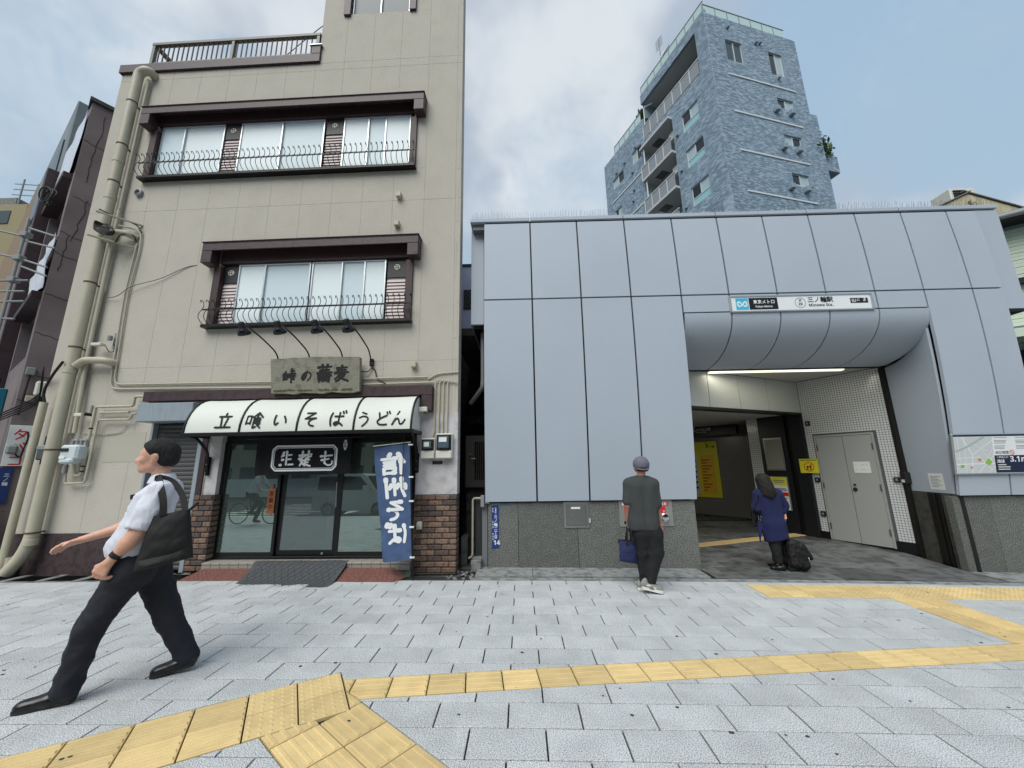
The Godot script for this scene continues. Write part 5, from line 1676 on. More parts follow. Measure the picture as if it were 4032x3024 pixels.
func mosaic(g: Geo, o: Vector3, u: Vector3, v: Vector3, w: float, h: float, pitch: float, holes: Array, joint := 0.006, proud := 0.004) -> void:
	# small square wall tiles; u and v are unit directions, the face looks along u x v
	var k := u.cross(v).normalized()
	var nx := int(w / pitch); var ny := int(h / pitch)
	for i in nx:
		for j in ny:
			var a := i * pitch + joint / 2; var b := (i + 1) * pitch - joint / 2
			var c := j * pitch + joint / 2; var d := (j + 1) * pitch - joint / 2
			var skip := false
			for q in holes:
				if b > q[0] and a < q[1] and d > q[2] and c < q[3]: skip = true
			if skip: continue
			var e := 0.002
			var p := [o + u * a + v * c, o + u * b + v * c, o + u * b + v * d, o + u * a + v * d]
			var t := [o + u * (a + e) + v * (c + e) + k * proud, o + u * (b - e) + v * (c + e) + k * proud, o + u * (b - e) + v * (d - e) + k * proud, o + u * (a + e) + v * (d - e) + k * proud]
			g.quad(t[0], t[1], t[2], t[3])
			for s in 4:
				g.quad(p[s], p[(s + 1) % 4], t[(s + 1) % 4], t[s])

func build_entrance() -> void:
	# inner walls in their own frame: x = 0 is the tiled wall on the right, -z leads inwards
	var en := thing("entrance_passage", "tiled passage inside the station entrance with white transom and dark posts", "passage", TI, V(0, -0.1, -1.5))
	# tiled wall with its door opening
	part(en, "tile_bed", bx(V(0.0, -0.2, -1.50), V(0.12, 3.32, 0.02)), mats["grout"])
	var tg := Geo.new()
	mosaic(tg, V(-0.0005, 0.115, -1.48), V(0, 0, 1), Vector3.UP, 1.50, 3.19, 0.0455, [[0.17, 1.205, -1.0, 1.98]])
	part(en, "wall_tiles", tg, mats["tile_white"]).set_meta("kind", "stuff")
	var sk := Geo.new()
	sk.box(V(-0.012, -0.2, -0.31), V(-0.001, 0.115, 0.02), 0.002)
	sk.box(V(-0.012, -0.2, -1.50), V(-0.001, 0.115, -1.30), 0.002)
	sk.box(V(-0.012, -0.2, -1.30), V(-0.001, -0.03, -0.31), 0.002)
	part(en, "skirting", sk, mats["skirting"])
	var df := Geo.new()
	df.box(V(-0.035, -0.025, -0.325), V(0.01, 2.085, -0.295), 0.003)
	df.box(V(-0.035, -0.025, -1.315), V(0.01, 2.085, -1.285), 0.003)
	df.box(V(-0.035, 2.05, -1.285), V(0.01, 2.085, -0.325), 0.003)
	var dfp := part(en, "door_frame", df, mats["door_grey"])
	for k in 2:
		var z0: float = [-0.33, -0.812][k]; var z1: float = [-0.803, -1.28][k]
		var leaf := part(en, "door", bx(V(-0.028, -0.018, z1), V(0.01, 2.045, z0), 0.003), mats["door_grey"])
		for y in [0.25, 1.05, 1.82]:
			var hz: float = z0 - 0.004 if k == 0 else z1 + 0.004
			part(leaf, "hinge", bx(V(-0.045, y - 0.06, hz - 0.012), V(-0.026, y + 0.06, hz + 0.012), 0.003), flat("hinge_brown", Color(0.42, 0.35, 0.34), 0.5, 0.3))
	var kn := Geo.new()
	kn.lathe([Vector2(0.036, 0.0), Vector2(0.034, 0.022), Vector2(0.0, 0.028)], Transform3D(Basis(Vector3.BACK, PI / 2), V(-0.028, 1.0, -0.74)), 14)
	part(en, "door_knob", kn, mats["dark_plastic"])
	kn = Geo.new()
	kn.lathe([Vector2(0.022, 0.0), Vector2(0.020, 0.014), Vector2(0.0, 0.018)], Transform3D(Basis(Vector3.BACK, PI / 2), V(-0.028, 1.085, -0.735)), 12)
	part(en, "door_lock", kn, mats["dark_plastic"])
	for q in [[1.16, -1.39, 0.10], [0.47, -1.39, 0.10], [1.20, -0.09, 0.09], [2.36, -1.39, 0.10]]:
		var pl := part(en, "wall_switch", bx(V(-0.03, q[0] - q[2] / 2, q[1] - 0.045), V(-0.004, q[0] + q[2] / 2, q[1] + 0.045), 0.004), mats["dark_plastic"])
		part(pl, "switch_key", bx(V(-0.035, q[0] - 0.02, q[1] - 0.018), V(-0.03, q[0] + 0.02, q[1] + 0.018), 0.002), mats["grey_plastic"])
	# transom, ceiling, posts
	part(en, "transom_backing", bx(V(-3.9, 2.60, -1.62), V(0.0, 3.34, -1.50)), mats["joint_black"])
	var px := [0.0, -1.105, -2.005, -2.885, -3.8]
	for i in 4:
		part(en, "transom_panel", bx(V(px[i + 1] + 0.006, 2.61, -1.51), V(px[i] - 0.006, 3.30, -1.482), 0.003), mats["white_panel"])
	part(en, "transom_trim", bx(V(-3.9, 2.555, -1.66), V(0.0, 2.605, -1.475), 0.003), mats["bronze_dark"])
	part(en, "post", bx(V(-0.06, -0.2, -1.745), V(0.06, 2.555, -1.495), 0.006), mats["dark_steel"])
	part(en, "shutter_slot", bx(V(0.03, -0.2, -1.88), V(0.10, 2.555, -1.75)), mats["skirting"])
	part(en, "dark_panel", bx(V(-0.03, -0.2, -2.48), V(0.06, 2.6, -1.885), 0.004), mats["dark_steel"])
	part(en, "tile_bed", bx(V(0.0, -0.2, -2.79), V(0.10, 2.62, -2.485)), mats["grout"])
	tg = Geo.new()
	mosaic(tg, V(-0.0005, 0.0, -2.785), V(0, 0, 1), Vector3.UP, 0.30, 2.6, 0.0455, [])
	part(en, "wall_tiles", tg, mats["tile_white"]).set_meta("kind", "stuff")
	part(en, "passage_ceiling", bx(V(-5.5, 2.60, -8.5), V(2.5, 2.66, -1.66)), mats["ceiling"])
	part(en, "left_wall", bx(V(-4.05, -0.2, -8.5), V(-3.9, 3.34, -1.66)), mats["tile_grey"])
	# the bent wall further in, dark tiles
	var dd := V(-sin(deg_to_rad(42.0)), 0, -cos(deg_to_rad(42.0)))
	var inv := TI.affine_inverse()
	var A := inv * V(6.5, 0, -11.2)
	var u := (inv.basis * -dd).normalized()      # to the right
	var k := u.cross(Vector3.UP)
	var tw := Transform3D(Basis(u, Vector3.UP, k), A)
	part(en, "tile_bed", bx(V(-4.5, -0.2, -0.12), V(2.2, 2.7, 0.0), 0.0, tw), mats["grout"])
	tg = Geo.new()
	mosaic(tg, A + u * -2.6 + V(0, 0.0, 0), u, Vector3.UP, 3.4, 2.6, 0.0505, [])
	part(en, "wall_tiles", tg, mats["tile_grey"]).set_meta("kind", "stuff")
	part(en, "skirting", bx(V(-4.4, -0.2, 0.006), V(2.1, -0.02, 0.02), 0.0, tw), mats["skirting"])
	# entrance ceiling with its light
	part(station, "entrance_ceiling", bx(V(2.3, 3.31, -9.0), V(7.3, 3.36, -7.12)), mats["ceiling"])
	var lamp := thing("ceiling_light", "long lit fluorescent strip along the ceiling edge of the station entrance", "ceiling light", TS, V(5.0, 3.3, -7.26))
	part(lamp, "housing", bx(V(3.68, 3.285, -7.32), V(6.28, 3.309, -7.19), 0.004), mats["alu_white"])
	for q in [[3.70, 4.97], [4.99, 6.26]]:
		part(lamp, "diffuser", bx(V(q[0], 3.262, -7.305), V(q[1], 3.284, -7.205), 0.006), glow("lamp_glow", Color(1.0, 0.98, 0.90), 0.55))
	var al := AreaLight3D.new()
	al.name = "ceiling_light_source"
	al.area_size = Vector2(2.5, 0.09)
	al.light_energy = 0.45
	al.light_color = Color(1.0, 0.97, 0.88)
	al.set("area_range", 12.0)
	al.shadow_enabled = true
	al.position = V(4.98, 3.255, -7.255)
	al.rotation = Vector3(-PI / 2, 0, 0)
	add_child(al)
	lamp = thing("ceiling_light", "lit ceiling panel further inside the station passage", "ceiling light", TI, V(-2.2, 2.58, -4.2))
	part(lamp, "diffuser", bx(V(-2.9, 2.575, -4.4), V(-1.5, 2.598, -4.1), 0.004), mats["lamp_glow"])
	al = AreaLight3D.new()
	al.name = "passage_light_source"
	al.area_size = Vector2(1.4, 0.3)
	al.light_energy = 1.0
	al.light_color = Color(1.0, 0.97, 0.88)
	al.set("area_range", 12.0)
	al.shadow_enabled = true
	al.transform = TI * Transform3D(Basis(Vector3(1, 0, 0), -PI / 2), V(-2.2, 2.565, -4.25))
	add_child(al)
	# yellow guide tiles across the passage mouth
	var ts := structure("passage_tactile_paving")
	for i in 9:
		var p: Vector3 = V(3.50, 0, -8.02).lerp(V(5.95, 0, -8.90), i / 8.0)
		var g := Geo.new()
		g.box(V(-0.155, -0.02, -0.135), V(0.155, 0.004, 0.135), 0.003)
		for b in 8: g.box(V(-0.15 + b * 0.038, 0.004, -0.125), V(-0.131 + b * 0.038, 0.009, 0.125), 0.002)
		piece(ts, "tactile_tile", g.mesh(), mats["tactile_1"], Transform3D(Basis(Vector3.UP, deg_to_rad(19.8)), V(p.x, floor_y(p.x, p.z) + 0.003, p.z)))
	# posters and notices inside
	var pf := thing("poster_frame", "empty stainless poster frame on the dark panel inside the station entrance", "poster frame", TI, V(-0.03, 1.34, -2.19))
	part(pf, "frame", bx(V(-0.055, 1.34, -2.40), V(-0.031, 2.10, -1.975), 0.005), mats["steel"])
	part(pf, "sheet", bx(V(-0.060, 1.38, -2.375), V(-0.0555, 2.06, -2.0)), flat("sheet_grey", Color(0.52, 0.52, 0.48), 0.5))
	pf = thing("safety_poster", "yellow-headed safety poster with red banner below the empty poster frame", "poster", TI, V(-0.03, 0.46, -2.19))
	part(pf, "frame", bx(V(-0.055, 0.46, -2.38), V(-0.031, 1.215, -1.975), 0.005), mats["steel"])
	part(pf, "sheet", bx(V(-0.060, 0.48, -2.36), V(-0.0555, 1.20, -1.995)), mats["paper"])
	part(pf, "header", bx(V(-0.062, 1.02, -2.36), V(-0.0605, 1.20, -1.995)), mats["notice_yellow"])
	part(pf, "banner", bx(V(-0.062, 0.78, -2.36), V(-0.0605, 0.86, -1.995)), mats["red"])
	var pg := Geo.new()
	for q in [[1.11, -2.30, 0.26], [1.07, -2.27, 0.2], [0.93, -2.32, 0.28], [0.90, -2.32, 0.3], [0.72, -2.33, 0.3], [0.68, -2.33, 0.25], [0.64, -2.33, 0.28], [0.58, -2.33, 0.3]]:
		pg.box(V(-0.0635, q[0], q[1]), V(-0.0622, q[0] + 0.018, q[1] + q[2]))
	part(pf, "print", pg, mats["text_grey"]).set_meta("kind", "stuff")
	var ny := thing("yellow_notice", "yellow notice with a red prohibition ring on the dark post beside the grey doors", "notice", TI, V(-0.07, 1.3, -1.5))
	part(ny, "sheet", bx(V(-0.068, 1.30, -1.66), V(-0.062, 1.60, -1.30)), mats["notice_yellow"])
	var rg := Geo.new()
	var lie := Transform3D(Basis(V(0, 0, -1), Vector3.UP, V(-1, 0, 0)), V(-0.0690, 1.43, -1.48))
	var ring := PackedVector2Array()
	for i in 25: ring.append(Vector2(cos(TAU * i / 24.0), sin(TAU * i / 24.0)) * 0.10)
	for i in 24:
		rg.quad(lie * V(ring[i].x, ring[i].y, 0), lie * V(ring[i + 1].x, ring[i + 1].y, 0), lie * V(ring[i + 1].x * 0.84, ring[i + 1].y * 0.84, 0), lie * V(ring[i].x * 0.84, ring[i].y * 0.84, 0))
	for poly in Geometry2D.offset_polyline(PackedVector2Array([Vector2(-0.06, 0.06), Vector2(0.06, -0.06)]), 0.008): rg.plate(poly, 0.0008, lie)
	part(ny, "ring", rg, mats["red"])
	var fg := Geo.new()
	for s in [-1, 1]:
		for q in [[0.032, 0.045, 0.032, 0.046, 0.013], [0.032, 0.02, 0.030, -0.02, 0.016], [0.03, 0.02, 0.004, 0.0, 0.007], [0.028, -0.02, 0.042, -0.06, 0.008], [0.03, -0.02, 0.02, -0.06, 0.008]]:
			for poly in Geometry2D.offset_polyline(PackedVector2Array([Vector2(q[0] * s, q[1]), Vector2(q[2] * s, q[3])]), q[4], Geometry2D.JOIN_ROUND, Geometry2D.END_ROUND): fg.plate(poly, 0.0004 + 0.0001 * q[4] * 10, lie)
	fg.box(V(-0.0692, 1.565, -1.64), V(-0.0682, 1.58, -1.32))
	part(ny, "figures", fg, mats["ink_black"])
	var dn := thing("door_notice", "white paper with faded red characters taped on the right grey door", "notice", TI, V(-0.03, 1.31, -0.57))
	part(dn, "sheet", bx(V(-0.032, 1.315, -0.70), V(-0.029, 1.53, -0.435)), mats["paper"])
	var lt := Geo.new()
	for y in [1.43, 1.335]: line_of(lt, "足元注意", V(-0.0325, y, -0.46), 0.052, 0.057, 11.0, false, V(0, 0, -1), Vector3.UP)
	part(dn, "lettering", lt, flat("ink_faded", Color(0.80, 0.50, 0.42), 0.8))
	var yb := thing("yellow_map_board", "large yellow station information board with timetable on the dark tiled inner wall", "information board", TI * tw, V(-1.1, 0.5, 0.0))
	part(yb, "board", bx(V(-1.75, 0.50, 0.008), V(-0.78, 2.17, 0.04), 0.004), mats["notice_yellow"])
	part(yb, "inset", bx(V(-1.32, 0.62, 0.041), V(-0.92, 1.75, 0.044)), mats["notice_orange"])
	part(yb, "timetable", bx(V(-1.66, 0.58, 0.041), V(-1.40, 1.75, 0.055)), mats["map_grey"])
	pg = Geo.new()
	for i in 11: pg.box(V(-1.29, 0.70 + i * 0.09, 0.0445), V(-1.29 + 0.1 + 0.22 * fmod(i * 0.37, 1.0), 0.725 + i * 0.09, 0.046))
	for i in 6: pg.box(V(-1.60, 0.75 + i * 0.16, 0.0555), V(-1.45, 0.81 + i * 0.16, 0.057))
	line_of(pg, "→", V(-1.0, 1.93, 0.0412), 0.15, 0.1, 11.0)
	part(yb, "print", pg, mats["ink_black"]).set_meta("kind", "stuff")
	piece(yb, "numeral", words("3", 0.12), mats["ink_black"], Transform3D(Basis(), V(-1.12, 1.945, 0.042)))
	var hs := thing("hanging_sign", "black hanging direction sign with white lettering inside the passage", "sign", TI * tw, V(-1.0, 2.2, 0.5))
	part(hs, "box", bx(V(-2.6, 2.32, 0.35), V(-0.02, 2.60, 0.50), 0.006), mats["sign_black"])
	lt = Geo.new()
	line_of(lt, "北千住方面", V(-1.16, 2.47, 0.502), 0.085, 0.09, 10.0)
	part(hs, "lettering", lt, mats["ink_white"])
	piece(hs, "numeral", words("2", 0.16), mats["ink_white"], Transform3D(Basis(), V(-1.29, 2.40, 0.502)))
	piece(hs, "lettering_small", words("for Kita-senju", 0.035, 0.002, false), mats["ink_white"], Transform3D(Basis(), V(-1.15, 2.405, 0.502)))
	part(hs, "hanger", pipe([V(-1.2, 2.6, 0.42), V(-1.2, 2.66, 0.42)], 0.02, 8), mats["sign_black"])

func build_signs() -> void:
	# illuminated name sign over the entrance
	var s := thing("station_sign", "long white station name sign in an aluminium frame over the entrance", "sign", TS, V(4.755, 4.02, -6.05))
	var z := -6.035
	var fr := Geo.new()
	fr.box(V(3.565, 4.02, -6.10), V(5.945, 4.045, z), 0.004)
	fr.box(V(3.565, 4.29, -6.10), V(5.945, 4.315, z), 0.004)
	fr.box(V(3.565, 4.046, -6.10), V(3.60, 4.289, z), 0.004)
	fr.box(V(5.91, 4.046, -6.10), V(5.945, 4.289, z), 0.004)
	part(s, "frame", fr, mats["alu"])
	part(s, "face", bx(V(3.601, 4.046, -6.095), V(5.909, 4.289, z - 0.012)), mats["sign_face"])
	var f := z - 0.0115
	part(s, "emblem_field", bx(V(3.675, 4.062, f - 0.002), V(3.885, 4.272, f)), mats["sign_cyan"])
	var lg := Geo.new()
	var pts := PackedVector2Array()
	for q in [[40, 36], [26, 30], [15, 42], [15, 58], [24, 69], [36, 62], [44, 48], [50, 38], [56, 48], [64, 62], [76, 69], [85, 58], [85, 42], [74, 30], [60, 36]]: pts.append(Vector2(q[0], q[1]) / 100.0 * 0.21)
	for poly in Geometry2D.offset_polyline(smoothed(pts), 0.012, Geometry2D.JOIN_ROUND, Geometry2D.END_ROUND):
		if not Geometry2D.is_polygon_clockwise(poly): lg.plate(poly, 0.001, Transform3D(Basis(), V(3.675, 4.062, f)))
	part(s, "emblem", lg, mats["ink_white"])
	part(s, "name_field", bx(V(3.895, 4.062, f - 0.002), V(4.372, 4.272, f)), mats["sign_black"])
	var lt := Geo.new()
	line_of(lt, "東京メトロ", V(3.965, 4.165, f + 0.001), 0.07, 0.073, 13.0)
	part(s, "lettering", lt, mats["ink_white"])
	piece(s, "lettering", words("Tokyo Metro", 0.034, 0.001), mats["ink_white"], Transform3D(Basis(), V(3.99, 4.088, f + 0.001)))
	var ring := Geo.new()
	for i in 32:
		var a := TAU * i / 32.0; var b := TAU * (i + 1) / 32.0
		var c := V(4.745, 4.167, f + 0.001)
		ring.quad(c + V(cos(a), sin(a), 0) * 0.094, c + V(cos(b), sin(b), 0) * 0.094, c + V(cos(b), sin(b), 0) * 0.078, c + V(cos(a), sin(a), 0) * 0.078)
	part(s, "ring", ring, flat("ring_grey", Color(0.66, 0.66, 0.645), 0.5))
	piece(s, "lettering", words("H", 0.046, 0.001), mats["ink_black"], Transform3D(Basis(), V(4.724, 4.172, f + 0.001)))
	piece(s, "lettering", words("20", 0.048, 0.001), mats["ink_black"], Transform3D(Basis(), V(4.708, 4.105, f + 0.001)))
	lt = Geo.new()
	line_of(lt, "三ノ輪駅", V(4.87, 4.168, f + 0.001), 0.10, 0.106, 13.0)
	part(s, "lettering", lt, mats["ink_black"])
	piece(s, "lettering", words("Minowa Sta.", 0.05, 0.001), mats["ink_black"], Transform3D(Basis(), V(4.875, 4.078, f + 0.001)))
	part(s, "exit_field", bx(V(5.575, 4.14, f - 0.002), V(5.865, 4.232, f)), mats["sign_black"])
	lt = Geo.new()
	line_of(lt, "出入口", V(5.595, 4.175, f + 0.001), 0.043, 0.045, 12.0)
	part(s, "lettering", lt, mats["ink_white"])
	piece(s, "lettering", words("Exit", 0.026, 0.001), mats["ink_white"], Transform3D(Basis(), V(5.60, 4.148, f + 0.001)))
	piece(s, "lettering", words("3", 0.066, 0.001), mats["ink_white"], Transform3D(Basis(), V(5.78, 4.15, f + 0.001)))
	# map board, leaning with the panels
	var tilt := atan2(zf(1.93) - zf(1.345), 0.585)
	var fm := Transform3D(Basis(Vector3(1, 0, 0), tilt), V(6.80, 1.345, zf(1.345) + 0.004))
	var mb := thing("map_board", "white area map board with a navy elevation panel beside the station entrance", "map board", fm, V(0.7, 0, 0))
	part(mb, "frame", bx(V(-0.025, -0.02, 0.0), V(1.75, 0.61, 0.035), 0.006), mats["alu"])
	part(mb, "sheet", bx(V(0, 0, 0.0352), V(1.72, 0.565, 0.037)), mats["sign_face"])
	part(mb, "top_bar", bx(V(0, 0.566, 0.0352), V(1.72, 0.592, 0.038)), mats["navy"])
	part(mb, "map_field", bx(V(0.005, 0.005, 0.0372), V(0.585, 0.56, 0.0378)), mats["map_grey"])
	var st := Geo.new()
	var lies := Transform3D(Basis(), V(0.005, 0.005, 0.0))
	var roads := [[0, 24, 100, 26, 2.4], [0, 40, 60, 44, 1.2], [40, 0, 44, 50, 1.8], [44, 50, 20, 100, 2.2], [44, 50, 100, 90, 1.6], [55, 0, 100, 48, 1.5], [60, 45, 92, 8, 1.6], [0, 62, 40, 70, 1.2], [10, 30, 8, 100, 1.0], [24, 0, 26, 100, 1.0], [70, 60, 96, 30, 1.1], [48, 80, 84, 60, 1.1], [60, 100, 78, 70, 1.0], [0, 12, 46, 14, 1.0], [70, 20, 100, 70, 1.0], [80, 0, 100, 18, 1.1]]
	for i in roads.size():
		var r: Array = roads[i]
		for poly in Geometry2D.offset_polyline(PackedVector2Array([Vector2(r[0] * 0.0058, r[1] * 0.00555), Vector2(r[2] * 0.0058, r[3] * 0.00555)]), r[4] * 0.0030, Geometry2D.JOIN_MITER, Geometry2D.END_BUTT): st.plate(poly, 0.0379 + 0.00008 * i, lies)
	part(mb, "map_streets", st, mats["sign_face"])
	st = Geo.new()
	for poly in Geometry2D.offset_polyline(PackedVector2Array([Vector2(0.0, 0.33), Vector2(0.18, 0.40), Vector2(0.46, 0.555)]), 0.014, Geometry2D.JOIN_MITER, Geometry2D.END_BUTT): st.plate(poly, 0.0395, lies)
	part(mb, "map_railway", st, mats["map_sage"])
	st = Geo.new()
	st.plate(PackedVector2Array([Vector2(0.43, 0.15), Vector2(0.49, 0.11), Vector2(0.545, 0.16), Vector2(0.49, 0.225)]), 0.0396, lies)
	st.plate(PackedVector2Array([Vector2(0.05, 0.08), Vector2(0.10, 0.08), Vector2(0.11, 0.12), Vector2(0.06, 0.13)]), 0.0396, lies)
	part(mb, "map_park", st, mats["map_green"])
	st = Geo.new()
	for q in [[0.33, 0.18, 0.05, 0.04], [0.20, 0.07, 0.04, 0.025]]: st.plate(PackedVector2Array([Vector2(q[0], q[1]), Vector2(q[0] + q[2], q[1]), Vector2(q[0] + q[2], q[1] + q[3]), Vector2(q[0], q[1] + q[3])]), 0.0397, lies)
	part(mb, "map_block", st, mats["map_orange"])
	part(mb, "elevation_panel", bx(V(0.592, 0.005, 0.0372), V(1.70, 0.27, 0.0380)), mats["navy"])
	piece(mb, "lettering", words("3.1m", 0.085, 0.001), mats["ink_white"], Transform3D(Basis(), V(0.82, 0.14, 0.0382)))
	lt = Geo.new()
	line_of(lt, "海抜", V(0.62, 0.15, 0.0384), 0.058, 0.06, 11.0)
	line_of(lt, "この出入口", V(0.62, 0.226, 0.0384), 0.034, 0.036, 11.0)
	for y in [0.05, 0.085, 0.118]: lt.box(V(0.63, y, 0.0382), V(0.70 + fmod(y * 31.0, 0.12), y + 0.012, 0.0386))
	part(mb, "lettering", lt, mats["ink_white"])
	lt = Geo.new()
	line_of(lt, "終日禁煙", V(0.615, 0.29, 0.0384), 0.048, 0.05, 11.0)
	for r in 9:
		for c in 2:
			if r % 4 == 3: continue
			lt.box(V(0.61 + c * 0.33, 0.37 + r * 0.021, 0.0372), V(0.61 + c * 0.33 + 0.15 + fmod(r * 0.137 + c * 0.05, 0.13), 0.378 + r * 0.021, 0.0377))
	part(mb, "lettering", lt, mats["text_grey"])
	var ns := Geo.new()
	var rc := V(0.865, 0.313, 0.0382)
	for i in 20:
		var a := TAU * i / 20.0; var b := TAU * (i + 1) / 20.0
		ns.quad(rc + V(cos(a), sin(a), 0) * 0.037, rc + V(cos(b), sin(b), 0) * 0.037, rc + V(cos(b), sin(b), 0) * 0.029, rc + V(cos(a), sin(a), 0) * 0.029)
	for poly in Geometry2D.offset_polyline(PackedVector2Array([Vector2(-0.022, 0.022), Vector2(0.022, -0.022)]), 0.004): ns.plate(poly, 0.0005, Transform3D(Basis(), rc))
	part(mb, "no_smoking_mark", ns, mats["red"])
	# blue street address plate
	var ap := thing("address_plate", "narrow vertical blue address plate with white characters on the granite base", "address plate", TS, V(-0.425, 0.29, -6.345))
	part(ap, "plate", bx(V(-0.482, 0.295, -6.349), V(-0.368, 0.945, -6.343), 0.002), mats["plate_blue"])
	lt = Geo.new()
	line_of(lt, "台東区", V(-0.432, 0.885, -6.3425), 0.028, 0.031, 11.0, true)
	line_of(lt, "三ノ輪二丁目", V(-0.446, 0.745, -6.3425), 0.055, 0.0605, 11.0, true)
	for y in [0.88, 0.84, 0.68, 0.64, 0.60, 0.5, 0.46, 0.42]: lt.box(V(-0.468, y, -6.3428), V(-0.458, y + 0.025, -6.3422))
	part(ap, "lettering", lt, mats["ink_white"])
	piece(ap, "lettering", words("14", 0.068, 0.001), mats["ink_white"], Transform3D(Basis(), V(-0.458, 0.325, -6.3425)))
	solid("blue_tape", "strip of faded light blue tape beside the address plate", "tape", TS, V(-0.28, 0.94, -6.348), bx(V(-0.345, 0.935, -6.3495), V(-0.19, 0.975, -6.3475)), flat("tape_blue", Color(0.24, 0.38, 0.47), 0.7))
	# steel flap in the granite and the hydrant inlet plate
	var sb := thing("steel_flap_box", "square stainless flap box with a white label set in the granite base", "utility box", TS, V(0.865, 0.58, -6.34))
	part(sb, "frame", bx(V(0.665, 0.585, -6.352), V(1.07, 0.985, -6.336), 0.004), mats["steel"])
	part(sb, "flap", bx(V(0.705, 0.625, -6.336), V(1.03, 0.945, -6.322), 0.006), flat("flap_grey", Color(0.50, 0.50, 0.49), 0.32, 0.7))
	part(sb, "label", bx(V(0.785, 0.875, -6.322), V(0.93, 0.905, -6.3205)), mats["paper"])
	part(sb, "knob", pipe([V(0.795, 0.78, -6.322), V(0.795, 0.78, -6.312)], 0.012, 10), mats["steel"])
	part(sb, "latch", bx(V(1.065, 0.66, -6.336), V(1.085, 0.73, -6.315), 0.003), mats["alu_white"])
	var hp := thing("hydrant_panel", "stainless fire inlet panel with red plates and two couplings behind the man", "fire inlet", TS, V(1.97, 0.59, -6.34))
	part(hp, "plate", bx(V(1.55, 0.595, -6.352), V(2.39, 0.99, -6.336), 0.004), flat("plate_steel", Color(0.64, 0.64, 0.63), 0.35, 0.6))
	for q in [[1.595, 0.915, 1.78, 0.965], [1.63, 0.80, 1.80, 0.90], [2.14, 0.905, 2.33, 0.965], [2.16, 0.80, 2.28, 0.895]]:
		part(hp, "red_plate", bx(V(q[0], q[1], -6.336), V(q[2], q[3], -6.3335)), mats["red"])
	part(hp, "white_plate", bx(V(1.60, 0.92, -6.3335), V(1.655, 0.96, -6.3325)), mats["ink_white"])
	lt = Geo.new()
	line_of(lt, "三輪駅", V(2.15, 0.915, -6.3328), 0.042, 0.055, 11.0)
	line_of(lt, "口", V(2.235, 0.81, -6.3328), 0.03, 0.05, 12.0)
	part(hp, "lettering", lt, mats["ink_white"])
	part(hp, "small_sign", bx(V(1.615, 0.635, -6.336), V(1.675, 0.68, -6.334)), mats["dark_plastic"])
	for x in [1.70, 2.25]:
		var g := Geo.new()
		g.lathe([Vector2(0.045, 0.0), Vector2(0.062, 0.012), Vector2(0.064, 0.04), Vector2(0.052, 0.05), Vector2(0.05, 0.075), Vector2(0.0, 0.08)], Transform3D(Basis(Vector3(1, 0, 0), PI / 2), V(x, 0.735, -6.336)), 18)
		var cp := part(hp, "coupling", g, flat("chrome", Color(0.80, 0.80, 0.80), 0.12, 1.0))
		for k in 3:
			var a := TAU * k / 3.0 + 0.4
			part(cp, "lug", bx(V(-0.012, -0.010, 0.02), V(0.012, 0.012, 0.05), 0.003, Transform3D(Basis(), V(x + cos(a) * 0.064, 0.735 + sin(a) * 0.064, -6.336))), flat("chrome", Color(0.80, 0.80, 0.80), 0.12, 1.0))
	# notice and key box on the return panel
	var dir := V(0.130, 0, -1).normalized()
	var tr := Transform3D(Basis(-dir, Vector3.UP, -dir.cross(Vector3.UP)), V(6.815, 0, -6.10))
	var pn := thing("paper_notice", "white printed notice taped low on the grey return panel of the entrance", "notice", tr, V(-0.55, 1.07, 0.0))
	part(pn, "sheet", bx(V(-0.66, 1.07, 0.001), V(-0.40, 1.33, 0.003)), mats["paper"])
	lt = Geo.new()
	for i in 8: lt.box(V(-0.63, 1.11 + i * 0.024, 0.0032), V(-0.63 + 0.12 + fmod(i * 0.061, 0.09), 1.118 + i * 0.024, 0.0038))
	part(pn, "print", lt, mats["text_grey"]).set_meta("kind", "stuff")
	var kb := thing("key_box", "small black card reader with white label at the entrance edge frame", "card reader", tr, V(-1.0, 1.1, 0.0))
	part(kb, "case", bx(V(-1.12, 1.14, 0.0), V(-1.0, 1.34, 0.09), 0.006), mats["dark_plastic"])
	part(kb, "label", bx(V(-1.10, 1.16, 0.0905), V(-1.03, 1.21, 0.0915)), mats["paper"])

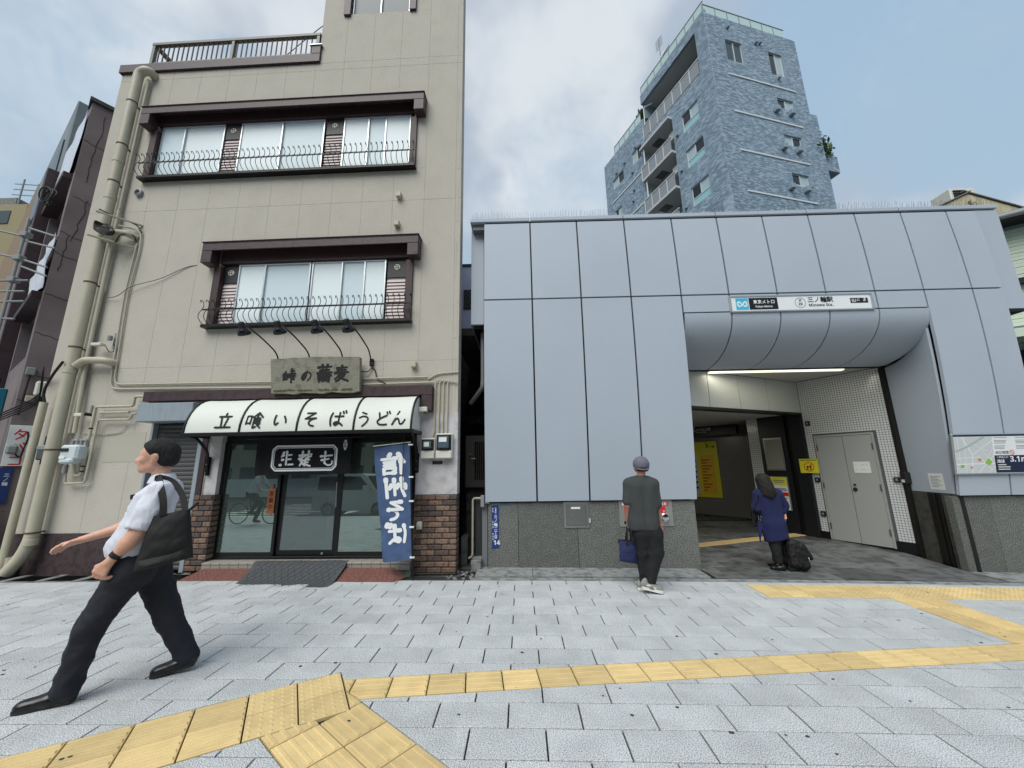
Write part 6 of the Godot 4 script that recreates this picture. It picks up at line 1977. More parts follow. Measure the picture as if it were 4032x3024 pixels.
# ---------------------------------------------------------------- alley between the buildings
func build_alley() -> void:
	var gt := thing("alley_gate", "grey metal gate with vertical slots closing the narrow dark alley", "gate", TS, V(-0.82, 1.17, -7.4))
	var gm: Material = flat("gate_grey", Color(0.30, 0.295, 0.285), 0.55, 0.2)
	var g := Geo.new()
	wall_with_openings(g, -1.06, -0.60, 1.17, 2.14, -7.43, -7.39, [[-0.90, -0.68, 1.30, 2.02]])
	part(gt, "leaf", g, gm)
	for i in 6: part(gt, "slat", bx(V(-0.90 + i * 0.04, 1.30, -7.42), V(-0.882 + i * 0.04, 2.02, -7.40), 0.002), gm)
	part(gt, "handle", pipe(bend([V(-0.965, 1.70, -7.39), V(-0.965, 1.70, -7.33), V(-0.86, 1.70, -7.33)], 0.02), 0.011, 8), mats["steel"])
	part(gt, "lock", pipe([V(-0.965, 1.78, -7.39), V(-0.965, 1.78, -7.36)], 0.018, 10), mats["steel"])
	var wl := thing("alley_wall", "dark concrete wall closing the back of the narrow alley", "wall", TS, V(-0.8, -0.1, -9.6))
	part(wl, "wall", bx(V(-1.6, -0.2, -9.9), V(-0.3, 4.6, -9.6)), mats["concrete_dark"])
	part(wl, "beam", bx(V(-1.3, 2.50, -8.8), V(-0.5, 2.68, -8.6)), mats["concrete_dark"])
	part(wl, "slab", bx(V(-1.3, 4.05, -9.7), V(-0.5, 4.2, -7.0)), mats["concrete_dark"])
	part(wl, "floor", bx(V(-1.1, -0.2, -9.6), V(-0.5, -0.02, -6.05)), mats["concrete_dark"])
	part(wl, "stair", bx(V(-1.05, -0.2, -9.0), V(-0.55, 1.16, -7.5)), mats["concrete_dark"])
	var dp := thing("alley_downpipe", "grey downpipe with a side branch running up the alley beside the station", "downpipe", TS, V(-0.66, 2.9, -6.6))
	part(dp, "pipe", pipe([V(-0.66, 3.95, -6.6), V(-0.655, 2.98, -6.6)], 0.032, 10), mats["grey_plastic"])
	part(dp, "elbow", pipe(bend([V(-0.655, 3.05, -6.6), V(-0.655, 2.93, -6.6), V(-0.9, 2.70, -6.9)], 0.08), 0.04, 10), mats["grey_plastic"])
	var cp := thing("alley_conduit", "pale bent conduit beside the dark utility panel in the alley", "conduit", TS, V(-0.8, 0.1, -6.5))
	part(cp, "pipe", pipe(bend([V(-0.62, 1.05, -6.42), V(-0.80, 1.05, -6.45), V(-0.80, 0.16, -6.45), V(-0.86, 0.13, -6.45)], 0.05), 0.018, 8), mats["pipe_beige"])
	part(cp, "box", bx(V(-0.66, 0.92, -6.42), V(-0.60, 1.10, -6.33), 0.006), mats["grey_plastic"])
	var up := thing("utility_panel", "tall dark grey utility panel standing beside the granite base in the alley", "panel", TS, V(-0.68, 0.0, -6.55))
	part(up, "panel", bx(V(-0.76, 0.08, -6.60), V(-0.645, 1.02, -6.52), 0.004), flat("panel_dark", Color(0.16, 0.165, 0.17), 0.6))
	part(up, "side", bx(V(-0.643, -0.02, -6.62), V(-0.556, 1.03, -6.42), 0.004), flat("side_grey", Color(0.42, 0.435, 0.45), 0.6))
	var cb := thing("concrete_block", "pale concrete kerb block at the foot of the utility panel", "block", TS, V(-0.72, 0.0, -6.35))
	part(cb, "block", bx(V(-0.80, -0.03, -6.60), V(-0.64, 0.15, -6.24), 0.012), mats["concrete"])
	part(cb, "footing", bx(V(-0.96, -0.05, -6.9), V(-0.81, 0.02, -6.3), 0.01), mats["concrete_dark"])
	solid("rubbish_bin", "grey concrete post stub against the shop wall in the alley", "post", TS, V(-0.95, 0.0, -6.5), bx(V(-0.985, -0.05, -6.72), V(-0.88, 0.46, -6.42), 0.015), mats["concrete_dark"])
	var mh := Geo.new()
	mh.lathe([Vector2(0.07, 0.0), Vector2(0.065, 0.012), Vector2(0.0, 0.012)], Transform3D(Basis(), V(-0.86, -0.02, -6.14)), 16)
	solid("drain_lid", "small round iron drain lid at the mouth of the alley", "drain lid", TS, V(-0.86, 0.0, -6.14), mh, mats["black_iron"])
	var fb := thing("alley_fence", "thin wire mesh fence above the alley between the two buildings", "fence", TS, V(-0.9, 4.2, -8.0))
	var fm := Geo.new()
	for i in 14:
		fm.tube([V(-1.28, 4.2 + i * 0.1, -8.0), V(-0.86, 4.2 + i * 0.1 + 0.42, -8.0)], 0.004, 3, false)
		fm.tube([V(-1.28, 4.62 + i * 0.1, -8.0), V(-0.86, 4.2 + i * 0.1, -8.0)], 0.004, 3, false)
	part(fb, "mesh", fm, mats["grey_plastic"])
	for x in [-1.28, -0.86]: part(fb, "post", pipe([V(x, 4.2, -8.0), V(x, 5.65, -8.0)], 0.02, 6), mats["grey_plastic"])
	var lb := thing("lilac_building", "pale lilac clad building glimpsed through the gap above the alley", "building", TS, V(-1.5, 0, -15.5))
	part(lb, "wall", bx(V(-3.0, -0.1, -18.0), V(-0.9, 10.0, -15.0)), flat("lilac", Color(0.58, 0.60, 0.70), 0.7))
	part(lb, "window", bx(V(-2.3, 8.0, -15.0), V(-1.86, 8.9, -14.97)), mats["glass_dark"])
	part(lb, "coping", bx(V(-3.05, 10.001, -18.0), V(-0.85, 10.1, -14.95)), mats["dark_steel"])

# ---------------------------------------------------------------- apartment tower
func leaf_cloud(center: Vector3, size: Vector3, count: int, leaf: float, seed_: int) -> Geo:
	var r := RandomNumberGenerator.new()
	r.seed = seed_
	var g := Geo.new()
	g.tinted = true
	var clumps := []
	for i in 9: clumps.append(Vector3(r.randf_range(-1, 1), r.randf_range(-1, 1), r.randf_range(-1, 1)) * 0.6)
	for i in count:
		var c: Vector3 = clumps[r.randi() % 9]
		var p := center + (c + Vector3(r.randfn(), r.randfn(), r.randfn()) * 0.26) * size
		var b := Basis.from_euler(Vector3(r.randf() * 6.0, r.randf() * 6.0, r.randf() * 6.0))
		var l := leaf * r.randf_range(0.6, 1.3)
		g.tint = Color(0.05, 0.10, 0.03).lerp(Color(0.14, 0.20, 0.05), r.randf())
		var q := [p + b * V(0, -l, 0), p + b * V(l * 0.42, 0, l * 0.12), p + b * V(0, l, 0), p + b * V(-l * 0.42, 0, l * 0.12)]
		g.quad(q[0], q[1], q[2], q[3])
	return g

func leaf_mat() -> StandardMaterial3D:
	var m := flat("leaf", Color.WHITE, 0.6)
	m.vertex_color_use_as_albedo = true
	m.backlight_enabled = true
	m.backlight = Color(0.3, 0.3, 0.3)
	return m

func wall_bricks(g: Geo, x0: float, x1: float, y0: float, y1: float, w: float, h: float, holes: Array, seed_: int, z := 0.0) -> void:
	# long glazed tiles in running bond with uneven depth and four blues; joined into one skin
	var r := RandomNumberGenerator.new()
	r.seed = seed_
	g.tinted = true
	var tones := [Color(0.17, 0.235, 0.305), Color(0.23, 0.31, 0.385), Color(0.28, 0.365, 0.44), Color(0.36, 0.45, 0.525), Color(0.20, 0.275, 0.345)]
	var ny := int((y1 - y0) / h)
	for j in ny:
		var yb := y0 + j * h + 0.006
		var yt := yb + h - 0.012
		var x := x0 - (w * 0.5 if j % 2 == 1 else 0.0) - r.randf() * 0.03
		while x < x1:
			var a := maxf(x, x0); var b := minf(x + w - 0.012, x1)
			x += w
			if b - a < 0.02: continue
			var skip := false
			for q in holes:
				if b > q[0] and a < q[1] and yt > q[2] and yb < q[3]: skip = true
			if skip: continue
			g.tint = tones[r.randi() % 5]
			var d := z + 0.006 + r.randf() * 0.010
			var e := 0.006
			g.quad(V(a + e, yb + e, d), V(b - e, yb + e, d), V(b - e, yt - e, d), V(a + e, yt - e, d))
			g.quad(V(a, yb, z), V(b, yb, z), V(b - e, yb + e, d), V(a + e, yb + e, d))
			g.quad(V(a + e, yt - e, d), V(b - e, yt - e, d), V(b, yt, z), V(a, yt, z))
			g.quad(V(a, yb, z), V(a + e, yb + e, d), V(a + e, yt - e, d), V(a, yt, z))
			g.quad(V(b - e, yb + e, d), V(b, yb, z), V(b, yt, z), V(b - e, yt - e, d))

func tw_glass() -> StandardMaterial3D:
	return flat("glass_curtained", Color(0.62, 0.70, 0.72), 0.3)

func tower_window(parent: Node3D, x0: float, x1: float, y0: float, y1: float, dark: int, lower := 0.0) -> void:
	# frame with sub-part panes set 15 cm back; dark tells which leaf stands open
	var z := -0.10
	var t := 0.055
	var g := Geo.new()
	g.box(V(x0, y0, z - 0.03), V(x1, y0 + t, z + 0.05))
	g.box(V(x0, y1 - t, z - 0.03), V(x1, y1, z + 0.03))
	g.box(V(x0, y0 + t, z - 0.03), V(x0 + t, y1 - t, z + 0.03))
	g.box(V(x1 - t, y0 + t, z - 0.03), V(x1, y1 - t, z + 0.03))
	var mid := (x0 + x1) / 2
	var yb := y0 + t
	if lower > 0.0:
		yb = y0 + lower
		g.box(V(x0 + t, yb - t, z - 0.03), V(x1 - t, yb, z + 0.03))
	g.box(V(mid - t / 2, yb, z - 0.03), V(mid + t / 2, y1 - t, z + 0.04))
	var w := part(parent, "window", g, mats["alu_white"])
	part(w, "pane", bx(V(x0 + t, yb, z - 0.01), V(mid - t / 2, y1 - t, z)), mats["glass_dark"] if dark == 0 else (mats["glass_mid"] if dark == 2 else tw_glass()))
	part(w, "pane", bx(V(mid + t / 2, yb, z - 0.01), V(x1 - t, y1 - t, z)), mats["glass_dark"] if dark == 1 else (mats["glass_mid"] if dark == 2 else tw_glass()))
	if lower > 0.0:
		part(w, "pane", bx(V(x0 + t, y0 + t, z - 0.01), V(x1 - t, yb - t, z)), flat("glass_aqua", Color(0.55, 0.72, 0.74), 0.1))

func build_tower() -> void:
	var P := V(12.97, 0, -20.19)
	var ar := deg_to_rad(74.7); var al := deg_to_rad(-21.0)
	var X := V(sin(ar), 0, -cos(ar))
	var TR := Transform3D(Basis(X, Vector3.UP, X.cross(Vector3.UP)), P)
	var X2 := V(-sin(al), 0, cos(al))
	var TF := Transform3D(Basis(X2, Vector3.UP, X2.cross(Vector3.UP)), P)
	var tile := flat("tower_tile", Color.WHITE, 0.35)
	tile.vertex_color_use_as_albedo = true
	var base: Material = flat("tower_wall", Color(0.50, 0.56, 0.605), 0.8)
	var white: Material = flat("tower_white", Color(0.76, 0.78, 0.78), 0.7)
	var soff: Material = flat("tower_soffit", Color(0.70, 0.71, 0.705), 0.85)
	var glass: Material = flat("rail_glass", Color(0.70, 0.79, 0.78), 0.25)
	var panel: Material = flat("rail_panel", Color(0.52, 0.535, 0.55), 0.4)
	# right-hand face
	var tw := thing("apartment_tower", "tall blue-grey tiled apartment tower with balconies rising behind the station", "apartment tower", TR, V(4.0, 0, -5.0))
	var holes := [[1.41, 2.76, 27.75, 29.45], [5.03, 6.22, 27.58, 29.5], [5.06, 6.43, 24.83, 25.6], [5.05, 6.48, 21.85, 22.65], [5.08, 6.46, 18.88, 19.7]]
	var g := Geo.new()
	wall_with_openings(g, 0.0, 7.75, -0.1, 31.3, -0.2, 0.0, holes)
	g.box(V(7.751, -0.1, -4.0), V(8.40, 24.98, -0.02))
	part(tw, "wall", g, base)
	g = Geo.new()
	wall_bricks(g, 0.0, 7.75, 13.0, 31.3, 0.235, 0.082, holes, 91)
	wall_bricks(g, 7.76, 8.40, 13.0, 24.98, 0.235, 0.082, [], 92, -0.019)
	part(tw, "wall_tiles", g, tile).set_meta("kind", "stuff")
	tower_window(tw, 1.41, 2.76, 27.75, 29.45, 2)
	tower_window(tw, 5.03, 6.22, 27.58, 29.5, 0)
	tower_window(tw, 5.06, 6.43, 24.83, 25.6, 0)
	tower_window(tw, 5.05, 6.48, 21.85, 22.65, 1)
	tower_window(tw, 5.08, 6.46, 18.88, 19.7, 0)
	part(tw, "window_void", bx(V(0.6, 12.0, -0.4), V(7.4, 31.0, -0.24)), mats["glass_dark"])
	for y in [26.5, 23.55, 20.62, 17.68]:
		part(tw, "stripe", bx(V(1.24, y - 0.06, 0.0), V(6.80, y + 0.06, 0.055), 0.005), white)
	for q in [[1.74, 30.49], [4.0, 29.88], [4.34, 29.95], [5.49, 27.29]]:
		part(tw, "vent_hood", bx(V(q[0] - 0.09, q[1] - 0.09, 0.0), V(q[0] + 0.09, q[1] + 0.11, 0.2), 0.02), base)
	for y in [24.44, 21.48, 18.5]:
		for x in [4.69, 5.94]:
			part(tw, "vent_hood", bx(V(x - 0.17, y - 0.19, 0.0), V(x + 0.17, y + 0.19, 0.30), 0.03), base)
	# side balcony with planting on the far right
	part(tw, "side_balcony", bx(V(8.35, 20.8, -3.2), V(9.85, 22.15, -0.25), 0.03), base)
	g = Geo.new()
	wall_bricks(g, 8.36, 9.84, 20.82, 22.1, 0.235, 0.082, [], 93, -0.249)
	part(tw, "wall_tiles", g, tile).set_meta("kind", "stuff")
	part(tw, "balcony_drain", pipe(bend([V(8.55, 20.9, -0.5), V(8.55, 20.3, -0.5), V(8.42, 20.1, -0.5)], 0.15), 0.07, 8), soff)
	# roof parapet of glass along both faces
	var rail := func(parent: Node3D, xa: float, xb: float, y0: float, y1: float, n: int) -> void:
		for i in n:
			var a := lerpf(xa, xb, float(i) / n); var b := lerpf(xa, xb, float(i + 1) / n)
			part(parent, "roof_panel", bx(V(a + 0.03, y0, -0.12), V(b - 0.03, y1 - 0.04, -0.09)), glass)
			part(parent, "panel_post", bx(V(a - 0.025, y0, -0.13), V(a + 0.025, y1, -0.07)), panel)
		part(parent, "roof_handrail", bx(V(xa, y1 - 0.03, -0.14), V(xb, y1 + 0.02, -0.06), 0.005), panel)
	rail.call(tw, 0.05, 7.0, 31.3, 32.15, 7)
	part(tw, "roof_slab", bx(V(0.0, 31.0, -9.0), V(7.75, 31.29, -0.21)), base)
	var pl := thing("balcony_shrub", "green shrub spilling over the tower's right side balcony", "shrub", TR, V(8.9, 22.1, -1.0), "shrubs on the tower balconies")
	part(pl, "leaves", leaf_cloud(V(9.0, 22.75, -0.6), V(0.95, 1.0, 0.7), 1100, 0.17, 95), leaf_mat())
	part(pl, "stem", pipe([V(9.0, 22.1, -0.9), V(8.9, 22.9, -0.8)], 0.04, 5), mats["rust"])
	pl = thing("balcony_shrub", "taller green shrub behind the side balcony against the tower wall", "shrub", TR, V(8.5, 23.2, -1.4), "shrubs on the tower balconies")
	part(pl, "leaves", leaf_cloud(V(8.75, 23.9, -1.2), V(0.6, 1.0, 0.6), 700, 0.17, 96), leaf_mat())
	part(pl, "stem", pipe([V(8.6, 22.2, -1.5), V(8.6, 24.0, -1.5)], 0.04, 5), mats["rust"])
	# left-hand face, same tower: its parts in their own frame
	var lf := MeshInstance3D.new()
	lf.name = "side_wall"
	var gl := Geo.new()
	var h2 := [[-6.62, -0.90, 27.35, 30.70], [-6.85, -3.68, 17.4, 26.32]]
	for q in [[-2.83, -1.39, 24.22, 25.67], [-2.82, -1.34, 21.34, 22.72], [-2.79, -1.33, 18.32, 19.74]]: h2.append(q)
	for q in [[-8.25, -7.08, 26.2, 27.35], [-11.1, -9.5, 25.95, 26.9], [-11.1, -10.1, 22.6, 23.75]]: h2.append(q)
	wall_with_openings(gl, -6.62, 0.0, -0.1, 31.6, -0.2, 0.0, h2)
	wall_with_openings(gl, -12.2, -6.62, -0.1, 29.35, -0.2, 0.0, h2)
	lf.mesh = gl.mesh()
	lf.material_override = base
	tw.add_child(lf, true)
	lf.transform = tw.transform.affine_inverse() * TF
	base_of[lf] = Vector3.ZERO
	g = Geo.new()
	wall_bricks(g, -6.62, 0.0, 13.0, 31.6, 0.235, 0.082, h2, 97)
	wall_bricks(g, -12.2, -6.63, 13.0, 29.35, 0.235, 0.082, h2, 98)
	part(lf, "wall_tiles", g, tile).set_meta("kind", "stuff")
	tower_window_flat(lf, -2.83, -1.39, 24.22, 25.67, 0, true)
	tower_window_flat(lf, -2.82, -1.34, 21.34, 22.72, 1, true)
	tower_window_flat(lf, -2.79, -1.33, 18.32, 19.74, 0, true)
	tower_window_flat(lf, -8.25, -7.08, 26.2, 27.35, 1, false)
	tower_window_flat(lf, -11.1, -9.5, 25.95, 26.9, 1, false)
	tower_window_flat(lf, -11.1, -10.1, 22.6, 23.75, 0, false)
	part(lf, "window_void", bx(V(-12.0, 12.0, -0.4), V(-6.9, 29.0, -0.24)), mats["glass_dark"])
	part(lf, "window_void", bx(V(-3.4, 12.0, -0.4), V(-0.92, 27.0, -0.24)), mats["glass_dark"])
	# recessed loggia under the roof
	part(lf, "loggia", bx(V(-6.62, 27.0, -1.6), V(-0.9, 31.0, -1.4)), base)
	part(lf, "loggia_ceiling", bx(V(-6.62, 30.70, -1.4), V(-0.9, 30.85, -0.2)), soff)
	part(lf, "loggia_floor", bx(V(-6.62, 27.1, -1.4), V(-0.9, 27.35, -0.2)), soff)
	for i in 7:
		var a := -6.62 + i * 0.817
		part(lf, "balcony_panel", bx(V(a + 0.03, 27.3, 0.005), V(a + 0.787, 28.42, 0.03)), panel)
		part(lf, "balcony_post", bx(V(a - 0.03, 27.28, 0.0), V(a + 0.03, 28.5, 0.05)), white)
	part(lf, "balcony_rail", bx(V(-6.66, 28.43, 0.0), V(-0.86, 28.5, 0.06)), white)
	part(lf, "balcony_drain", pipe(bend([V(-5.9, 30.3, -0.5), V(-6.45, 30.3, -0.1), V(-6.45, 28.4, -0.05)], 0.2), 0.05, 6), white)
	# stacked balconies below
	part(lf, "balcony_back", bx(V(-6.85, 17.0, -1.5), V(-3.68, 26.4, -1.3)), base)
	part(lf, "balcony_cheek", bx(V(-6.9, 17.0, -1.3), V(-6.86, 26.3, -0.2)), soff)
	part(lf, "balcony_cheek", bx(V(-3.67, 17.0, -1.3), V(-3.63, 26.3, -0.2)), soff)
	for k in 4:
		var y := 26.32 - k * 2.93
		part(lf, "balcony_slab", bx(V(-6.9, y - 0.02, -1.3), V(-3.66, y + 0.18, 0.38), 0.01), soff)
		if k > 0:
			for i in 4:
				var a := -6.88 + i * 0.8
				part(lf, "balcony_panel", bx(V(a + 0.03, y + 0.2, 0.31), V(a + 0.77, y + 1.22, 0.335)), panel)
				part(lf, "balcony_post", bx(V(a - 0.03, y + 0.18, 0.30), V(a + 0.03, y + 1.3, 0.36)), white)
			part(lf, "balcony_rail", bx(V(-6.92, y + 1.24, 0.29), V(-3.64, y + 1.3, 0.37)), white)
			part(lf, "balcony_pipe", pipe([V(-6.6, y + 0.2, 0.2), V(-6.6, y + 2.8, 0.2)], 0.06, 6), white)
			part(lf, "hatch", bx(V(-6.1, y + 2.88, -0.9), V(-5.3, y + 2.905, -0.2)), flat("hatch_grey", Color(0.33, 0.34, 0.34), 0.6))
			if k < 3:
				part(lf, "air_unit", bx(V(-4.5, y + 1.75, -0.7), V(-3.75, y + 2.4, -0.35), 0.02), white)
	part(lf, "stripe", bx(V(-11.45, 24.70, 0.0), V(-6.90, 24.82, 0.055)), white)
	part(lf, "stripe", bx(V(-9.45, 21.9, 0.0), V(-6.90, 22.02, 0.055)), white)
	for q in [[-3.3, 24.55], [-3.3, 21.6], [-3.3, 18.65], [-7.7, 27.55], [-9.2, 27.3], [-8.3, 25.6], [-8.3, 23.9], [-8.5, 23.0], [-7.6, 20.9], [-10.4, 27.25]]:
		part(lf, "vent_hood", bx(V(q[0] - 0.1, q[1] - 0.1, 0.0), V(q[0] + 0.1, q[1] + 0.1, 0.18), 0.02), base)
	rail.call(lf, -6.55, -0.05, 31.6, 32.4, 8)
	rail.call(lf, -10.6, -6.9, 29.35, 30.2, 5)
	part(lf, "roof_slab", bx(V(-12.2, 29.1, -7.0), V(-6.63, 29.34, -0.21)), base)
	part(lf, "end_wall", bx(V(-12.2, -0.1, -7.0), V(-12.0, 29.3, -0.21)), base)
	part(lf, "upper_end_wall", bx(V(-6.62, 29.3, -7.0), V(-6.4, 31.5, -0.21)), base)
	pl = thing("roof_shrub", "dark bushy shrub on the lower roof terrace left of the tower's loggia", "shrub", TF, V(-7.4, 29.3, -0.8), "shrubs on the tower balconies")
	part(pl, "leaves", leaf_cloud(V(-7.35, 30.5, -0.7), V(0.5, 1.0, 0.5), 500, 0.17, 99), leaf_mat())
	part(pl, "stem", pipe([V(-7.35, 29.35, -0.7), V(-7.35, 30.8, -0.7)], 0.04, 5), mats["rust"])
	pl = thing("roof_shrub", "small shrub further along the lower roof terrace of the tower", "shrub", TF, V(-9.0, 29.3, -0.8), "shrubs on the tower balconies")
	part(pl, "leaves", leaf_cloud(V(-9.0, 30.2, -0.7), V(0.45, 0.5, 0.4), 260, 0.15, 100), leaf_mat())
	part(pl, "stem", pipe([V(-9.0, 29.35, -0.7), V(-9.0, 30.3, -0.7)], 0.03, 5), mats["rust"])
	var an := thing("roof_antenna", "thin television aerial mast with a white dish on the tower roof", "antenna", TF, V(-4.3, 31.6, -0.4))
	part(an, "mast", pipe([V(-4.35, 31.6, -0.4), V(-4.4, 35.0, -0.4)], 0.04, 6), mats["grey_plastic"])
	g = Geo.new()
	for i in 5: g.tube([V(-4.75, 34.1 + i * 0.2, -0.4), V(-4.05, 34.1 + i * 0.2, -0.4)], 0.02, 4)
	part(an, "aerial", g, mats["grey_plastic"])
	g = Geo.new()
	g.lathe([Vector2(0.0, 0.0), Vector2(0.3, 0.05), Vector2(0.52, 0.16)], Transform3D(Basis(Vector3(1, 0, 0), 1.1), V(-3.75, 32.9, -0.4)), 16)
	part(an, "dish", g, white)

func tower_window_flat(parent: Node3D, x0: float, x1: float, y0: float, y1: float, dark: int, lower: bool) -> void:
	# windows of the long side: sub-parts of that wall, kept on one level
	var t := 0.055
	var z := -0.10
	var g := Geo.new()
	var yb := lerpf(y0, y1, 0.42) if lower else y0 + t
	g.box(V(x0, y0, z - 0.03), V(x1, y0 + t, z + 0.05))
	g.box(V(x0, y1 - t, z - 0.03), V(x1, y1, z + 0.03))
	g.box(V(x0, y0 + t, z - 0.03), V(x0 + t, y1 - t, z + 0.03))
	g.box(V(x1 - t, y0 + t, z - 0.03), V(x1, y1 - t, z + 0.03))
	var mid := (x0 + x1) / 2
	if lower: g.box(V(x0 + t, yb - t, z - 0.03), V(x1 - t, yb, z + 0.03))
	g.box(V(mid - t / 2, yb, z - 0.03), V(mid + t / 2, y1 - t, z + 0.04))
	part(parent, "window_frame", g, mats["alu_white"])
	part(parent, "window_pane", bx(V(x0 + t, yb, z - 0.01), V(mid - t / 2, y1 - t, z)), mats["glass_dark"] if dark == 0 else (mats["glass_mid"] if dark == 2 else tw_glass()))
	part(parent, "window_pane", bx(V(mid + t / 2, yb, z - 0.01), V(x1 - t, y1 - t, z)), mats["glass_dark"] if dark == 1 else (mats["glass_mid"] if dark == 2 else tw_glass()))
	if lower: part(parent, "window_pane", bx(V(x0 + t, y0 + t, z - 0.01), V(x1 - t, yb - t, z)), flat("glass_aqua", Color(0.55, 0.72, 0.74), 0.1))

# ---------------------------------------------------------------- neighbours left and right
func build_neighbours() -> void:
	var K := V(-9.25, 0, -6.66)
	var a := deg_to_rad(-58.7)
	var X := V(-sin(a), 0, cos(a))
	var TN := Transform3D(Basis(X, Vector3.UP, X.cross(Vector3.UP)), K)
	var b := deg_to_rad(36.0)
	var X2 := V(sin(b), 0, -cos(b))
	var TK := Transform3D(Basis(X2, Vector3.UP, X2.cross(Vector3.UP)), K)
	var mauve := layer(grained("mauve_wall", Color(0.56, 0.51, 0.515), 0.9, noise_tex(0.3, 111, [[0.0, 0.8], [1.0, 1.0]], 256, 2), 1.6), noise_tex(0.01, 112, [[0.0, 0.8], [1.0, 1.0]], 256, 4), 0.3)
	var nb := thing("mauve_building", "weathered mauve-brown building with a cracked side wall next to the noodle shop", "building", TN, V(-3.0, 0, -2.0))
	var holes := [[-2.45, -0.30, 5.9, 7.66], [-2.45, -0.30, 3.75, 4.95]]
	var g := Geo.new()
	wall_with_openings(g, -10.0, 0.0, 0.0, 9.5, -0.25, 0.0, holes)
	g.box(V(-10.0, 0.0, -6.0), V(-0.02, 9.4, -0.9))
	part(nb, "front_wall", g, mauve)
	for h in holes:
		part(nb, "lintel", bx(V(h[0] - 0.1, h[3] - 0.02, -0.1), V(h[1] + 0.1, h[3] + 0.12, 0.14), 0.01), mats["maroon_worn"])
		var w := part(nb, "window", bx(V(h[0], h[2], -0.16), V(h[1], h[2] + 0.06, -0.08)), mats["alu_white"])
		part(w, "pane", bx(V(h[0], h[2], -0.20), V((h[0] + h[1]) / 2 - 0.03, h[3], -0.17)), mats["glass_mid"])
		part(w, "pane", bx(V((h[0] + h[1]) / 2 + 0.03, h[2], -0.20), V(h[1], h[3], -0.17)), mats["glass_frost_b"])
		part(w, "mullion", bx(V((h[0] + h[1]) / 2 - 0.03, h[2], -0.20), V((h[0] + h[1]) / 2 + 0.03, h[3], -0.14)), mats["alu_white"])
	part(nb, "pilaster", bx(V(-2.95, 0.0, 0.0), V(-2.65, 9.0, 0.22), 0.01), mats["maroon"])
	part(nb, "awning", bx(V(-3.6, 2.75, 0.0), V(-1.75, 3.3, 0.7), 0.02), flat("teal", Color(0.06, 0.42, 0.50), 0.6))
	part(nb, "corner_pole", pipe([V(-0.6, 0.0, 0.25), V(-0.35, 3.3, 0.25)], 0.06, 8), mats["dark_plastic"])
	# the side wall with its cracks, turned towards the viewer
	var fl := MeshInstance3D.new()
	fl.name = "side_wall"
	fl.mesh = bx(V(0.0, 0.0, -0.3), V(3.5, 9.52, 0.0), 0.01).mesh()
	fl.material_override = mauve
	nb.add_child(fl, true)
	fl.transform = nb.transform.affine_inverse() * TK
	base_of[fl] = Vector3.ZERO
	part(fl, "coping", bx(V(-0.05, 9.521, -0.35), V(3.5, 9.62, 0.05), 0.01), mats["concrete_dark"])
	var r := RandomNumberGenerator.new()
	r.seed = 44
	for q in [[0.0, 8.55], [0.05, 7.2], [0.0, 6.35], [0.0, 5.9], [0.0, 5.0], [0.0, 4.2], [0.02, 3.4], [0.0, 2.9]]:
		var pts := []
		var y: float = q[1]
		for i in 12:
			pts.append(V(q[0] + i * 0.05, y, 0.001))
			y -= r.randf_range(-0.012, 0.035)
		part(fl, "crack", pipe(pts, 0.005, 4), mats["joint_black"])
	for q in [[0.22, 9.3, 7.6], [0.26, 7.2, 6.2], [0.12, 6.3, 5.5]]:
		var pts := []
		var x: float = q[0]
		for i in 16:
			pts.append(V(x, lerpf(q[1], q[2], i / 15.0), 0.001))
			x += r.randf_range(-0.022, 0.022)
		part(fl, "crack", pipe(pts, 0.006, 4), mats["joint_black"])
	# fittings on the side wall
	var ts := thing("tobacco_sign", "white vertical sign with red characters hanging on the mauve side wall", "sign", TK, V(0.16, 1.68, 0.02))
	part(ts, "board", bx(V(0.005, 1.69, 0.015), V(0.33, 2.42, 0.04), 0.004), mats["sign_face"])
	var lt := Geo.new()
	line_of(lt, "タバコ", V(0.06, 2.16, 0.0415), 0.19, 0.235, 12.0, true)
	part(ts, "lettering", lt, mats["red"])
	var ap := thing("address_plate", "blue address plate below the white sign on the mauve wall", "address plate", TK, V(0.08, 1.3, 0.02))
	part(ap, "plate", bx(V(0.0, 1.05, 0.015), V(0.16, 1.66, 0.024), 0.002), mats["plate_blue"])
	lt = Geo.new()
	line_of(lt, "三ノ輪", V(0.07, 1.5, 0.0245), 0.065, 0.075, 11.0, true)
	part(ap, "lettering", lt, mats["ink_white"])
	var m1 := thing("wall_box", "white weatherproof box high on the mauve side wall beside the beige building", "utility box", TK, V(0.25, 2.95, 0.02))
	part(m1, "case", bx(V(0.17, 2.97, 0.005), V(0.34, 3.26, 0.12), 0.03), mats["white_plastic"])
	part(m1, "base", bx(V(0.18, 2.90, 0.005), V(0.33, 2.97, 0.08), 0.01), mats["dark_plastic"])
	m1 = thing("wall_box", "small grey junction box with a downward conduit on the mauve wall", "utility box", TK, V(0.08, 3.35, 0.02))
	part(m1, "case", bx(V(0.02, 3.36, 0.005), V(0.14, 3.50, 0.09), 0.012), mats["grey_plastic"])
	part(m1, "conduit", pipe([V(0.08, 3.36, 0.05), V(0.06, 2.6, 0.05)], 0.018, 6), mats["dark_plastic"])
	m1 = thing("wall_box", "grey round electricity meter hanging over the white tobacco sign", "electricity meter", TK, V(0.1, 1.88, 0.05))
	part(m1, "case", bx(V(0.02, 1.90, 0.045), V(0.16, 2.06, 0.14), 0.03), mats["grey_plastic"])
	part(m1, "cable", pipe(bend([V(0.12, 1.92, 0.09), V(0.20, 1.82, 0.09), V(0.24, 2.2, 0.09), V(0.22, 2.3, 0.07)], 0.06), 0.014, 6), mats["cable_black"])
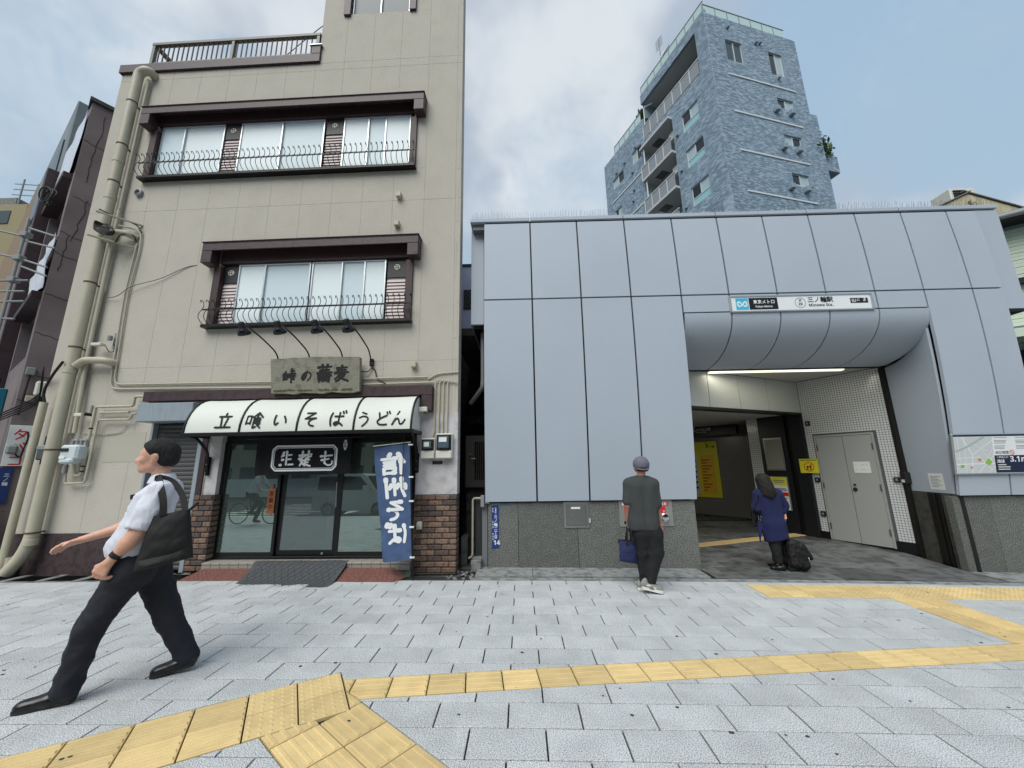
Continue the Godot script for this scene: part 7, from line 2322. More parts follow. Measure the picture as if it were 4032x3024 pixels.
	solid("cream_box", "small cream box on the mauve wall under the white weatherproof box", "utility box", TK, V(0.16, 2.85, 0.01), bx(V(0.09, 2.86, 0.005), V(0.24, 2.97, 0.08), 0.01), mats["pipe_beige"])
	var cb := thing("overhead_cables", "black cables sagging across the mauve wall to the beige building", "cable", TS, V(-8.9, 2.6, -6.5))
	for i in 4:
		part(cb, "cable", pipe(bend([V(-10.2, 1.85 + i * 0.03, -6.2), V(-9.2, 2.45 + i * 0.04, -6.42), V(-8.6, 2.75 + i * 0.05, -6.5), V(-8.3, 3.0 + i * 0.04, -6.25), V(-8.0, 3.25 + i * 0.02, -6.0)], 0.3), 0.012, 5), mats["cable_black"])
	# taller grey building beyond and a beige block far left
	var gb := thing("grey_building", "narrow blue-grey building standing taller behind the mauve building", "building", TN, V(-5.0, 0, -1.0))
	var bg: Material = layer(grained("blue_grey_wall", Color(0.50, 0.54, 0.56), 0.8, null, 1.0), noise_tex(0.01, 113, [[0.0, 0.8], [1.0, 1.0]], 256, 4), 0.3)
	part(gb, "wall", bx(V(-3.9, 0.0, -5.0), V(-0.75, 10.0, -0.9)), bg)
	part(gb, "tower", bx(V(-10.5, 9.4, -4.0), V(-3.95, 12.1, -0.05), 0.02), bg)
	part(gb, "pier", bx(V(-0.95, 9.5, -1.2), V(-0.70, 10.2, -0.7), 0.01), mats["box_grey"])
	part(gb, "window", bx(V(-9.8, 10.0, -0.049), V(-4.8, 11.2, -0.02)), mats["glass_mid"])
	part(gb, "tower", bx(V(-22.0, 0.0, -6.0), V(-10.6, 12.4, -0.05), 0.02), flat("tan_wall", Color(0.50, 0.42, 0.33), 0.85))
	var sh := thing("plastic_sheet", "white translucent plastic sheeting draped over the mauve building front", "sheeting", TN, V(-1.5, 5.0, 0.4))
	var sm := flat("sheet_white", Color(0.80, 0.81, 0.84), 0.3)
	var g2 := Geo.new()
	g2.slab(cloth_rows(V(-2.5, 7.85, 0.05), V(-0.05, 7.85, 0.05), V(-2.5, 9.2, 0.04), V(-0.05, 9.3, 0.04), 10, 10, func(u, v): return V(0, 0, 0.012 * sin(u * 14.0 + v * 5.0))), 0.004)
	part(sh, "sheet", g2, sm)
	g2 = Geo.new()
	g2.slab(cloth_rows(V(-2.5, 5.12, 0.05), V(-0.05, 5.12, 0.05), V(-2.2, 5.9, 0.05), V(-0.02, 6.3, 0.05), 10, 10, func(u, v): return V(0, 0, 0.02 * sin(u * 17.0 + v * 8.0))), 0.004)
	part(sh, "sheet", g2, sm)
	var sc := thing("scaffold", "galvanised tube scaffold standing before the mauve building", "scaffold", TS, V(-9.7, 0, -6.3))
	part(sc, "standard", pipe([V(-9.52, 0.0, -6.36), V(-9.58, 6.45, -6.4)], 0.027, 8), mats["grey_plastic"])
	part(sc, "standard", pipe([V(-11.2, 0.0, -6.3), V(-11.2, 6.6, -6.3)], 0.032, 8), mats["alu"])
	for q in [[-10.9, 6.42, -9.56, 6.06], [-9.6, 6.28, -8.88, 6.02], [-9.55, 5.98, -8.87, 5.78], [-10.9, 5.92, -9.54, 5.59], [-9.56, 5.6, -8.93, 5.38], [-9.5, 5.44, -8.9, 5.2], [-10.5, 5.16, -9.22, 5.12], [-10.5, 4.95, -9.25, 4.9], [-10.5, 4.72, -9.2, 4.7], [-10.5, 4.45, -9.3, 4.35]]:
		part(sc, "ledger", pipe([V(q[0], q[1], -6.42), V(q[2], q[3], -6.38)], 0.019, 7), mats["grey_plastic"])
	for y in [6.1, 5.6, 5.15]: part(sc, "coupler", bx(V(-9.62, y - 0.05, -6.46), V(-9.48, y + 0.05, -6.34), 0.01), mats["grey_plastic"])
	var co := Geo.new()
	for k in 4:
		var pts := []
		for i in 17: pts.append(V(-9.43 + 0.15 * cos(TAU * i / 16.0) + k * 0.015, 7.0 + 0.17 * sin(TAU * i / 16.0), -6.45 + 0.05 * sin(TAU * i / 16.0 + k)))
		co.tube(pts, 0.012, 5)
	solid("cable_coil", "black coil of cable hanging high before the mauve building", "cable coil", TS, V(-9.43, 6.8, -6.45), co, mats["cable_black"])
	var fb := thing("beige_block", "distant beige apartment block with an aerial at the left edge", "building", TS, V(-42, 0, -27))
	part(fb, "wall", bx(V(-50.0, 0.0, -32.0), V(-37.8, 21.9, -25.0), 0.05, Transform3D()), flat("far_beige", Color(0.55, 0.51, 0.39), 0.85))
	for q in [[-40.6, 20.2, -39.0, 21.3], [-40.6, 16.8, -39.6, 17.8], [-43, 16.8, -42, 17.8]]:
		part(fb, "window", bx(V(q[0], q[1], -25.02), V(q[2], q[3], -24.95)), mats["glass_mid"])
	part(fb, "aerial", pipe([V(-40.2, 21.9, -26.0), V(-40.2, 25.0, -26.0)], 0.06, 5), mats["grey_plastic"])
	g = Geo.new()
	for i in 3: g.tube([V(-40.9, 23.6 + i * 0.5, -26.0), V(-39.0, 23.4 + i * 0.5, -26.0)], 0.04, 4)
	part(fb, "aerial_arm", g, mats["grey_plastic"])
	part(fb, "roof_box", bx(V(-42.0, 21.9, -27.0), V(-40.4, 23.3, -26.0)), mats["concrete"])
	var bush := thing("wall_bush", "leafy green bush growing at the foot of the mauve wall", "bush", TS, V(-9.2, 0, -6.2))
	part(bush, "leaves", leaf_cloud(V(-9.25, 0.85, -6.25), V(0.55, 0.65, 0.3), 2400, 0.055, 121), leaf_mat())
	part(bush, "stem", pipe([V(-9.2, 0.0, -6.3), V(-9.25, 0.9, -6.25)], 0.025, 6), mats["rust"])
	# right: white siding house and a gabled roof behind
	var cR := deg_to_rad(125.0)
	var X3 := V(sin(cR), 0, -cos(cR))
	var TW := Transform3D(Basis(X3, Vector3.UP, X3.cross(Vector3.UP)), V(12.6, 0, -10.2))
	var wb := thing("siding_house", "pale green house with horizontal siding boards right of the station", "house", TW, V(3.0, 0, -1.0))
	var sid: Material = flat("siding", Color(0.74, 0.79, 0.72), 0.7)
	part(wb, "wall", bx(V(0.0, 0.0, -6.0), V(9.0, 8.2, -0.03)), flat("siding_frame", Color(0.52, 0.60, 0.62), 0.7))
	for i in 27: part(wb, "siding_board", bx(V(0.45, 4.95 + i * 0.1, -0.03), V(9.0, 5.045 + i * 0.1, 0.0 - 0.008 * (i % 2)), 0.004), sid)
	part(wb, "corner_board", bx(V(-0.02, 0.0, -0.03), V(0.43, 7.9, 0.02), 0.006), flat("siding_frame", Color(0.52, 0.60, 0.62), 0.7))
	part(wb, "eave", bx(V(-0.5, 7.75, -6.3), V(9.3, 7.95, 0.5), 0.02), mats["dark_steel"])
	part(wb, "gutter", pipe([V(-0.5, 7.85, 0.55), V(9.3, 7.85, 0.55)], 0.08, 8), mats["grey_plastic"])
	part(wb, "canopy", bx(V(-0.3, 4.5, -0.02), V(9.0, 4.72, 0.8), 0.01), sid)
	part(wb, "dark_opening", bx(V(0.1, 0.1, -0.029), V(8.9, 4.3, -0.005)), mats["glass_dark"])
	part(wb, "window_band", bx(V(0.5, 6.05, 0.002), V(9.0, 6.2, 0.18), 0.005), mats["dark_steel"])
	var gh := thing("gabled_house", "cream gabled house with a roof vent rising behind the station's right end", "house", TS, V(29, 0, -24))
	var cream := layer(grained("cream_wall", Color(0.78, 0.74, 0.62), 0.85, null, 1.0), noise_tex(0.015, 114, [[0.0, 0.75], [1.0, 1.0]], 256, 4), Vector3(0.5, 0.12, 0.5))
	var pr := Geo.new()
	pr.prism(PackedVector2Array([Vector2(25.6, 0.0), Vector2(36.5, 0.0), Vector2(36.5, 15.3), Vector2(29.1, 18.15), Vector2(25.6, 16.55)]), -32.0, -22.0)
	part(gh, "wall", pr, cream)
	part(gh, "roof", bx(V(-0.3, 0.0, -32.3), V(8.4, 0.06, -21.9), 0.0, Transform3D(Basis(Vector3.BACK, atan2(-2.85, 7.4)), V(29.1, 18.2, 0))), mats["concrete"])
	part(gh, "roof", bx(V(-4.6, 0.0, -32.3), V(0.2, 0.06, -21.9), 0.0, Transform3D(Basis(Vector3.BACK, atan2(1.6, 3.5)), V(29.1, 18.2, 0))), mats["concrete"])
	part(gh, "roof_vent", bx(V(28.3, 17.7, -23.4), V(29.9, 18.75, -22.2), 0.05), mats["white_plastic"])
	for i in 4: part(gh, "vent_slat", bx(V(28.45, 17.95 + i * 0.17, -22.2), V(29.2, 18.03 + i * 0.17, -22.12)), mats["dark_plastic"])
	part(gh, "wall_pipe", pipe([V(29.0, 17.6, -21.9), V(30.6, 14.0, -21.9)], 0.09, 6), cream)
	part(gh, "wall_pipe", pipe([V(29.3, 17.5, -21.9), V(30.9, 14.0, -21.9)], 0.09, 6), cream)
	var sd := Geo.new()
	sd.lathe([Vector2(0.0, 0.14), Vector2(0.16, 0.10), Vector2(0.2, 0.0)], Transform3D(Basis(), V(11.9, 7.98, -9.3)), 14)
	solid("roof_dish", "pale round dish on the eave of the siding house", "dish", TS, V(11.9, 7.9, -9.3), sd, mats["white_plastic"])

# ---------------------------------------------------------------- figures: tapered bones blended into one skin
class Body:
	var bones := []
	var cuts := []          # Plane: what lies on its far side is cut away
	var k := 0.014
	var cell := 0.012

	func bone(a: Vector3, b: Vector3, ra: float, rb: float) -> void:
		bones.append([a, b, ra, rb])

	func ball(a: Vector3, r: float) -> void:
		bones.append([a, a + Vector3(0, 0.0005, 0), r, r])

	func build(g: Geo, wave = null) -> void:
		var lo := Vector3.INF
		var hi := -Vector3.INF
		for b in bones:
			for e in 2:
				var r: float = b[2 + e] + k * 4.0 + cell * 2.0
				lo = lo.min(b[e] - Vector3.ONE * r)
				hi = hi.max(b[e] + Vector3.ONE * r)
		var nx := int((hi.x - lo.x) / cell) + 2
		var ny := int((hi.y - lo.y) / cell) + 2
		var nz := int((hi.z - lo.z) / cell) + 2
		var f := PackedFloat32Array()
		f.resize(nx * ny * nz)
		for b in bones:
			var a: Vector3 = b[0]
			var d: Vector3 = b[1] - a
			var ll := maxf(d.length_squared(), 1e-9)
			var ra: float = b[2]
			var dr: float = b[3] - b[2]
			var reach := maxf(b[2], b[3]) + k * 3.5
			var p0: Vector3 = (a.min(b[1]) - Vector3.ONE * reach - lo) / cell
			var p1: Vector3 = (a.max(b[1]) + Vector3.ONE * reach - lo) / cell
			for iz in range(maxi(0, int(p0.z)), mini(nz - 1, int(p1.z) + 1) + 1):
				for iy in range(maxi(0, int(p0.y)), mini(ny - 1, int(p1.y) + 1) + 1):
					var row := (iz * ny + iy) * nx
					for ix in range(maxi(0, int(p0.x)), mini(nx - 1, int(p1.x) + 1) + 1):
						var q := lo + Vector3(ix, iy, iz) * cell - a
						var t := clampf(q.dot(d) / ll, 0.0, 1.0)
						var s := (q - d * t).length() - ra - dr * t
						if s < k * 3.5:
							f[row + ix] += exp(-maxf(s, -k * 8.0) / k)
		var far := 1.0
		for i in f.size():
			f[i] = -k * log(f[i]) if f[i] > 0.0 else far
		if cuts:
			for iz in nz:
				for iy in ny:
					for ix in nx:
						var i := (iz * ny + iy) * nx + ix
						if f[i] < cell * 3.0:
							var p := lo + Vector3(ix, iy, iz) * cell
							for c in cuts:
								f[i] = maxf(f[i], c.distance_to(p))
		var ids := {}
		var pos := PackedVector3Array()
		var nor := PackedVector3Array()
		var sy := nx
		var sz := nx * ny
		var near := cell * 2.0
		for iz in nz - 1:
			for iy in ny - 1:
				for ix in nx - 1:
					var i := iz * sz + iy * sy + ix
					var v0 := f[i]
					if v0 > near or v0 < -near:
						continue
					var v := [v0, f[i + 1], f[i + sy], f[i + sy + 1], f[i + sz], f[i + sz + 1], f[i + sz + sy], f[i + sz + sy + 1]]
					var inside := 0
					for e in v:
						if e < 0.0: inside += 1
					if inside == 0 or inside == 8:
						continue
					var sum := Vector3.ZERO
					var n := 0
					for e in [[0, 1], [2, 3], [4, 5], [6, 7], [0, 2], [1, 3], [4, 6], [5, 7], [0, 4], [1, 5], [2, 6], [3, 7]]:
						var va: float = v[e[0]]
						var vb: float = v[e[1]]
						if (va < 0.0) != (vb < 0.0):
							var t := va / (va - vb)
							var pa := Vector3(e[0] & 1, (e[0] >> 1) & 1, e[0] >> 2)
							var pb := Vector3(e[1] & 1, (e[1] >> 1) & 1, e[1] >> 2)
							sum += pa.lerp(pb, t)
							n += 1
					var grad := Vector3(v[1] + v[3] + v[5] + v[7] - v[0] - v[2] - v[4] - v[6], v[2] + v[3] + v[6] + v[7] - v[0] - v[1] - v[4] - v[5], v[4] + v[5] + v[6] + v[7] - v[0] - v[1] - v[2] - v[3]).normalized()
					var p := lo + (Vector3(ix, iy, iz) + sum / n) * cell
					ids[i] = pos.size()
					pos.append(p)
					nor.append(grad)
		if wave != null:
			for i in pos.size():
				pos[i] += nor[i] * float(wave.call(pos[i]))
		# faces, then smooth normals from them
		var quads := []
		for i in ids:
			var v0 := f[i]
			for axis in 3:
				var step: int = [1, sy, sz][axis]
				var u: int = [sy, sz, 1][axis]
				var w: int = [sz, 1, sy][axis]
				if (v0 < 0.0) != (f[i + step] < 0.0):
					if ids.has(i - u) and ids.has(i - w) and ids.has(i - u - w):
						quads.append([ids[i], ids[i - u], ids[i - u - w], ids[i - w]])
		var acc := PackedVector3Array()
		acc.resize(pos.size())
		for q in quads:
			var fn := (pos[q[2]] - pos[q[0]]).cross(pos[q[3]] - pos[q[1]])
			if fn.dot(nor[q[0]]) < 0.0: fn = -fn
			for e in q: acc[e] += fn
		for i in acc.size():
			acc[i] = acc[i].normalized() if acc[i].length_squared() > 1e-16 else nor[i]
		for q in quads:
			g.squad(pos[q[0]], pos[q[1]], pos[q[2]], pos[q[3]], acc[q[0]], acc[q[1]], acc[q[2]], acc[q[3]])

func hand(b: Body, w: Vector3, d: Vector3, palm: Vector3, thumb: Vector3, curl: float, s := 1.0) -> void:
	d = d.normalized(); palm = palm.normalized(); thumb = thumb.normalized()
	for e in [-1.0, -0.33, 0.33, 1.0]:
		b.bone(w + d * 0.012 * s + thumb * e * 0.014 * s, w + d * 0.085 * s + thumb * e * 0.031 * s, 0.0165 * s, 0.0135 * s)
	var lens := [0.072, 0.080, 0.074, 0.058]
	for i in 4:
		var p := w + d * 0.088 * s + thumb * (0.031 - i * 0.0207) * s
		var a := curl * (0.55 + 0.12 * i)
		for j in 3:
			var l: float = lens[i] * [0.42, 0.32, 0.26][j] * s
			var q := p + (d * cos(a) + palm * sin(a)) * l
			b.bone(p, q, (0.0092 - j * 0.0008) * s, (0.0086 - j * 0.0010) * s)
			p = q
			a += curl * 0.8
	var t0 := w + d * 0.028 * s + thumb * 0.024 * s
	var t1 := t0 + (d * 0.62 + thumb * 0.68 + palm * 0.25).normalized() * 0.036 * s
	var t2 := t1 + (d * 0.85 + thumb * 0.25 + palm * 0.45).normalized() * 0.030 * s
	b.bone(t0, t1, 0.0125 * s, 0.0105 * s)
	b.bone(t1, t2, 0.0102 * s, 0.0085 * s)

func folds(seed_: int, amp: float, size: float, squash := Vector3(1, 0.45, 1)) -> Callable:
	var f := FastNoiseLite.new()
	f.seed = seed_
	f.frequency = 1.0 / size
	f.fractal_octaves = 2
	f.fractal_type = FastNoiseLite.FRACTAL_RIDGED
	return func(p: Vector3) -> float: return amp * (f.get_noise_3d(p.x * squash.x, p.y * squash.y, p.z * squash.z) + 0.2)

func cloth_mat(key: String, col: Color, rough := 0.9) -> StandardMaterial3D:
	if mats.has(key): return mats[key]
	var m := layer(grained(key, col, rough, null, 1.0, false), noise_tex(0.4, hash(key) % 1000, [[0.0, 0.82], [1.0, 1.0]], 256, 2), 3.0, false)
	return m

func skin_mat(key: String, col: Color) -> StandardMaterial3D:
	if mats.has(key): return mats[key]
	var m := layer(grained(key, col, 0.55, null, 1.0, false), noise_tex(0.06, 201, [[0.0, Color(0.92, 0.82, 0.80)], [1.0, Color(1, 1, 1)]], 256, 4), 4.0, false)
	m.subsurf_scatter_enabled = true
	m.subsurf_scatter_strength = 0.06
	return m

func pillow(c: Array, bulge: float, seed_: int, n := 18) -> Geo:
	# a soft bag: corners lower left, lower right, upper left, upper right; swells to both sides
	var f := FastNoiseLite.new()
	f.seed = seed_
	f.frequency = 6.0
	var k: Vector3 = (c[1] - c[0]).cross(c[2] - c[0]).normalized()
	var g := Geo.new()
	for side in [1.0, -1.0]:
		var rows := []
		for j in n + 1:
			var row := []
			for i in n + 1:
				var u := float(i) / n; var v := float(j) / n
				var p: Vector3 = c[0].lerp(c[1], u).lerp(c[2].lerp(c[3], u), v)
				var e := pow(maxf(0.0, sin(PI * u)), 0.4) * pow(maxf(0.0, sin(PI * clampf(v * 0.92, 0.0, 1.0))), 0.4)
				row.append(p + k * side * (bulge * e * (1.0 - 0.45 * v) + 0.3 * bulge * e * f.get_noise_3d(p.x, p.y, p.z + side)))
			if side < 0.0: row.reverse()
			rows.append(row)
		g.slab(rows, 0.0)
	return g

func person_mesh(parent: Node3D, called: String, b: Body, m: Material, wave = null, label := "") -> MeshInstance3D:
	var g := Geo.new()
	b.build(g, wave)
	return part(parent, called, g, m, label)

func build_people() -> void:
	walking_man()
	capped_man()
	coated_woman()
	cyclist()

func shoe(b: Body, heel: Vector3, toe: Vector3, w := 0.036, up := 0.05) -> void:
	var d := (toe - heel)
	var side := d.normalized().cross(Vector3.UP).normalized()
	b.bone(heel + V(0, 0.025, 0) + d * 0.10, heel + d * 0.42 + V(0, 0.026, 0), w, w * 1.02)
	b.bone(heel + d * 0.42 + V(0, 0.024, 0) + side * 0.012, toe - d * 0.17 + V(0, 0.012, 0) + side * 0.006, w * 0.98, w * 0.78)
	b.bone(heel + d * 0.42 + V(0, 0.024, 0) - side * 0.012, toe - d * 0.17 + V(0, 0.012, 0) - side * 0.006, w * 0.98, w * 0.74)
	b.bone(toe - d * 0.2 + V(0, 0.012, 0), toe - d * 0.11 + V(0, 0.010, 0), w * 0.78, w * 0.7)
	b.bone(heel + V(0, 0.045, 0) + d * 0.12, heel + V(0, up + 0.03, 0) + d * 0.18, w * 0.92, w * 0.8)

func sole(heel: Vector3, toe: Vector3, w: float, h: float) -> Geo:
	var d := toe - heel
	var s := d.normalized().cross(Vector3.UP).normalized()
	var poly := []
	for q in [[0.0, 0.55], [0.04, 0.85], [0.2, 0.92], [0.45, 0.82], [0.7, 1.05], [0.86, 1.0], [0.95, 0.78], [0.99, 0.4]]: poly.append([q[0], q[1]])
	var g := Geo.new()
	var top := []
	for q in poly: top.append(heel + d * q[0] + s * w * q[1])
	for i in range(poly.size() - 1, -1, -1): top.append(heel + d * poly[i][0] - s * w * poly[i][1])
	var mid := heel + d * 0.5
	for i in top.size():
		var j := (i + 1) % top.size()
		g.face([top[i], top[j], top[j] + V(0, h, 0), top[i] + V(0, h, 0)], mid)
	var up := []
	for p in top: up.append(p + V(0, h, 0))
	for i in top.size():
		var j := (i + 1) % top.size()
		g.tri(mid, top[i], top[j], Vector3.DOWN, Vector3.DOWN, Vector3.DOWN)
		g.tri(mid + V(0, h, 0), up[i], up[j], Vector3.UP, Vector3.UP, Vector3.UP)
	return g

func walking_man() -> void:
	# frame: x forwards (to the left and a little towards the camera), z to the man's right
	var h := V(-0.86, 0, 0.51).normalized()
	var fr := Transform3D(Basis(h, Vector3.UP, h.cross(Vector3.UP)), V(-3.03, 0, -3.08))
	var q := func(f: float, y: float, l: float) -> Vector3: return V(f, y, -l)
	var m := thing("person", "man in a white short-sleeved shirt and dark trousers striding left with a black shoulder bag", "person", fr, V(0, 0.03, 0))
	var skin := skin_mat("skin_a", Color(0.83, 0.67, 0.58))
	# body: arms, neck and head in one skin, with plain limbs inside the clothes
	var b := Body.new()
	b.cell = 0.011
	for s in [-1, 1]:
		b.bone(q.call(-0.08, 1.36, 0.09 * s), q.call(-0.03, 1.0, 0.07 * s), 0.09, 0.10)
		b.bone(q.call(-0.12, 1.42, 0.05 * s), q.call(-0.13, 1.42, 0.16 * s), 0.055, 0.055)
	b.bone(q.call(-0.115, 1.46, 0), q.call(-0.085, 1.60, 0), 0.06, 0.055)
	b.bone(q.call(-0.14, 1.41, 0.19), q.call(-0.06, 1.135, 0.225), 0.052, 0.046)
	b.bone(q.call(-0.06, 1.135, 0.225), q.call(-0.02, 1.07, 0.226), 0.046, 0.045)
	b.bone(q.call(-0.02, 1.07, 0.226), q.call(0.055, 0.965, 0.22), 0.044, 0.029)
	b.bone(q.call(-0.12, 1.41, -0.19), q.call(0.13, 1.14, -0.21), 0.052, 0.045)
	b.bone(q.call(0.13, 1.14, -0.21), q.call(0.355, 1.07, -0.20), 0.043, 0.027)
	b.bone(q.call(-0.08, 0.9, 0.08), q.call(0.14, 0.48, 0.08), 0.085, 0.055)
	b.bone(q.call(0.14, 0.48, 0.08), q.call(0.21, 0.11, 0.06), 0.052, 0.036)
	b.bone(q.call(-0.08, 0.9, -0.08), q.call(-0.275, 0.42, -0.08), 0.085, 0.055)
	b.bone(q.call(-0.275, 0.42, -0.08), q.call(-0.42, 0.12, -0.075), 0.052, 0.036)
	var body := Geo.new()
	b.build(body)
	var hd := Body.new()
	hd.cell = 0.0065
	hd.k = 0.010
	hd.ball(q.call(-0.085, 1.725, 0), 0.088)
	hd.bone(q.call(-0.035, 1.735, 0.022), q.call(-0.035, 1.735, -0.022), 0.078, 0.078)
	hd.bone(q.call(-0.02, 1.68, 0), q.call(-0.02, 1.64, 0), 0.068, 0.06)
	hd.bone(q.call(-0.035, 1.625, 0.035), q.call(0.028, 1.598, 0.01), 0.032, 0.026)
	hd.bone(q.call(-0.035, 1.625, -0.035), q.call(0.028, 1.598, -0.01), 0.032, 0.026)
	hd.bone(q.call(0.034, 1.725, 0.022), q.call(0.034, 1.725, -0.022), 0.020, 0.020)
	hd.bone(q.call(0.046, 1.708, 0), q.call(0.070, 1.668, 0), 0.009, 0.014)
	for s in [-1, 1]:
		hd.ball(q.call(0.062, 1.664, 0.014 * s), 0.009)
		hd.ball(q.call(0.025, 1.672, 0.042 * s), 0.024)
		hd.bone(q.call(-0.055, 1.705, 0.084 * s), q.call(-0.045, 1.655, 0.078 * s), 0.014, 0.010)
		hd.bone(q.call(-0.060, 1.70, 0.094 * s), q.call(-0.060, 1.68, 0.092 * s), 0.010, 0.009)
	hd.bone(q.call(0.046, 1.640, 0.018), q.call(0.046, 1.640, -0.018), 0.009, 0.009)
	hd.bone(q.call(0.043, 1.626, 0.014), q.call(0.043, 1.626, -0.014), 0.010, 0.010)
	hd.bone(q.call(-0.10, 1.52, 0), q.call(-0.07, 1.63, 0), 0.060, 0.056)
	hd.build(body)
	var hn := Body.new()
	hn.cell = 0.0042
	hn.k = 0.0045
	hn.bone(q.call(0.02, 1.015, 0.222), q.call(0.055, 0.965, 0.22), 0.033, 0.028)
	hn.bone(q.call(0.055, 0.965, 0.22), q.call(0.068, 0.945, 0.218), 0.027, 0.026)
	hand(hn, q.call(0.062, 0.955, 0.22), q.call(0.50, -0.86, -0.06), q.call(-0.8, -0.45, -0.45), q.call(0.85, 0.45, -0.1), 1.05)
	hn.build(body)
	hn = Body.new()
	hn.cell = 0.0042
	hn.k = 0.0045
	hn.bone(q.call(0.30, 1.087, -0.202), q.call(0.365, 1.067, -0.20), 0.031, 0.026)
	hand(hn, q.call(0.358, 1.068, -0.20), q.call(0.93, -0.30, 0.1), q.call(-0.25, -0.85, 0.35), q.call(0.25, 0.25, 0.93), 0.42)
	hn.build(body)
	part(m, "body", body, skin)
	for s in [-1, 1]:
		var e := Geo.new()
		e.lathe([Vector2(0.0, 0.0), Vector2(0.010, 0.003), Vector2(0.012, 0.007)], Transform3D(Basis(Vector3.BACK, PI / 2), q.call(0.047, 1.692, 0.033 * s)), 10)
		part(m, "eye", e, flat("eye_dark", Color(0.06, 0.05, 0.045), 0.2))
	var hair := Body.new()
	hair.cell = 0.007
	hair.k = 0.012
	hair.ball(q.call(-0.090, 1.735, 0), 0.099)
	hair.bone(q.call(-0.035, 1.755, 0.024), q.call(-0.035, 1.755, -0.024), 0.083, 0.083)
	hair.bone(q.call(-0.12, 1.68, 0.03), q.call(-0.12, 1.68, -0.03), 0.062, 0.062)
	hair.cuts = [Plane(V(0.80, -0.60, 0).normalized(), V(0.80, -0.60, 0).normalized().dot(q.call(0.005, 1.748, 0))), Plane(V(0.0, -1, 0), -1.625), Plane(V(0.95, -0.31, 0).normalized(), V(0.95, -0.31, 0).normalized().dot(q.call(-0.018, 1.70, 0)) + 0.035)]
	person_mesh(m, "hair", hair, cloth_mat("hair_black", Color(0.05, 0.045, 0.045), 0.8), folds(31, 0.004, 0.03))
	# shirt
	var sh := Body.new()
	sh.cell = 0.011
	for s in [-1, 1]:
		sh.bone(q.call(-0.085, 1.355, 0.090 * s), q.call(-0.025, 1.05, 0.080 * s), 0.115, 0.128)
		sh.bone(q.call(-0.025, 1.05, 0.080 * s), q.call(-0.03, 0.95, 0.080 * s), 0.128, 0.122)
		sh.bone(q.call(-0.125, 1.44, 0.05 * s), q.call(-0.135, 1.425, 0.165 * s), 0.075, 0.078)
	sh.bone(q.call(0.0, 1.08, 0.0), q.call(0.03, 1.02, 0.0), 0.12, 0.128)
	sh.bone(q.call(-0.12, 1.47, 0), q.call(-0.105, 1.525, 0), 0.078, 0.072)
	sh.cuts = [Plane(Vector3.DOWN, -0.955), Plane(Vector3.UP, 1.555)]
	for e in 2:
		var sv := Body.new()
		sv.cell = 0.010
		var from: Vector3 = [q.call(-0.14, 1.43, 0.172), q.call(-0.13, 1.43, -0.172)][e]
		var to: Vector3 = [q.call(-0.055, 1.13, 0.226), q.call(0.10, 1.17, -0.212)][e]
		sv.bone(from, from.lerp(to, 0.5), 0.080, 0.078)
		sv.bone(from.lerp(to, 0.5), to + (to - from) * 0.15, 0.078, 0.083)
		var dn := (to - from).normalized()
		sv.cuts = [Plane(dn, dn.dot(to - dn * 0.03))]
		person_mesh(m, "sleeve", sv, cloth_mat("shirt_white", Color(0.86, 0.87, 0.91), 0.85), folds(36 + e, 0.009, 0.13, Vector3(1.2, 0.7, 1.2)))
	person_mesh(m, "shirt", sh, cloth_mat("shirt_white", Color(0.86, 0.87, 0.91), 0.85), folds(32, 0.009, 0.16, Vector3(1.2, 0.7, 1.2)))
	var col := Geo.new()
	for s in [-1, 1]:
		var rows := []
		for j in 3:
			var row := []
			for i in 9:
				var a := PI * i / 8.0
				var rr: float = [0.071, 0.080, 0.090][j]
				row.append(q.call(-0.100 - rr * cos(a), 1.565 - 0.022 * j - 0.02 * (1 - cos(a)) * 0.5 - (0.015 if j == 2 else 0.0), s * rr * sin(a)))
			if s < 0: row.reverse()
			rows.append(row)
		col.slab(rows, 0.003)
	part(m, "collar", col, mats["shirt_white"])
	part(m, "pocket_lens", pipe([q.call(0.022, 1.375, 0.115), q.call(0.026, 1.41, 0.115)], 0.02, 10), mats["dark_plastic"])
	# trousers
	var tr := Body.new()
	tr.cell = 0.012
	for s in [-1, 1]:
		tr.bone(q.call(-0.02, 0.98, 0.075 * s), q.call(-0.05, 0.86, 0.085 * s), 0.125, 0.13)
	tr.bone(q.call(-0.03, 0.85, 0.085), q.call(0.14, 0.485, 0.08), 0.118, 0.083)
	tr.bone(q.call(0.14, 0.485, 0.08), q.call(0.205, 0.12, 0.06), 0.080, 0.073)
	tr.bone(q.call(-0.10, 0.84, -0.085), q.call(-0.275, 0.425, -0.08), 0.118, 0.082)
	tr.bone(q.call(-0.275, 0.425, -0.08), q.call(-0.425, 0.12, -0.075), 0.080, 0.068)
	tr.cuts = [Plane(Vector3.UP, 0.985), Plane(Vector3.DOWN, -0.085)]
	person_mesh(m, "trousers", tr, cloth_mat("trousers_navy", Color(0.075, 0.09, 0.14), 0.8), folds(33, 0.011, 0.20, Vector3(1.2, 1.0, 1.2)))
	var belt := Body.new()
	belt.cell = 0.012
	for s in [-1, 1]: belt.bone(q.call(-0.02, 0.965, 0.075 * s), q.call(-0.02, 0.985, 0.075 * s), 0.132, 0.132)
	belt.cuts = [Plane(Vector3.UP, 0.99), Plane(Vector3.DOWN, -0.955)]
	person_mesh(m, "belt", belt, flat("belt_black", Color(0.03, 0.03, 0.032), 0.4))
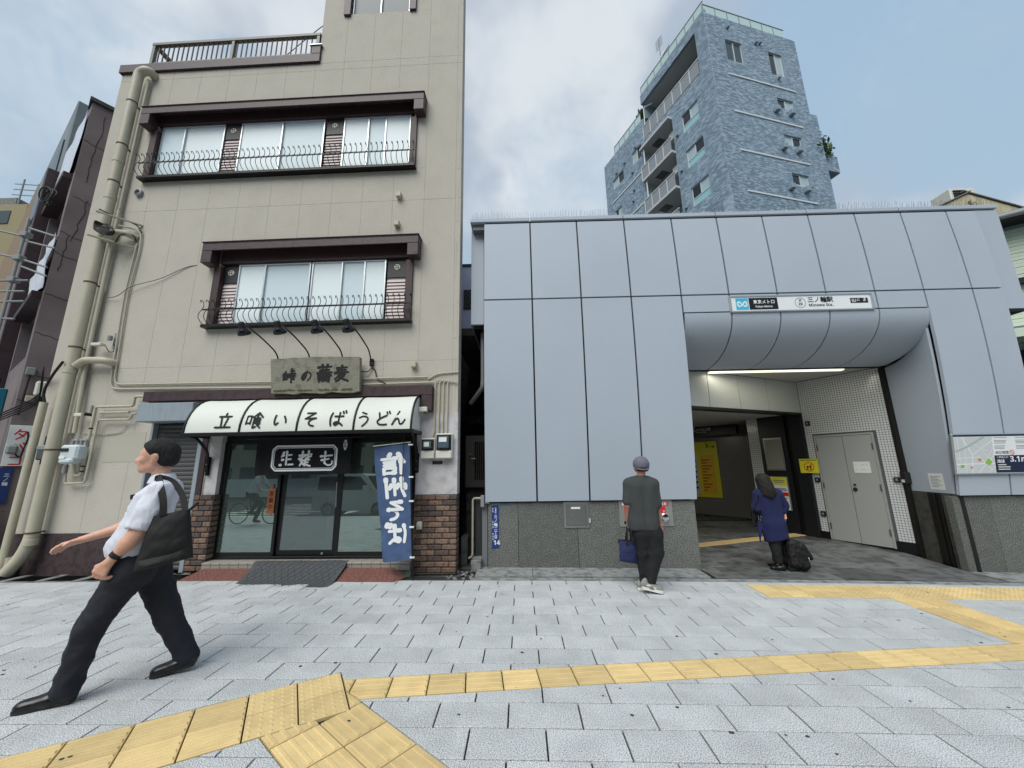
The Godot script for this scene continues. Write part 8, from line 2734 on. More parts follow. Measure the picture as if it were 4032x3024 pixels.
	# shoes
	for e in 2:
		var heel: Vector3 = [q.call(0.150, 0.034, 0.062), q.call(-0.480, 0.062, -0.055)][e]
		var toe: Vector3 = [q.call(0.450, 0.032, 0.045), q.call(-0.205, 0.028, -0.072)][e]
		var sb := Body.new()
		sb.cell = 0.008
		sb.k = 0.009
		shoe(sb, heel + V(0, 0.016, 0), toe + V(0, 0.016, 0), 0.042)
		var so := person_mesh(m, "shoe", sb, flat("leather_black", Color(0.045, 0.045, 0.046), 0.32))
		part(so, "sole", sole(heel, toe, 0.043, 0.02), mats["dark_plastic"])
	# watch and the wallet in the hand
	part(m, "watch", pipe([q.call(0.022, 1.012, 0.222), q.call(0.046, 0.98, 0.2205)], 0.036, 14), mats["cable_black"])
	# bag on the shoulder: hangs from the man but is a thing of its own
	var wl := thing("wallet", "small dark navy wallet held in the walking man's left hand", "wallet", fr, q.call(0.07, 0.86, 0.19))
	part(wl, "cover", bx(V(-0.055, -0.04, -0.012), V(0.055, 0.04, 0.012), 0.006, Transform3D(Basis.from_euler(Vector3(0.3, 0.5, 0.35)), q.call(0.045, 0.865, 0.175))), flat("navy_leather", Color(0.03, 0.04, 0.09), 0.5))
	var bag := thing("shoulder_bag", "large soft black shoulder bag hanging from the walking man's shoulder", "bag", fr, q.call(-0.25, 0.88, 0.26))
	var bm := cloth_mat("bag_black", Color(0.022, 0.022, 0.023), 0.75)
	var bo := pillow([q.call(-0.415, 0.955, 0.27), q.call(-0.085, 0.885, 0.285), q.call(-0.355, 1.29, 0.25), q.call(-0.135, 1.25, 0.26)], 0.085, 41)
	part(bag, "bag_body", bo, bm)
	var bt := pillow([q.call(-0.42, 0.93, 0.27), q.call(-0.09, 0.872, 0.285), q.call(-0.405, 1.03, 0.27), q.call(-0.095, 0.96, 0.285)], 0.105, 42)
	part(bag, "bag_bottom", bt, bm)
	part(bag, "strap", strap([q.call(-0.10, 1.50, 0.10), q.call(-0.108, 1.537, 0.14), q.call(-0.15, 1.47, 0.235), q.call(-0.19, 1.36, 0.275), q.call(-0.205, 1.255, 0.285)], 0.022), bm)
	part(bag, "strap", strap([q.call(-0.11, 1.537, 0.13), q.call(-0.20, 1.50, 0.15), q.call(-0.28, 1.40, 0.20), q.call(-0.325, 1.285, 0.25)], 0.02), bm)
	part(bag, "zip_tab", pipe([q.call(-0.355, 1.285, 0.26), q.call(-0.40, 1.335, 0.26)], 0.012, 6), bm)

func strap(path: Array, w: float) -> Geo:
	# a flat band along a path, its width across the direction of travel and the outward side
	var pts := []
	for i in path.size() - 1:
		for k in 5:
			pts.append(path[i].cubic_interpolate(path[i + 1], path[maxi(i - 1, 0)], path[mini(i + 2, path.size() - 1)], k / 5.0))
	pts.append(path[path.size() - 1])
	var rows := []
	for i in pts.size():
		var d: Vector3 = (pts[mini(i + 1, pts.size() - 1)] - pts[maxi(i - 1, 0)]).normalized()
		var s := d.cross(Vector3.BACK).normalized()
		rows.append([pts[i] - s * w, pts[i], pts[i] + s * w])
	var g := Geo.new()
	g.slab(rows, 0.005)
	return g

func capped_man() -> void:
	var at := V(1.60, gy(1.6), -5.26)
	var m := thing("person", "man seen from behind in a grey T-shirt and grey cap carrying a blue bag", "person", TS, at)
	var z := -5.26
	var skin := skin_mat("skin_b", Color(0.68, 0.49, 0.39))
	var b := Body.new()
	b.cell = 0.013
	b.bone(V(1.53, 1.28, z), V(1.55, 0.85, z), 0.09, 0.09)
	b.bone(V(1.67, 1.28, z), V(1.66, 0.85, z), 0.09, 0.09)
	b.bone(V(1.605, 1.34, z), V(1.618, 1.47, z - 0.015), 0.054, 0.05)
	b.bone(V(1.745, 1.30, z), V(1.78, 1.02, z + 0.01), 0.046, 0.042)
	b.bone(V(1.78, 1.02, z + 0.01), V(1.812, 0.79, z - 0.03), 0.040, 0.026)
	b.bone(V(1.445, 1.30, z), V(1.395, 1.05, z + 0.02), 0.046, 0.042)
	b.bone(V(1.395, 1.05, z + 0.02), V(1.402, 0.83, z - 0.05), 0.038, 0.026)
	b.bone(V(1.55, 0.74, z), V(1.56, 0.10, z - 0.06), 0.07, 0.036)
	b.bone(V(1.69, 0.74, z), V(1.705, 0.45, z), 0.07, 0.05)
	b.bone(V(1.705, 0.45, z), V(1.612, 0.10, z + 0.03), 0.048, 0.034)
	var bg := Geo.new()
	b.build(bg)
	var hd := Body.new()
	hd.cell = 0.008
	hd.k = 0.010
	hd.ball(V(1.622, 1.545, z), 0.083)
	hd.bone(V(1.63, 1.52, z - 0.04), V(1.632, 1.48, z - 0.055), 0.065, 0.045)
	hd.bone(V(1.634, 1.455, z - 0.07), V(1.636, 1.452, z - 0.085), 0.032, 0.028)
	hd.bone(V(1.637, 1.515, z - 0.10), V(1.638, 1.49, z - 0.115), 0.010, 0.013)
	for s in [-1, 1]:
		hd.bone(V(1.622 + 0.082 * s, 1.515, z), V(1.622 + 0.078 * s, 1.475, z - 0.005), 0.014, 0.010)
		hd.ball(V(1.622 + 0.090 * s, 1.508, z + 0.004), 0.011)
	hd.bone(V(1.607, 1.38, z), V(1.620, 1.49, z - 0.005), 0.054, 0.053)
	hd.build(bg)
	var hn := Body.new()
	hn.cell = 0.0055
	hn.k = 0.005
	hand(hn, V(1.812, 0.785, z - 0.03), V(0.10, -0.98, -0.1), V(-0.75, -0.1, 0.45), V(-0.45, -0.05, -0.85), 0.5, 0.92)
	hn.build(bg)
	hn = Body.new()
	hn.cell = 0.0055
	hn.k = 0.005
	hand(hn, V(1.402, 0.835, z - 0.05), V(0.0, -1, 0.05), V(0.9, 0, 0.2), V(0.1, 0, -1), 1.35, 0.92)
	hn.build(bg)
	part(m, "body", bg, skin)
	var hair := Body.new()
	hair.cell = 0.009
	hair.ball(V(1.622, 1.535, z + 0.004), 0.088)
	hair.cuts = [Plane(Vector3.UP, 1.50), Plane(Vector3.DOWN, -1.468), Plane(V(0, 0, -1), -(z - 0.02))]
	person_mesh(m, "hair", hair, cloth_mat("hair_black", Color(0.05, 0.045, 0.045), 0.8))
	var cap := Body.new()
	cap.cell = 0.008
	cap.k = 0.012
	cap.ball(V(1.622, 1.555, z), 0.098)
	cap.bone(V(1.622, 1.57, z + 0.01), V(1.624, 1.57, z - 0.03), 0.094, 0.092)
	cap.cuts = [Plane(V(0, -1, 0.12).normalized(), V(0, -1, 0.12).normalized().dot(V(1.62, 1.505, z)))]
	var cm := cloth_mat("cap_grey", Color(0.42, 0.42, 0.475), 0.8)
	var cp := person_mesh(m, "cap", cap, cm, folds(51, 0.003, 0.05))
	part(cp, "cap_band", pipe([V(1.545, 1.505, z + 0.062), V(1.585, 1.495, z + 0.096), V(1.625, 1.493, z + 0.104), V(1.665, 1.497, z + 0.095), V(1.70, 1.508, z + 0.06)], 0.011, 6), cm)
	var rows := []
	for j in 3:
		var row := []
		for i in 9:
			var a := PI * i / 8.0
			var rr: float = 0.09 + 0.035 * j
			row.append(V(1.645 + 0.088 * cos(a) * (1.0 - 0.06 * j), 1.545 + 0.012 * j + 0.02 * sin(a) * 0.5, z - 0.02 - rr * sin(a)))
		rows.append(row)
	var br := Geo.new()
	br.slab(rows, 0.004)
	part(cp, "cap_brim", br, cm)
	var sh := Body.new()
	sh.cell = 0.012
	sh.bone(V(1.525, 1.265, z), V(1.515, 0.80, z), 0.115, 0.118)
	sh.bone(V(1.68, 1.265, z), V(1.665, 0.80, z), 0.115, 0.122)
	sh.bone(V(1.50, 1.335, z), V(1.44, 1.305, z), 0.068, 0.070)
	sh.bone(V(1.70, 1.335, z), V(1.755, 1.30, z), 0.068, 0.070)
	sh.bone(V(1.755, 1.295, z), V(1.778, 1.055, z + 0.012), 0.074, 0.068)
	sh.bone(V(1.445, 1.295, z), V(1.398, 1.09, z + 0.02), 0.074, 0.066)
	sh.bone(V(1.603, 1.345, z), V(1.608, 1.385, z - 0.004), 0.08, 0.068)
	sh.bone(V(1.52, 0.82, z), V(1.52, 0.72, z), 0.118, 0.116)
	sh.bone(V(1.662, 0.82, z), V(1.665, 0.72, z), 0.122, 0.12)
	sh.cuts = [Plane(V(-0.0, -1, 0).normalized(), -0.735), Plane(V(0, 1, 0), 1.415)]
	person_mesh(m, "t_shirt", sh, cloth_mat("shirt_grey", Color(0.235, 0.25, 0.25), 0.9), folds(52, 0.006, 0.2, Vector3(1.2, 0.35, 1.2)))
	var tr := Body.new()
	tr.cell = 0.012
	tr.bone(V(1.55, 0.80, z), V(1.555, 0.70, z), 0.105, 0.108)
	tr.bone(V(1.67, 0.80, z), V(1.695, 0.68, z), 0.105, 0.108)
	tr.bone(V(1.555, 0.68, z), V(1.565, 0.45, z - 0.03), 0.105, 0.085)
	tr.bone(V(1.565, 0.45, z - 0.03), V(1.555, 0.11, z - 0.06), 0.085, 0.054)
	tr.bone(V(1.71, 0.68, z), V(1.712, 0.45, z + 0.0), 0.112, 0.096)
	tr.bone(V(1.712, 0.45, z), V(1.61, 0.11, z + 0.03), 0.094, 0.056)
	tr.cuts = [Plane(Vector3.DOWN, -0.075)]
	person_mesh(m, "trousers", tr, cloth_mat("trousers_black", Color(0.052, 0.054, 0.062), 0.8), folds(53, 0.008, 0.16, Vector3(1, 0.8, 1)))
	for e in 2:
		var zz: float = [z + 0.045, z - 0.075][e]
		var heel: Vector3 = [V(1.49, 0.045, zz), V(1.468, -0.005, zz)][e]
		var toe: Vector3 = [V(1.752, -0.012, zz + 0.01), V(1.742, -0.012, zz)][e]
		var sb := Body.new()
		sb.cell = 0.008
		sb.k = 0.009
		shoe(sb, heel + V(0, 0.022, 0), toe + V(0, 0.020, 0), 0.036, 0.045)
		var so := person_mesh(m, "trainer", sb, cloth_mat("trainer_grey", Color(0.55, 0.545, 0.52), 0.8))
		part(so, "sole", sole(heel - V(0, 0.008, 0), toe - V(0, 0.006, 0), 0.043, 0.034), flat("sole_white", Color(0.82, 0.82, 0.80), 0.6))
		part(so, "stripe", strap([heel + V(0.05, 0.04, 0.043), heel.lerp(toe, 0.4) + V(0, 0.055, 0.046), heel.lerp(toe, 0.62) + V(0, 0.035, 0.046)], 0.008), flat("sole_white", Color(0.82, 0.82, 0.80), 0.6))
	var bag := thing("tote_bag", "royal blue tote bag with black handles in the capped man's left hand", "bag", TS, V(1.37, 0.30, z - 0.02))
	var bm := cloth_mat("tote_blue", Color(0.105, 0.145, 0.32), 0.7)
	part(bag, "bag_body", pillow([V(1.252, 0.34, z - 0.03), V(1.50, 0.295, z - 0.06), V(1.262, 0.60, z - 0.02), V(1.505, 0.578, z - 0.05)], 0.055, 54), bm)
	part(bag, "piping", pipe([V(1.258, 0.604, z - 0.02), V(1.38, 0.592, z - 0.03), V(1.505, 0.582, z - 0.05)], 0.007, 6), mats["cable_black"])
	for e in [0.02, -0.06]:
		part(bag, "handle", strap([V(1.352, 0.55, z + e), V(1.37, 0.68, z + e * 0.6), V(1.398, 0.785, z - 0.04), V(1.415, 0.70, z + e * 0.5), V(1.43, 0.57, z + e)], 0.012), mats["cable_black"])
	part(bag, "tab", pipe([V(1.262, 0.60, z - 0.02), V(1.246, 0.56, z - 0.02)], 0.008, 6), mats["cable_black"])

func coated_woman() -> void:
	var z := -6.32
	var g0 := gy(3.9)
	var m := thing("person", "person with long dark hair in a blue coat pulling a black case into the station", "person", TS, V(3.92, g0, z))
	var b := Body.new()
	b.cell = 0.014
	b.bone(V(3.90, 1.02, z), V(3.91, 0.62, z), 0.075, 0.075)
	b.bone(V(3.865, 1.10, z), V(3.855, 1.20, z - 0.02), 0.045, 0.043)
	b.bone(V(3.86, 0.6, z), V(3.90, 0.05, z + 0.02), 0.07, 0.035)
	b.bone(V(3.95, 0.6, z), V(3.94, 0.05, z - 0.08), 0.07, 0.035)
	b.bone(V(4.05, 1.05, z), V(4.15, 0.88, z - 0.04), 0.036, 0.034)
	b.bone(V(4.15, 0.88, z - 0.04), V(4.13, 0.77, z - 0.02), 0.03, 0.024)
	b.bone(V(3.76, 1.05, z), V(3.705, 0.85, z - 0.02), 0.036, 0.034)
	b.bone(V(3.705, 0.85, z - 0.02), V(3.72, 0.72, z - 0.16), 0.03, 0.024)
	var bg := Geo.new()
	b.build(bg)
	var hd := Body.new()
	hd.cell = 0.009
	hd.k = 0.01
	hd.ball(V(3.852, 1.275, z - 0.01), 0.078)
	hd.bone(V(3.85, 1.25, z - 0.05), V(3.848, 1.20, z - 0.06), 0.055, 0.036)
	hd.bone(V(3.848, 1.25, z - 0.10), V(3.847, 1.235, z - 0.112), 0.009, 0.011)
	hd.bone(V(3.862, 1.1, z), V(3.855, 1.22, z - 0.02), 0.046, 0.044)
	hd.build(bg)
	var hn := Body.new()
	hn.cell = 0.006
	hn.k = 0.005
	hand(hn, V(4.132, 0.77, z - 0.02), V(-0.05, -1, 0.1), V(-0.9, 0, 0.3), V(0.2, 0, -1), 1.2, 0.85)
	hn.build(bg)
	hn = Body.new()
	hn.cell = 0.006
	hn.k = 0.005
	hand(hn, V(3.72, 0.72, z - 0.16), V(0.1, -0.7, -0.6), V(0.9, 0, 0.2), V(0.1, 0.4, -0.9), 0.9, 0.85)
	hn.build(bg)
	part(m, "body", bg, skin_mat("skin_a", Color(0.83, 0.67, 0.58)))
	var hair := Body.new()
	hair.cell = 0.010
	hair.k = 0.016
	hair.ball(V(3.853, 1.29, z + 0.005), 0.088)
	hair.bone(V(3.85, 1.27, z + 0.03), V(3.87, 1.13, z + 0.065), 0.085, 0.078)
	hair.bone(V(3.83, 1.20, z + 0.035), V(3.815, 1.075, z + 0.065), 0.07, 0.05)
	hair.bone(V(3.88, 1.20, z + 0.035), V(3.94, 1.08, z + 0.065), 0.07, 0.05)
	hair.bone(V(3.87, 1.18, z + 0.05), V(3.88, 1.05, z + 0.085), 0.08, 0.05)
	hair.cuts = [Plane(V(0, 0, -1), -(z - 0.045))]
	person_mesh(m, "hair", hair, cloth_mat("hair_brown", Color(0.085, 0.065, 0.06), 0.8), folds(61, 0.010, 0.035, Vector3(1.6, 0.2, 1.0)))
	var co := Body.new()
	co.cell = 0.013
	co.bone(V(3.84, 1.05, z), V(3.85, 0.62, z), 0.095, 0.10)
	co.bone(V(3.97, 1.05, z), V(3.98, 0.62, z), 0.095, 0.105)
	co.bone(V(3.85, 0.62, z), V(3.86, 0.34, z + 0.01), 0.10, 0.095)
	co.bone(V(3.98, 0.62, z), V(4.03, 0.34, z + 0.0), 0.105, 0.10)
	co.bone(V(3.915, 0.62, z), V(3.945, 0.34, z), 0.11, 0.11)
	co.bone(V(3.80, 1.10, z), V(3.755, 1.065, z), 0.062, 0.066)
	co.bone(V(4.0, 1.10, z), V(4.055, 1.06, z), 0.062, 0.066)
	co.bone(V(4.055, 1.05, z), V(4.155, 0.88, z - 0.04), 0.072, 0.066)
	co.bone(V(4.155, 0.88, z - 0.04), V(4.12, 0.80, z - 0.02), 0.062, 0.045)
	co.bone(V(3.755, 1.05, z), V(3.705, 0.85, z - 0.02), 0.070, 0.06)
	co.bone(V(3.705, 0.85, z - 0.02), V(3.715, 0.76, z - 0.12), 0.055, 0.042)
	co.bone(V(3.905, 1.10, z), V(3.90, 1.14, z), 0.085, 0.075)
	co.cuts = [Plane(V(0.18, -1, 0).normalized(), V(0.18, -1, 0).normalized().dot(V(3.93, 0.385, z)))]
	person_mesh(m, "coat", co, cloth_mat("coat_blue", Color(0.085, 0.12, 0.30), 0.95), folds(62, 0.008, 0.16, Vector3(1.3, 0.25, 1.3)))
	var tr := Body.new()
	tr.cell = 0.013
	tr.bone(V(3.87, 0.55, z), V(3.905, 0.08, z + 0.02), 0.085, 0.055)
	tr.bone(V(3.96, 0.55, z), V(3.945, 0.08, z - 0.08), 0.085, 0.055)
	person_mesh(m, "trousers", tr, cloth_mat("trousers_black", Color(0.052, 0.054, 0.062), 0.8), folds(63, 0.008, 0.08))
	for e in 2:
		var sb := Body.new()
		sb.cell = 0.009
		sb.k = 0.009
		var heel: Vector3 = [V(3.975, g0 + 0.01, z + 0.05), V(3.97, g0 + 0.01, z - 0.05)][e]
		var toe: Vector3 = [V(3.815, g0 + 0.005, z - 0.06), V(3.92, g0 + 0.005, z - 0.28)][e]
		shoe(sb, heel + V(0, 0.01, 0), toe + V(0, 0.01, 0), 0.033)
		person_mesh(m, "shoe", sb, flat("leather_black", Color(0.045, 0.045, 0.046), 0.32))
	var hb := thing("handbag", "small glossy dark handbag with silver fittings at the blue-coated figure's left side", "handbag", TS, V(3.66, 0.62, z - 0.02))
	part(hb, "bag_body", pillow([V(3.59, 0.63, z + 0.02), V(3.74, 0.625, z - 0.10), V(3.605, 0.82, z + 0.02), V(3.735, 0.82, z - 0.10)], 0.05, 64), flat("bag_gloss", Color(0.03, 0.035, 0.04), 0.3))
	part(hb, "strap", strap([V(3.61, 0.81, z + 0.02), V(3.70, 1.0, z + 0.075), V(3.765, 1.135, z + 0.02), V(3.745, 0.95, z - 0.09), V(3.73, 0.82, z - 0.1)], 0.009), flat("bag_gloss", Color(0.03, 0.035, 0.04), 0.3))
	for y in [0.70, 0.74, 0.66]: part(hb, "fitting", pipe([V(3.715 + (y - 0.7) * 0.4, y, z + 0.02), V(3.725 + (y - 0.7) * 0.4, y - 0.03, z + 0.022)], 0.008, 6), mats["steel"])
	var um := thing("umbrella", "furled dark blue umbrella hanging from the handbag arm", "umbrella", TS, V(3.68, 0.33, z))
	var ug := Geo.new()
	ug.tube([V(3.665, 0.34, z + 0.03), V(3.67, 0.40, z + 0.03), V(3.69, 0.55, z + 0.02), V(3.70, 0.66, z + 0.01)], [0.004, 0.012, 0.034, 0.02], 8)
	part(um, "canopy", ug, mats["coat_blue"])
	part(um, "shaft", pipe([V(3.66, 0.325, z + 0.03), V(3.71, 0.74, z + 0.0)], 0.005, 5), mats["steel"])
	part(um, "strap_loop", strap([V(3.70, 0.66, z + 0.03), V(3.73, 0.58, z + 0.04), V(3.76, 0.45, z + 0.03)], 0.018), mats["coat_blue"])
	var cs := thing("rolling_case", "black soft rolling case tilted on its wheels behind the blue-coated figure", "suitcase", TS, V(4.2, g0, z))
	var cb := Body.new()
	cb.cell = 0.012
	cb.k = 0.016
	for e in [-0.06, 0.06]:
		cb.bone(V(4.09, 0.06, z + e), V(4.10, 0.33, z + e), 0.055, 0.05)
		cb.bone(V(4.25, 0.03, z + e), V(4.21, 0.30, z + e), 0.07, 0.065)
		cb.bone(V(4.15, 0.05, z + e), V(4.14, 0.33, z + e), 0.06, 0.05)
	cb.bone(V(4.27, 0.28, z + 0.04), V(4.37, 0.13, z + 0.05), 0.045, 0.03)
	person_mesh(cs, "case_body", cb, cloth_mat("case_black", Color(0.035, 0.036, 0.038), 0.7), folds(65, 0.016, 0.08, Vector3(1.2, 0.5, 1.2)))
	part(cs, "handle", pipe(bend([V(4.10, 0.36, z), V(4.125, 0.76, z - 0.01), V(4.14, 0.76, z - 0.01)], 0.02), 0.008, 6), mats["alu"])
	for q in [[4.06, -0.06], [4.06, 0.06], [4.25, -0.07], [4.25, 0.07]]:
		part(cs, "wheel", pipe([V(q[0], g0 + 0.03, z + q[1] - 0.012), V(q[0], g0 + 0.03, z + q[1] + 0.012)], 0.03, 12), mats["dark_plastic"])
	part(cs, "tag", bx(V(4.30, 0.10, z + 0.08), V(4.33, 0.14, z + 0.085)), mats["paper"])

# ---------------------------------------------------------------- what stands behind the camera and shows in the shop's glass
func build_street_behind() -> void:
	ground_part("road", bx(V(-60, -0.3, 2.12), V(60, -0.13, 19.0)), mats["asphalt"])
	ground_part("kerb", bx(V(-60, -0.3, 2.0), V(60, 0.012, 2.118), 0.01), mats["kerb_stone"])
	ground_part("far_pavement", bx(V(-60, -0.3, 19.0), V(60, 0.0, 23.0), 0.01), mats["concrete"])
	var marks := structure("road_markings")
	for i in 9:
		part(marks, "crossing_bar", bx(V(-14.5, -0.129, 2.6 + i * 0.95), V(-10.0, -0.1255, 3.05 + i * 0.95)), mats["road_paint"])
	for i in 12:
		part(marks, "lane_line", bx(V(-40.0 + i * 8.0, -0.129, 10.9), V(-36.0 + i * 8.0, -0.1255, 11.05)), mats["road_paint"])
	part(marks, "stop_line", bx(V(-8.6, -0.129, 2.4), V(-8.2, -0.1255, 10.5)), mats["road_paint"])
	var labels := ["grey tiled office block across the road behind the camera", "cream apartment block across the road, left of the office block", "brick-red shop building across the road, right of the office block"]
	for k in 3:
		var x0: float = [-12.0, -34.0, 9.0][k]
		var x1: float = [8.0, -13.0, 32.0][k]
		var y1: float = [17.0, 13.0, 15.0][k]
		var ob := thing("street_building", labels[k], "building", TS, V((x0 + x1) / 2, 0, 24.0), "buildings across the road")
		part(ob, "wall", bx(V(x0, -0.1, 23.2), V(x1, y1, 33.0)), flat("across_%d" % k, [Color(0.55, 0.56, 0.56), Color(0.66, 0.63, 0.56), Color(0.45, 0.34, 0.30)][k], 0.85))
		for f in int(y1 / 3.2):
			var n := int((x1 - x0) / 2.6)
			for i in n:
				var xa := x0 + 0.6 + i * 2.6
				part(ob, "window", bx(V(xa, 1.0 + f * 3.2, 23.12), V(xa + 1.7, 2.5 + f * 3.2, 23.21)), mats["glass_mid"] if (i + f) % 3 else mats["glass_dark"])
	var hd := thing("site_hoarding", "long white panelled hoarding along the far side of the road", "hoarding", TS, V(-12, 0, 18.6))
	for i in 14:
		part(hd, "hoarding_panel", bx(V(-26.0 + i * 1.6, -0.05, 18.55), V(-24.42 + i * 1.6, 1.4, 18.62), 0.005), mats["sign_face"])
		part(hd, "hoarding_post", bx(V(-26.03 + i * 1.6, -0.05, 18.62), V(-25.97 + i * 1.6, 1.5, 18.7)), mats["grey_plastic"])
	var ca := thing("parked_car", "small boxy white car on the road mirrored in the shop door", "car", TS, V(-7.3, -0.13, 3.9))
	kei_car(ca, V(-7.3, -0.13, 3.9), flat("car_white", Color(0.80, 0.81, 0.81), 0.25))

func kei_car(t: Node3D, o: Vector3, paint: Material) -> void:
	# a tall box car, nose towards +x
	var prof := PackedVector2Array([Vector2(-1.68, 0.28), Vector2(-1.70, 0.70), Vector2(-1.66, 1.05), Vector2(-1.60, 1.62), Vector2(-1.45, 1.70), Vector2(0.35, 1.70), Vector2(0.55, 1.62), Vector2(0.98, 1.02), Vector2(1.58, 0.90), Vector2(1.70, 0.72), Vector2(1.70, 0.28), Vector2(1.42, 0.24), Vector2(1.38, 0.42), Vector2(1.26, 0.56), Vector2(1.08, 0.58), Vector2(0.90, 0.50), Vector2(0.82, 0.24), Vector2(-0.72, 0.24), Vector2(-0.78, 0.44), Vector2(-0.92, 0.57), Vector2(-1.12, 0.57), Vector2(-1.28, 0.44), Vector2(-1.34, 0.26)])
	var g := Geo.new()
	g.prism(prof, -0.70, 0.70, Transform3D(Basis(), o))
	part(t, "body", g, paint)
	for s in [-1, 1]:
		for q in [[[-1.50, 1.05], [-1.46, 1.58], [-0.52, 1.60], [-0.50, 1.05]], [[-0.42, 1.05], [-0.42, 1.60], [0.32, 1.58], [0.80, 1.05]]]:
			var poly := PackedVector2Array()
			for p in q: poly.append(Vector2(p[0], p[1]))
			var wg := Geo.new()
			wg.prism(poly, 0.69, 0.708, Transform3D(Basis(Vector3(1, 0, 0), Vector3.UP, V(0, 0, s)), o))
			part(t, "side_window", wg, mats["glass_dark"])
		part(t, "mirror", bx(o + V(0.55, 1.05, 0.70 * s - 0.02), o + V(0.70, 1.18, 0.70 * s + 0.16 * s + 0.02), 0.02), paint)
		part(t, "headlight", bx(o + V(1.56, 0.72, 0.42 * s - 0.13), o + V(1.715, 0.86, 0.42 * s + 0.13), 0.03), mats["glass_frost"])
		part(t, "door_handle", bx(o + V(-0.25, 0.95, 0.70 * s - 0.02), o + V(-0.10, 0.98, 0.70 * s + 0.03), 0.006), paint)
		for x in [-1.03, 1.08]:
			var c := o + V(x, 0.275, 0.60 * s)
			var tg := Geo.new()
			tg.lathe([Vector2(0.18, -0.075), Vector2(0.26, -0.08), Vector2(0.275, -0.04), Vector2(0.275, 0.04), Vector2(0.26, 0.08), Vector2(0.18, 0.075)], Transform3D(Basis(Vector3(1, 0, 0), PI / 2), c), 22)
			var ty := part(t, "wheel", tg, mats["cable_black"])
			var rg := Geo.new()
			rg.lathe([Vector2(0.0, 0.07), Vector2(0.05, 0.075), Vector2(0.18, 0.062)], Transform3D(Basis(Vector3(1, 0, 0), PI / 2 * s), c), 18)
			part(ty, "rim", rg, mats["steel"])
	var ws := Geo.new()
	ws.box(V(-0.01, -0.33, -0.60), V(0.012, 0.33, 0.60), 0.0, Transform3D(Basis(Vector3.BACK, atan2(0.43, 0.60)), o + V(0.785, 1.33, 0)))
	part(t, "windscreen", ws, mats["glass_dark"])
	part(t, "bumper", bx(o + V(1.62, 0.26, -0.66), o + V(1.735, 0.50, 0.66), 0.03), paint)
	part(t, "number_plate", bx(o + V(1.736, 0.36, -0.16), o + V(1.742, 0.46, 0.16)), mats["notice_yellow"])

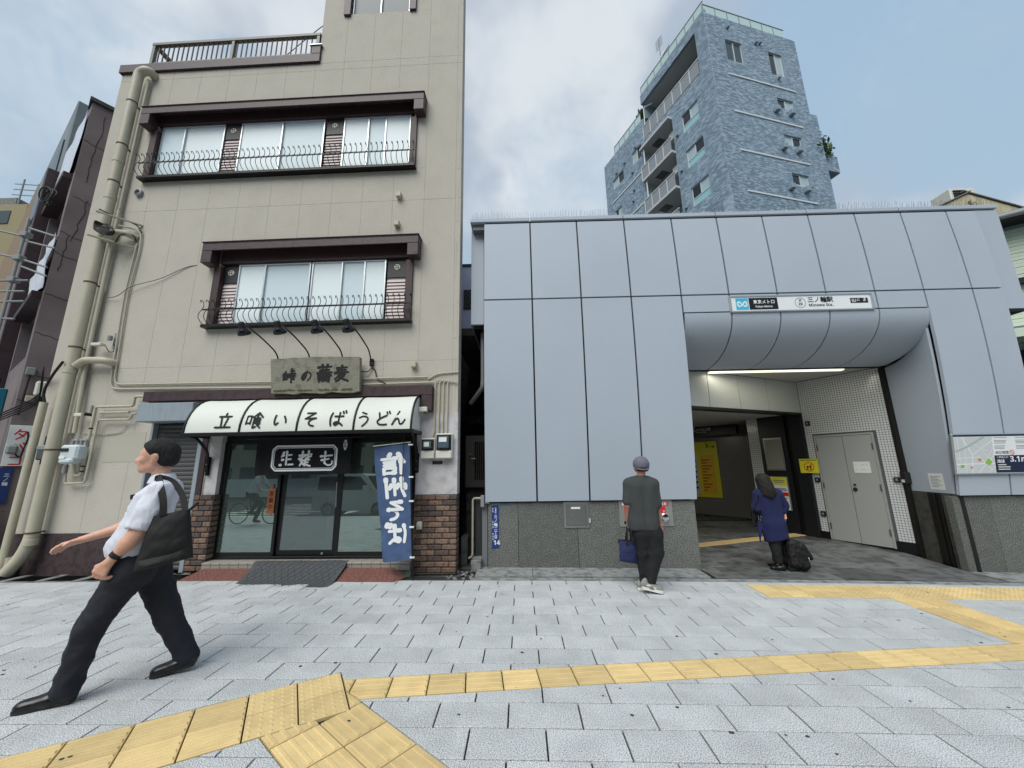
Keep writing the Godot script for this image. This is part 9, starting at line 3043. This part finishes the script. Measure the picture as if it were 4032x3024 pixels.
func cyclist() -> void:
	var o := V(-8.7, gy(-8.7), -0.3)
	var bi := thing("bicycle", "black city bicycle with a front basket mirrored in the left shop window", "bicycle", TS, o)
	var fm: Material = mats["black_iron"]
	for x in [-0.55, 0.55]:
		var pts := []
		for i in 25: pts.append(o + V(x + 0.31 * cos(TAU * i / 24.0), 0.325 + 0.31 * sin(TAU * i / 24.0), 0))
		var w := part(bi, "wheel", pipe(pts, 0.017, 6), mats["cable_black"])
		var sp := Geo.new()
		for i in 12: sp.tube([o + V(x, 0.325, 0), o + V(x + 0.3 * cos(TAU * i / 12.0), 0.325 + 0.3 * sin(TAU * i / 12.0), 0)], 0.003, 3, false)
		part(w, "spokes", sp, mats["steel"])
	part(bi, "frame", pipe([o + V(-0.55, 0.325, 0), o + V(-0.10, 0.30, 0), o + V(0.42, 0.72, 0)], 0.018, 6), fm)
	part(bi, "seat_tube", pipe([o + V(-0.10, 0.30, 0), o + V(-0.24, 0.80, 0)], 0.017, 6), fm)
	part(bi, "fork", pipe([o + V(0.55, 0.325, 0), o + V(0.42, 0.72, 0), o + V(0.38, 0.98, 0)], 0.017, 6), fm)
	part(bi, "handlebar", pipe(bend([o + V(0.22, 1.02, -0.28), o + V(0.36, 1.02, -0.18), o + V(0.38, 1.0, 0), o + V(0.36, 1.02, 0.18), o + V(0.22, 1.02, 0.28)], 0.08), 0.014, 6), mats["steel"])
	part(bi, "saddle", bx(o + V(-0.38, 0.80, -0.09), o + V(-0.12, 0.87, 0.09), 0.03), fm)
	var bk := Geo.new()
	for i in 6: bk.box(o + V(0.48 + i * 0.05, 0.72, -0.17), o + V(0.49 + i * 0.05, 0.95, 0.17))
	part(bi, "basket", bk, fm)
	var m := thing("person", "cyclist in a white T-shirt riding past, mirrored in the left shop window", "person", TS, o)
	var b := Body.new()
	b.cell = 0.02
	b.k = 0.02
	b.bone(o + V(-0.2, 0.92, 0.0), o + V(0.02, 1.38, 0.0), 0.11, 0.10)
	b.bone(o + V(0.04, 1.42, 0), o + V(0.10, 1.55, 0), 0.05, 0.05)
	b.ball(o + V(0.13, 1.64, 0), 0.085)
	b.bone(o + V(0.16, 1.60, 0), o + V(0.18, 1.57, 0), 0.055, 0.04)
	for s in [-1, 1]:
		b.bone(o + V(0.03, 1.38, 0.15 * s), o + V(0.15, 1.16, 0.22 * s), 0.042, 0.038)
		b.bone(o + V(0.15, 1.16, 0.22 * s), o + V(0.26, 1.04, 0.24 * s), 0.036, 0.028)
		b.bone(o + V(0.26, 1.04, 0.24 * s), o + V(0.30, 1.03, 0.24 * s), 0.03, 0.03)
	person_mesh(m, "body", b, skin_mat("skin_a", Color(0.83, 0.67, 0.58)))
	var sh := Body.new()
	sh.cell = 0.018
	for s in [-1, 1]:
		sh.bone(o + V(-0.18, 0.98, 0.06 * s), o + V(0.01, 1.36, 0.08 * s), 0.12, 0.11)
		sh.bone(o + V(0.02, 1.38, 0.14 * s), o + V(0.09, 1.24, 0.20 * s), 0.07, 0.062)
	person_mesh(m, "t_shirt", sh, cloth_mat("shirt_white", Color(0.86, 0.87, 0.91), 0.85))
	var tr := Body.new()
	tr.cell = 0.018
	for s in [-1, 1]:
		var dn := 0.16 if s > 0 else -0.10
		tr.bone(o + V(-0.22, 0.93, 0.07 * s), o + V(0.12, 0.66 - dn * 0.5, 0.10 * s), 0.115, 0.08)
		tr.bone(o + V(0.12, 0.66 - dn * 0.5, 0.10 * s), o + V(-0.06, 0.30 - dn, 0.10 * s), 0.075, 0.055)
	person_mesh(m, "trousers", tr, cloth_mat("trousers_black", Color(0.052, 0.054, 0.062), 0.8))
	var hr := Body.new()
	hr.cell = 0.015
	hr.ball(o + V(0.12, 1.66, 0), 0.096)
	hr.cuts = [Plane(V(0.9, -0.45, 0).normalized(), V(0.9, -0.45, 0).normalized().dot(o + V(0.17, 1.66, 0)))]
	person_mesh(m, "hair", hr, cloth_mat("hair_brown", Color(0.085, 0.065, 0.06), 0.8))
	for s in [-1, 1]:
		var sb := Body.new()
		sb.cell = 0.012
		var dn := 0.16 if s > 0 else -0.10
		shoe(sb, o + V(-0.12, 0.22 - dn, 0.11 * s), o + V(0.12, 0.22 - dn, 0.11 * s))
		person_mesh(m, "shoe", sb, flat("leather_black", Color(0.045, 0.045, 0.046), 0.32))
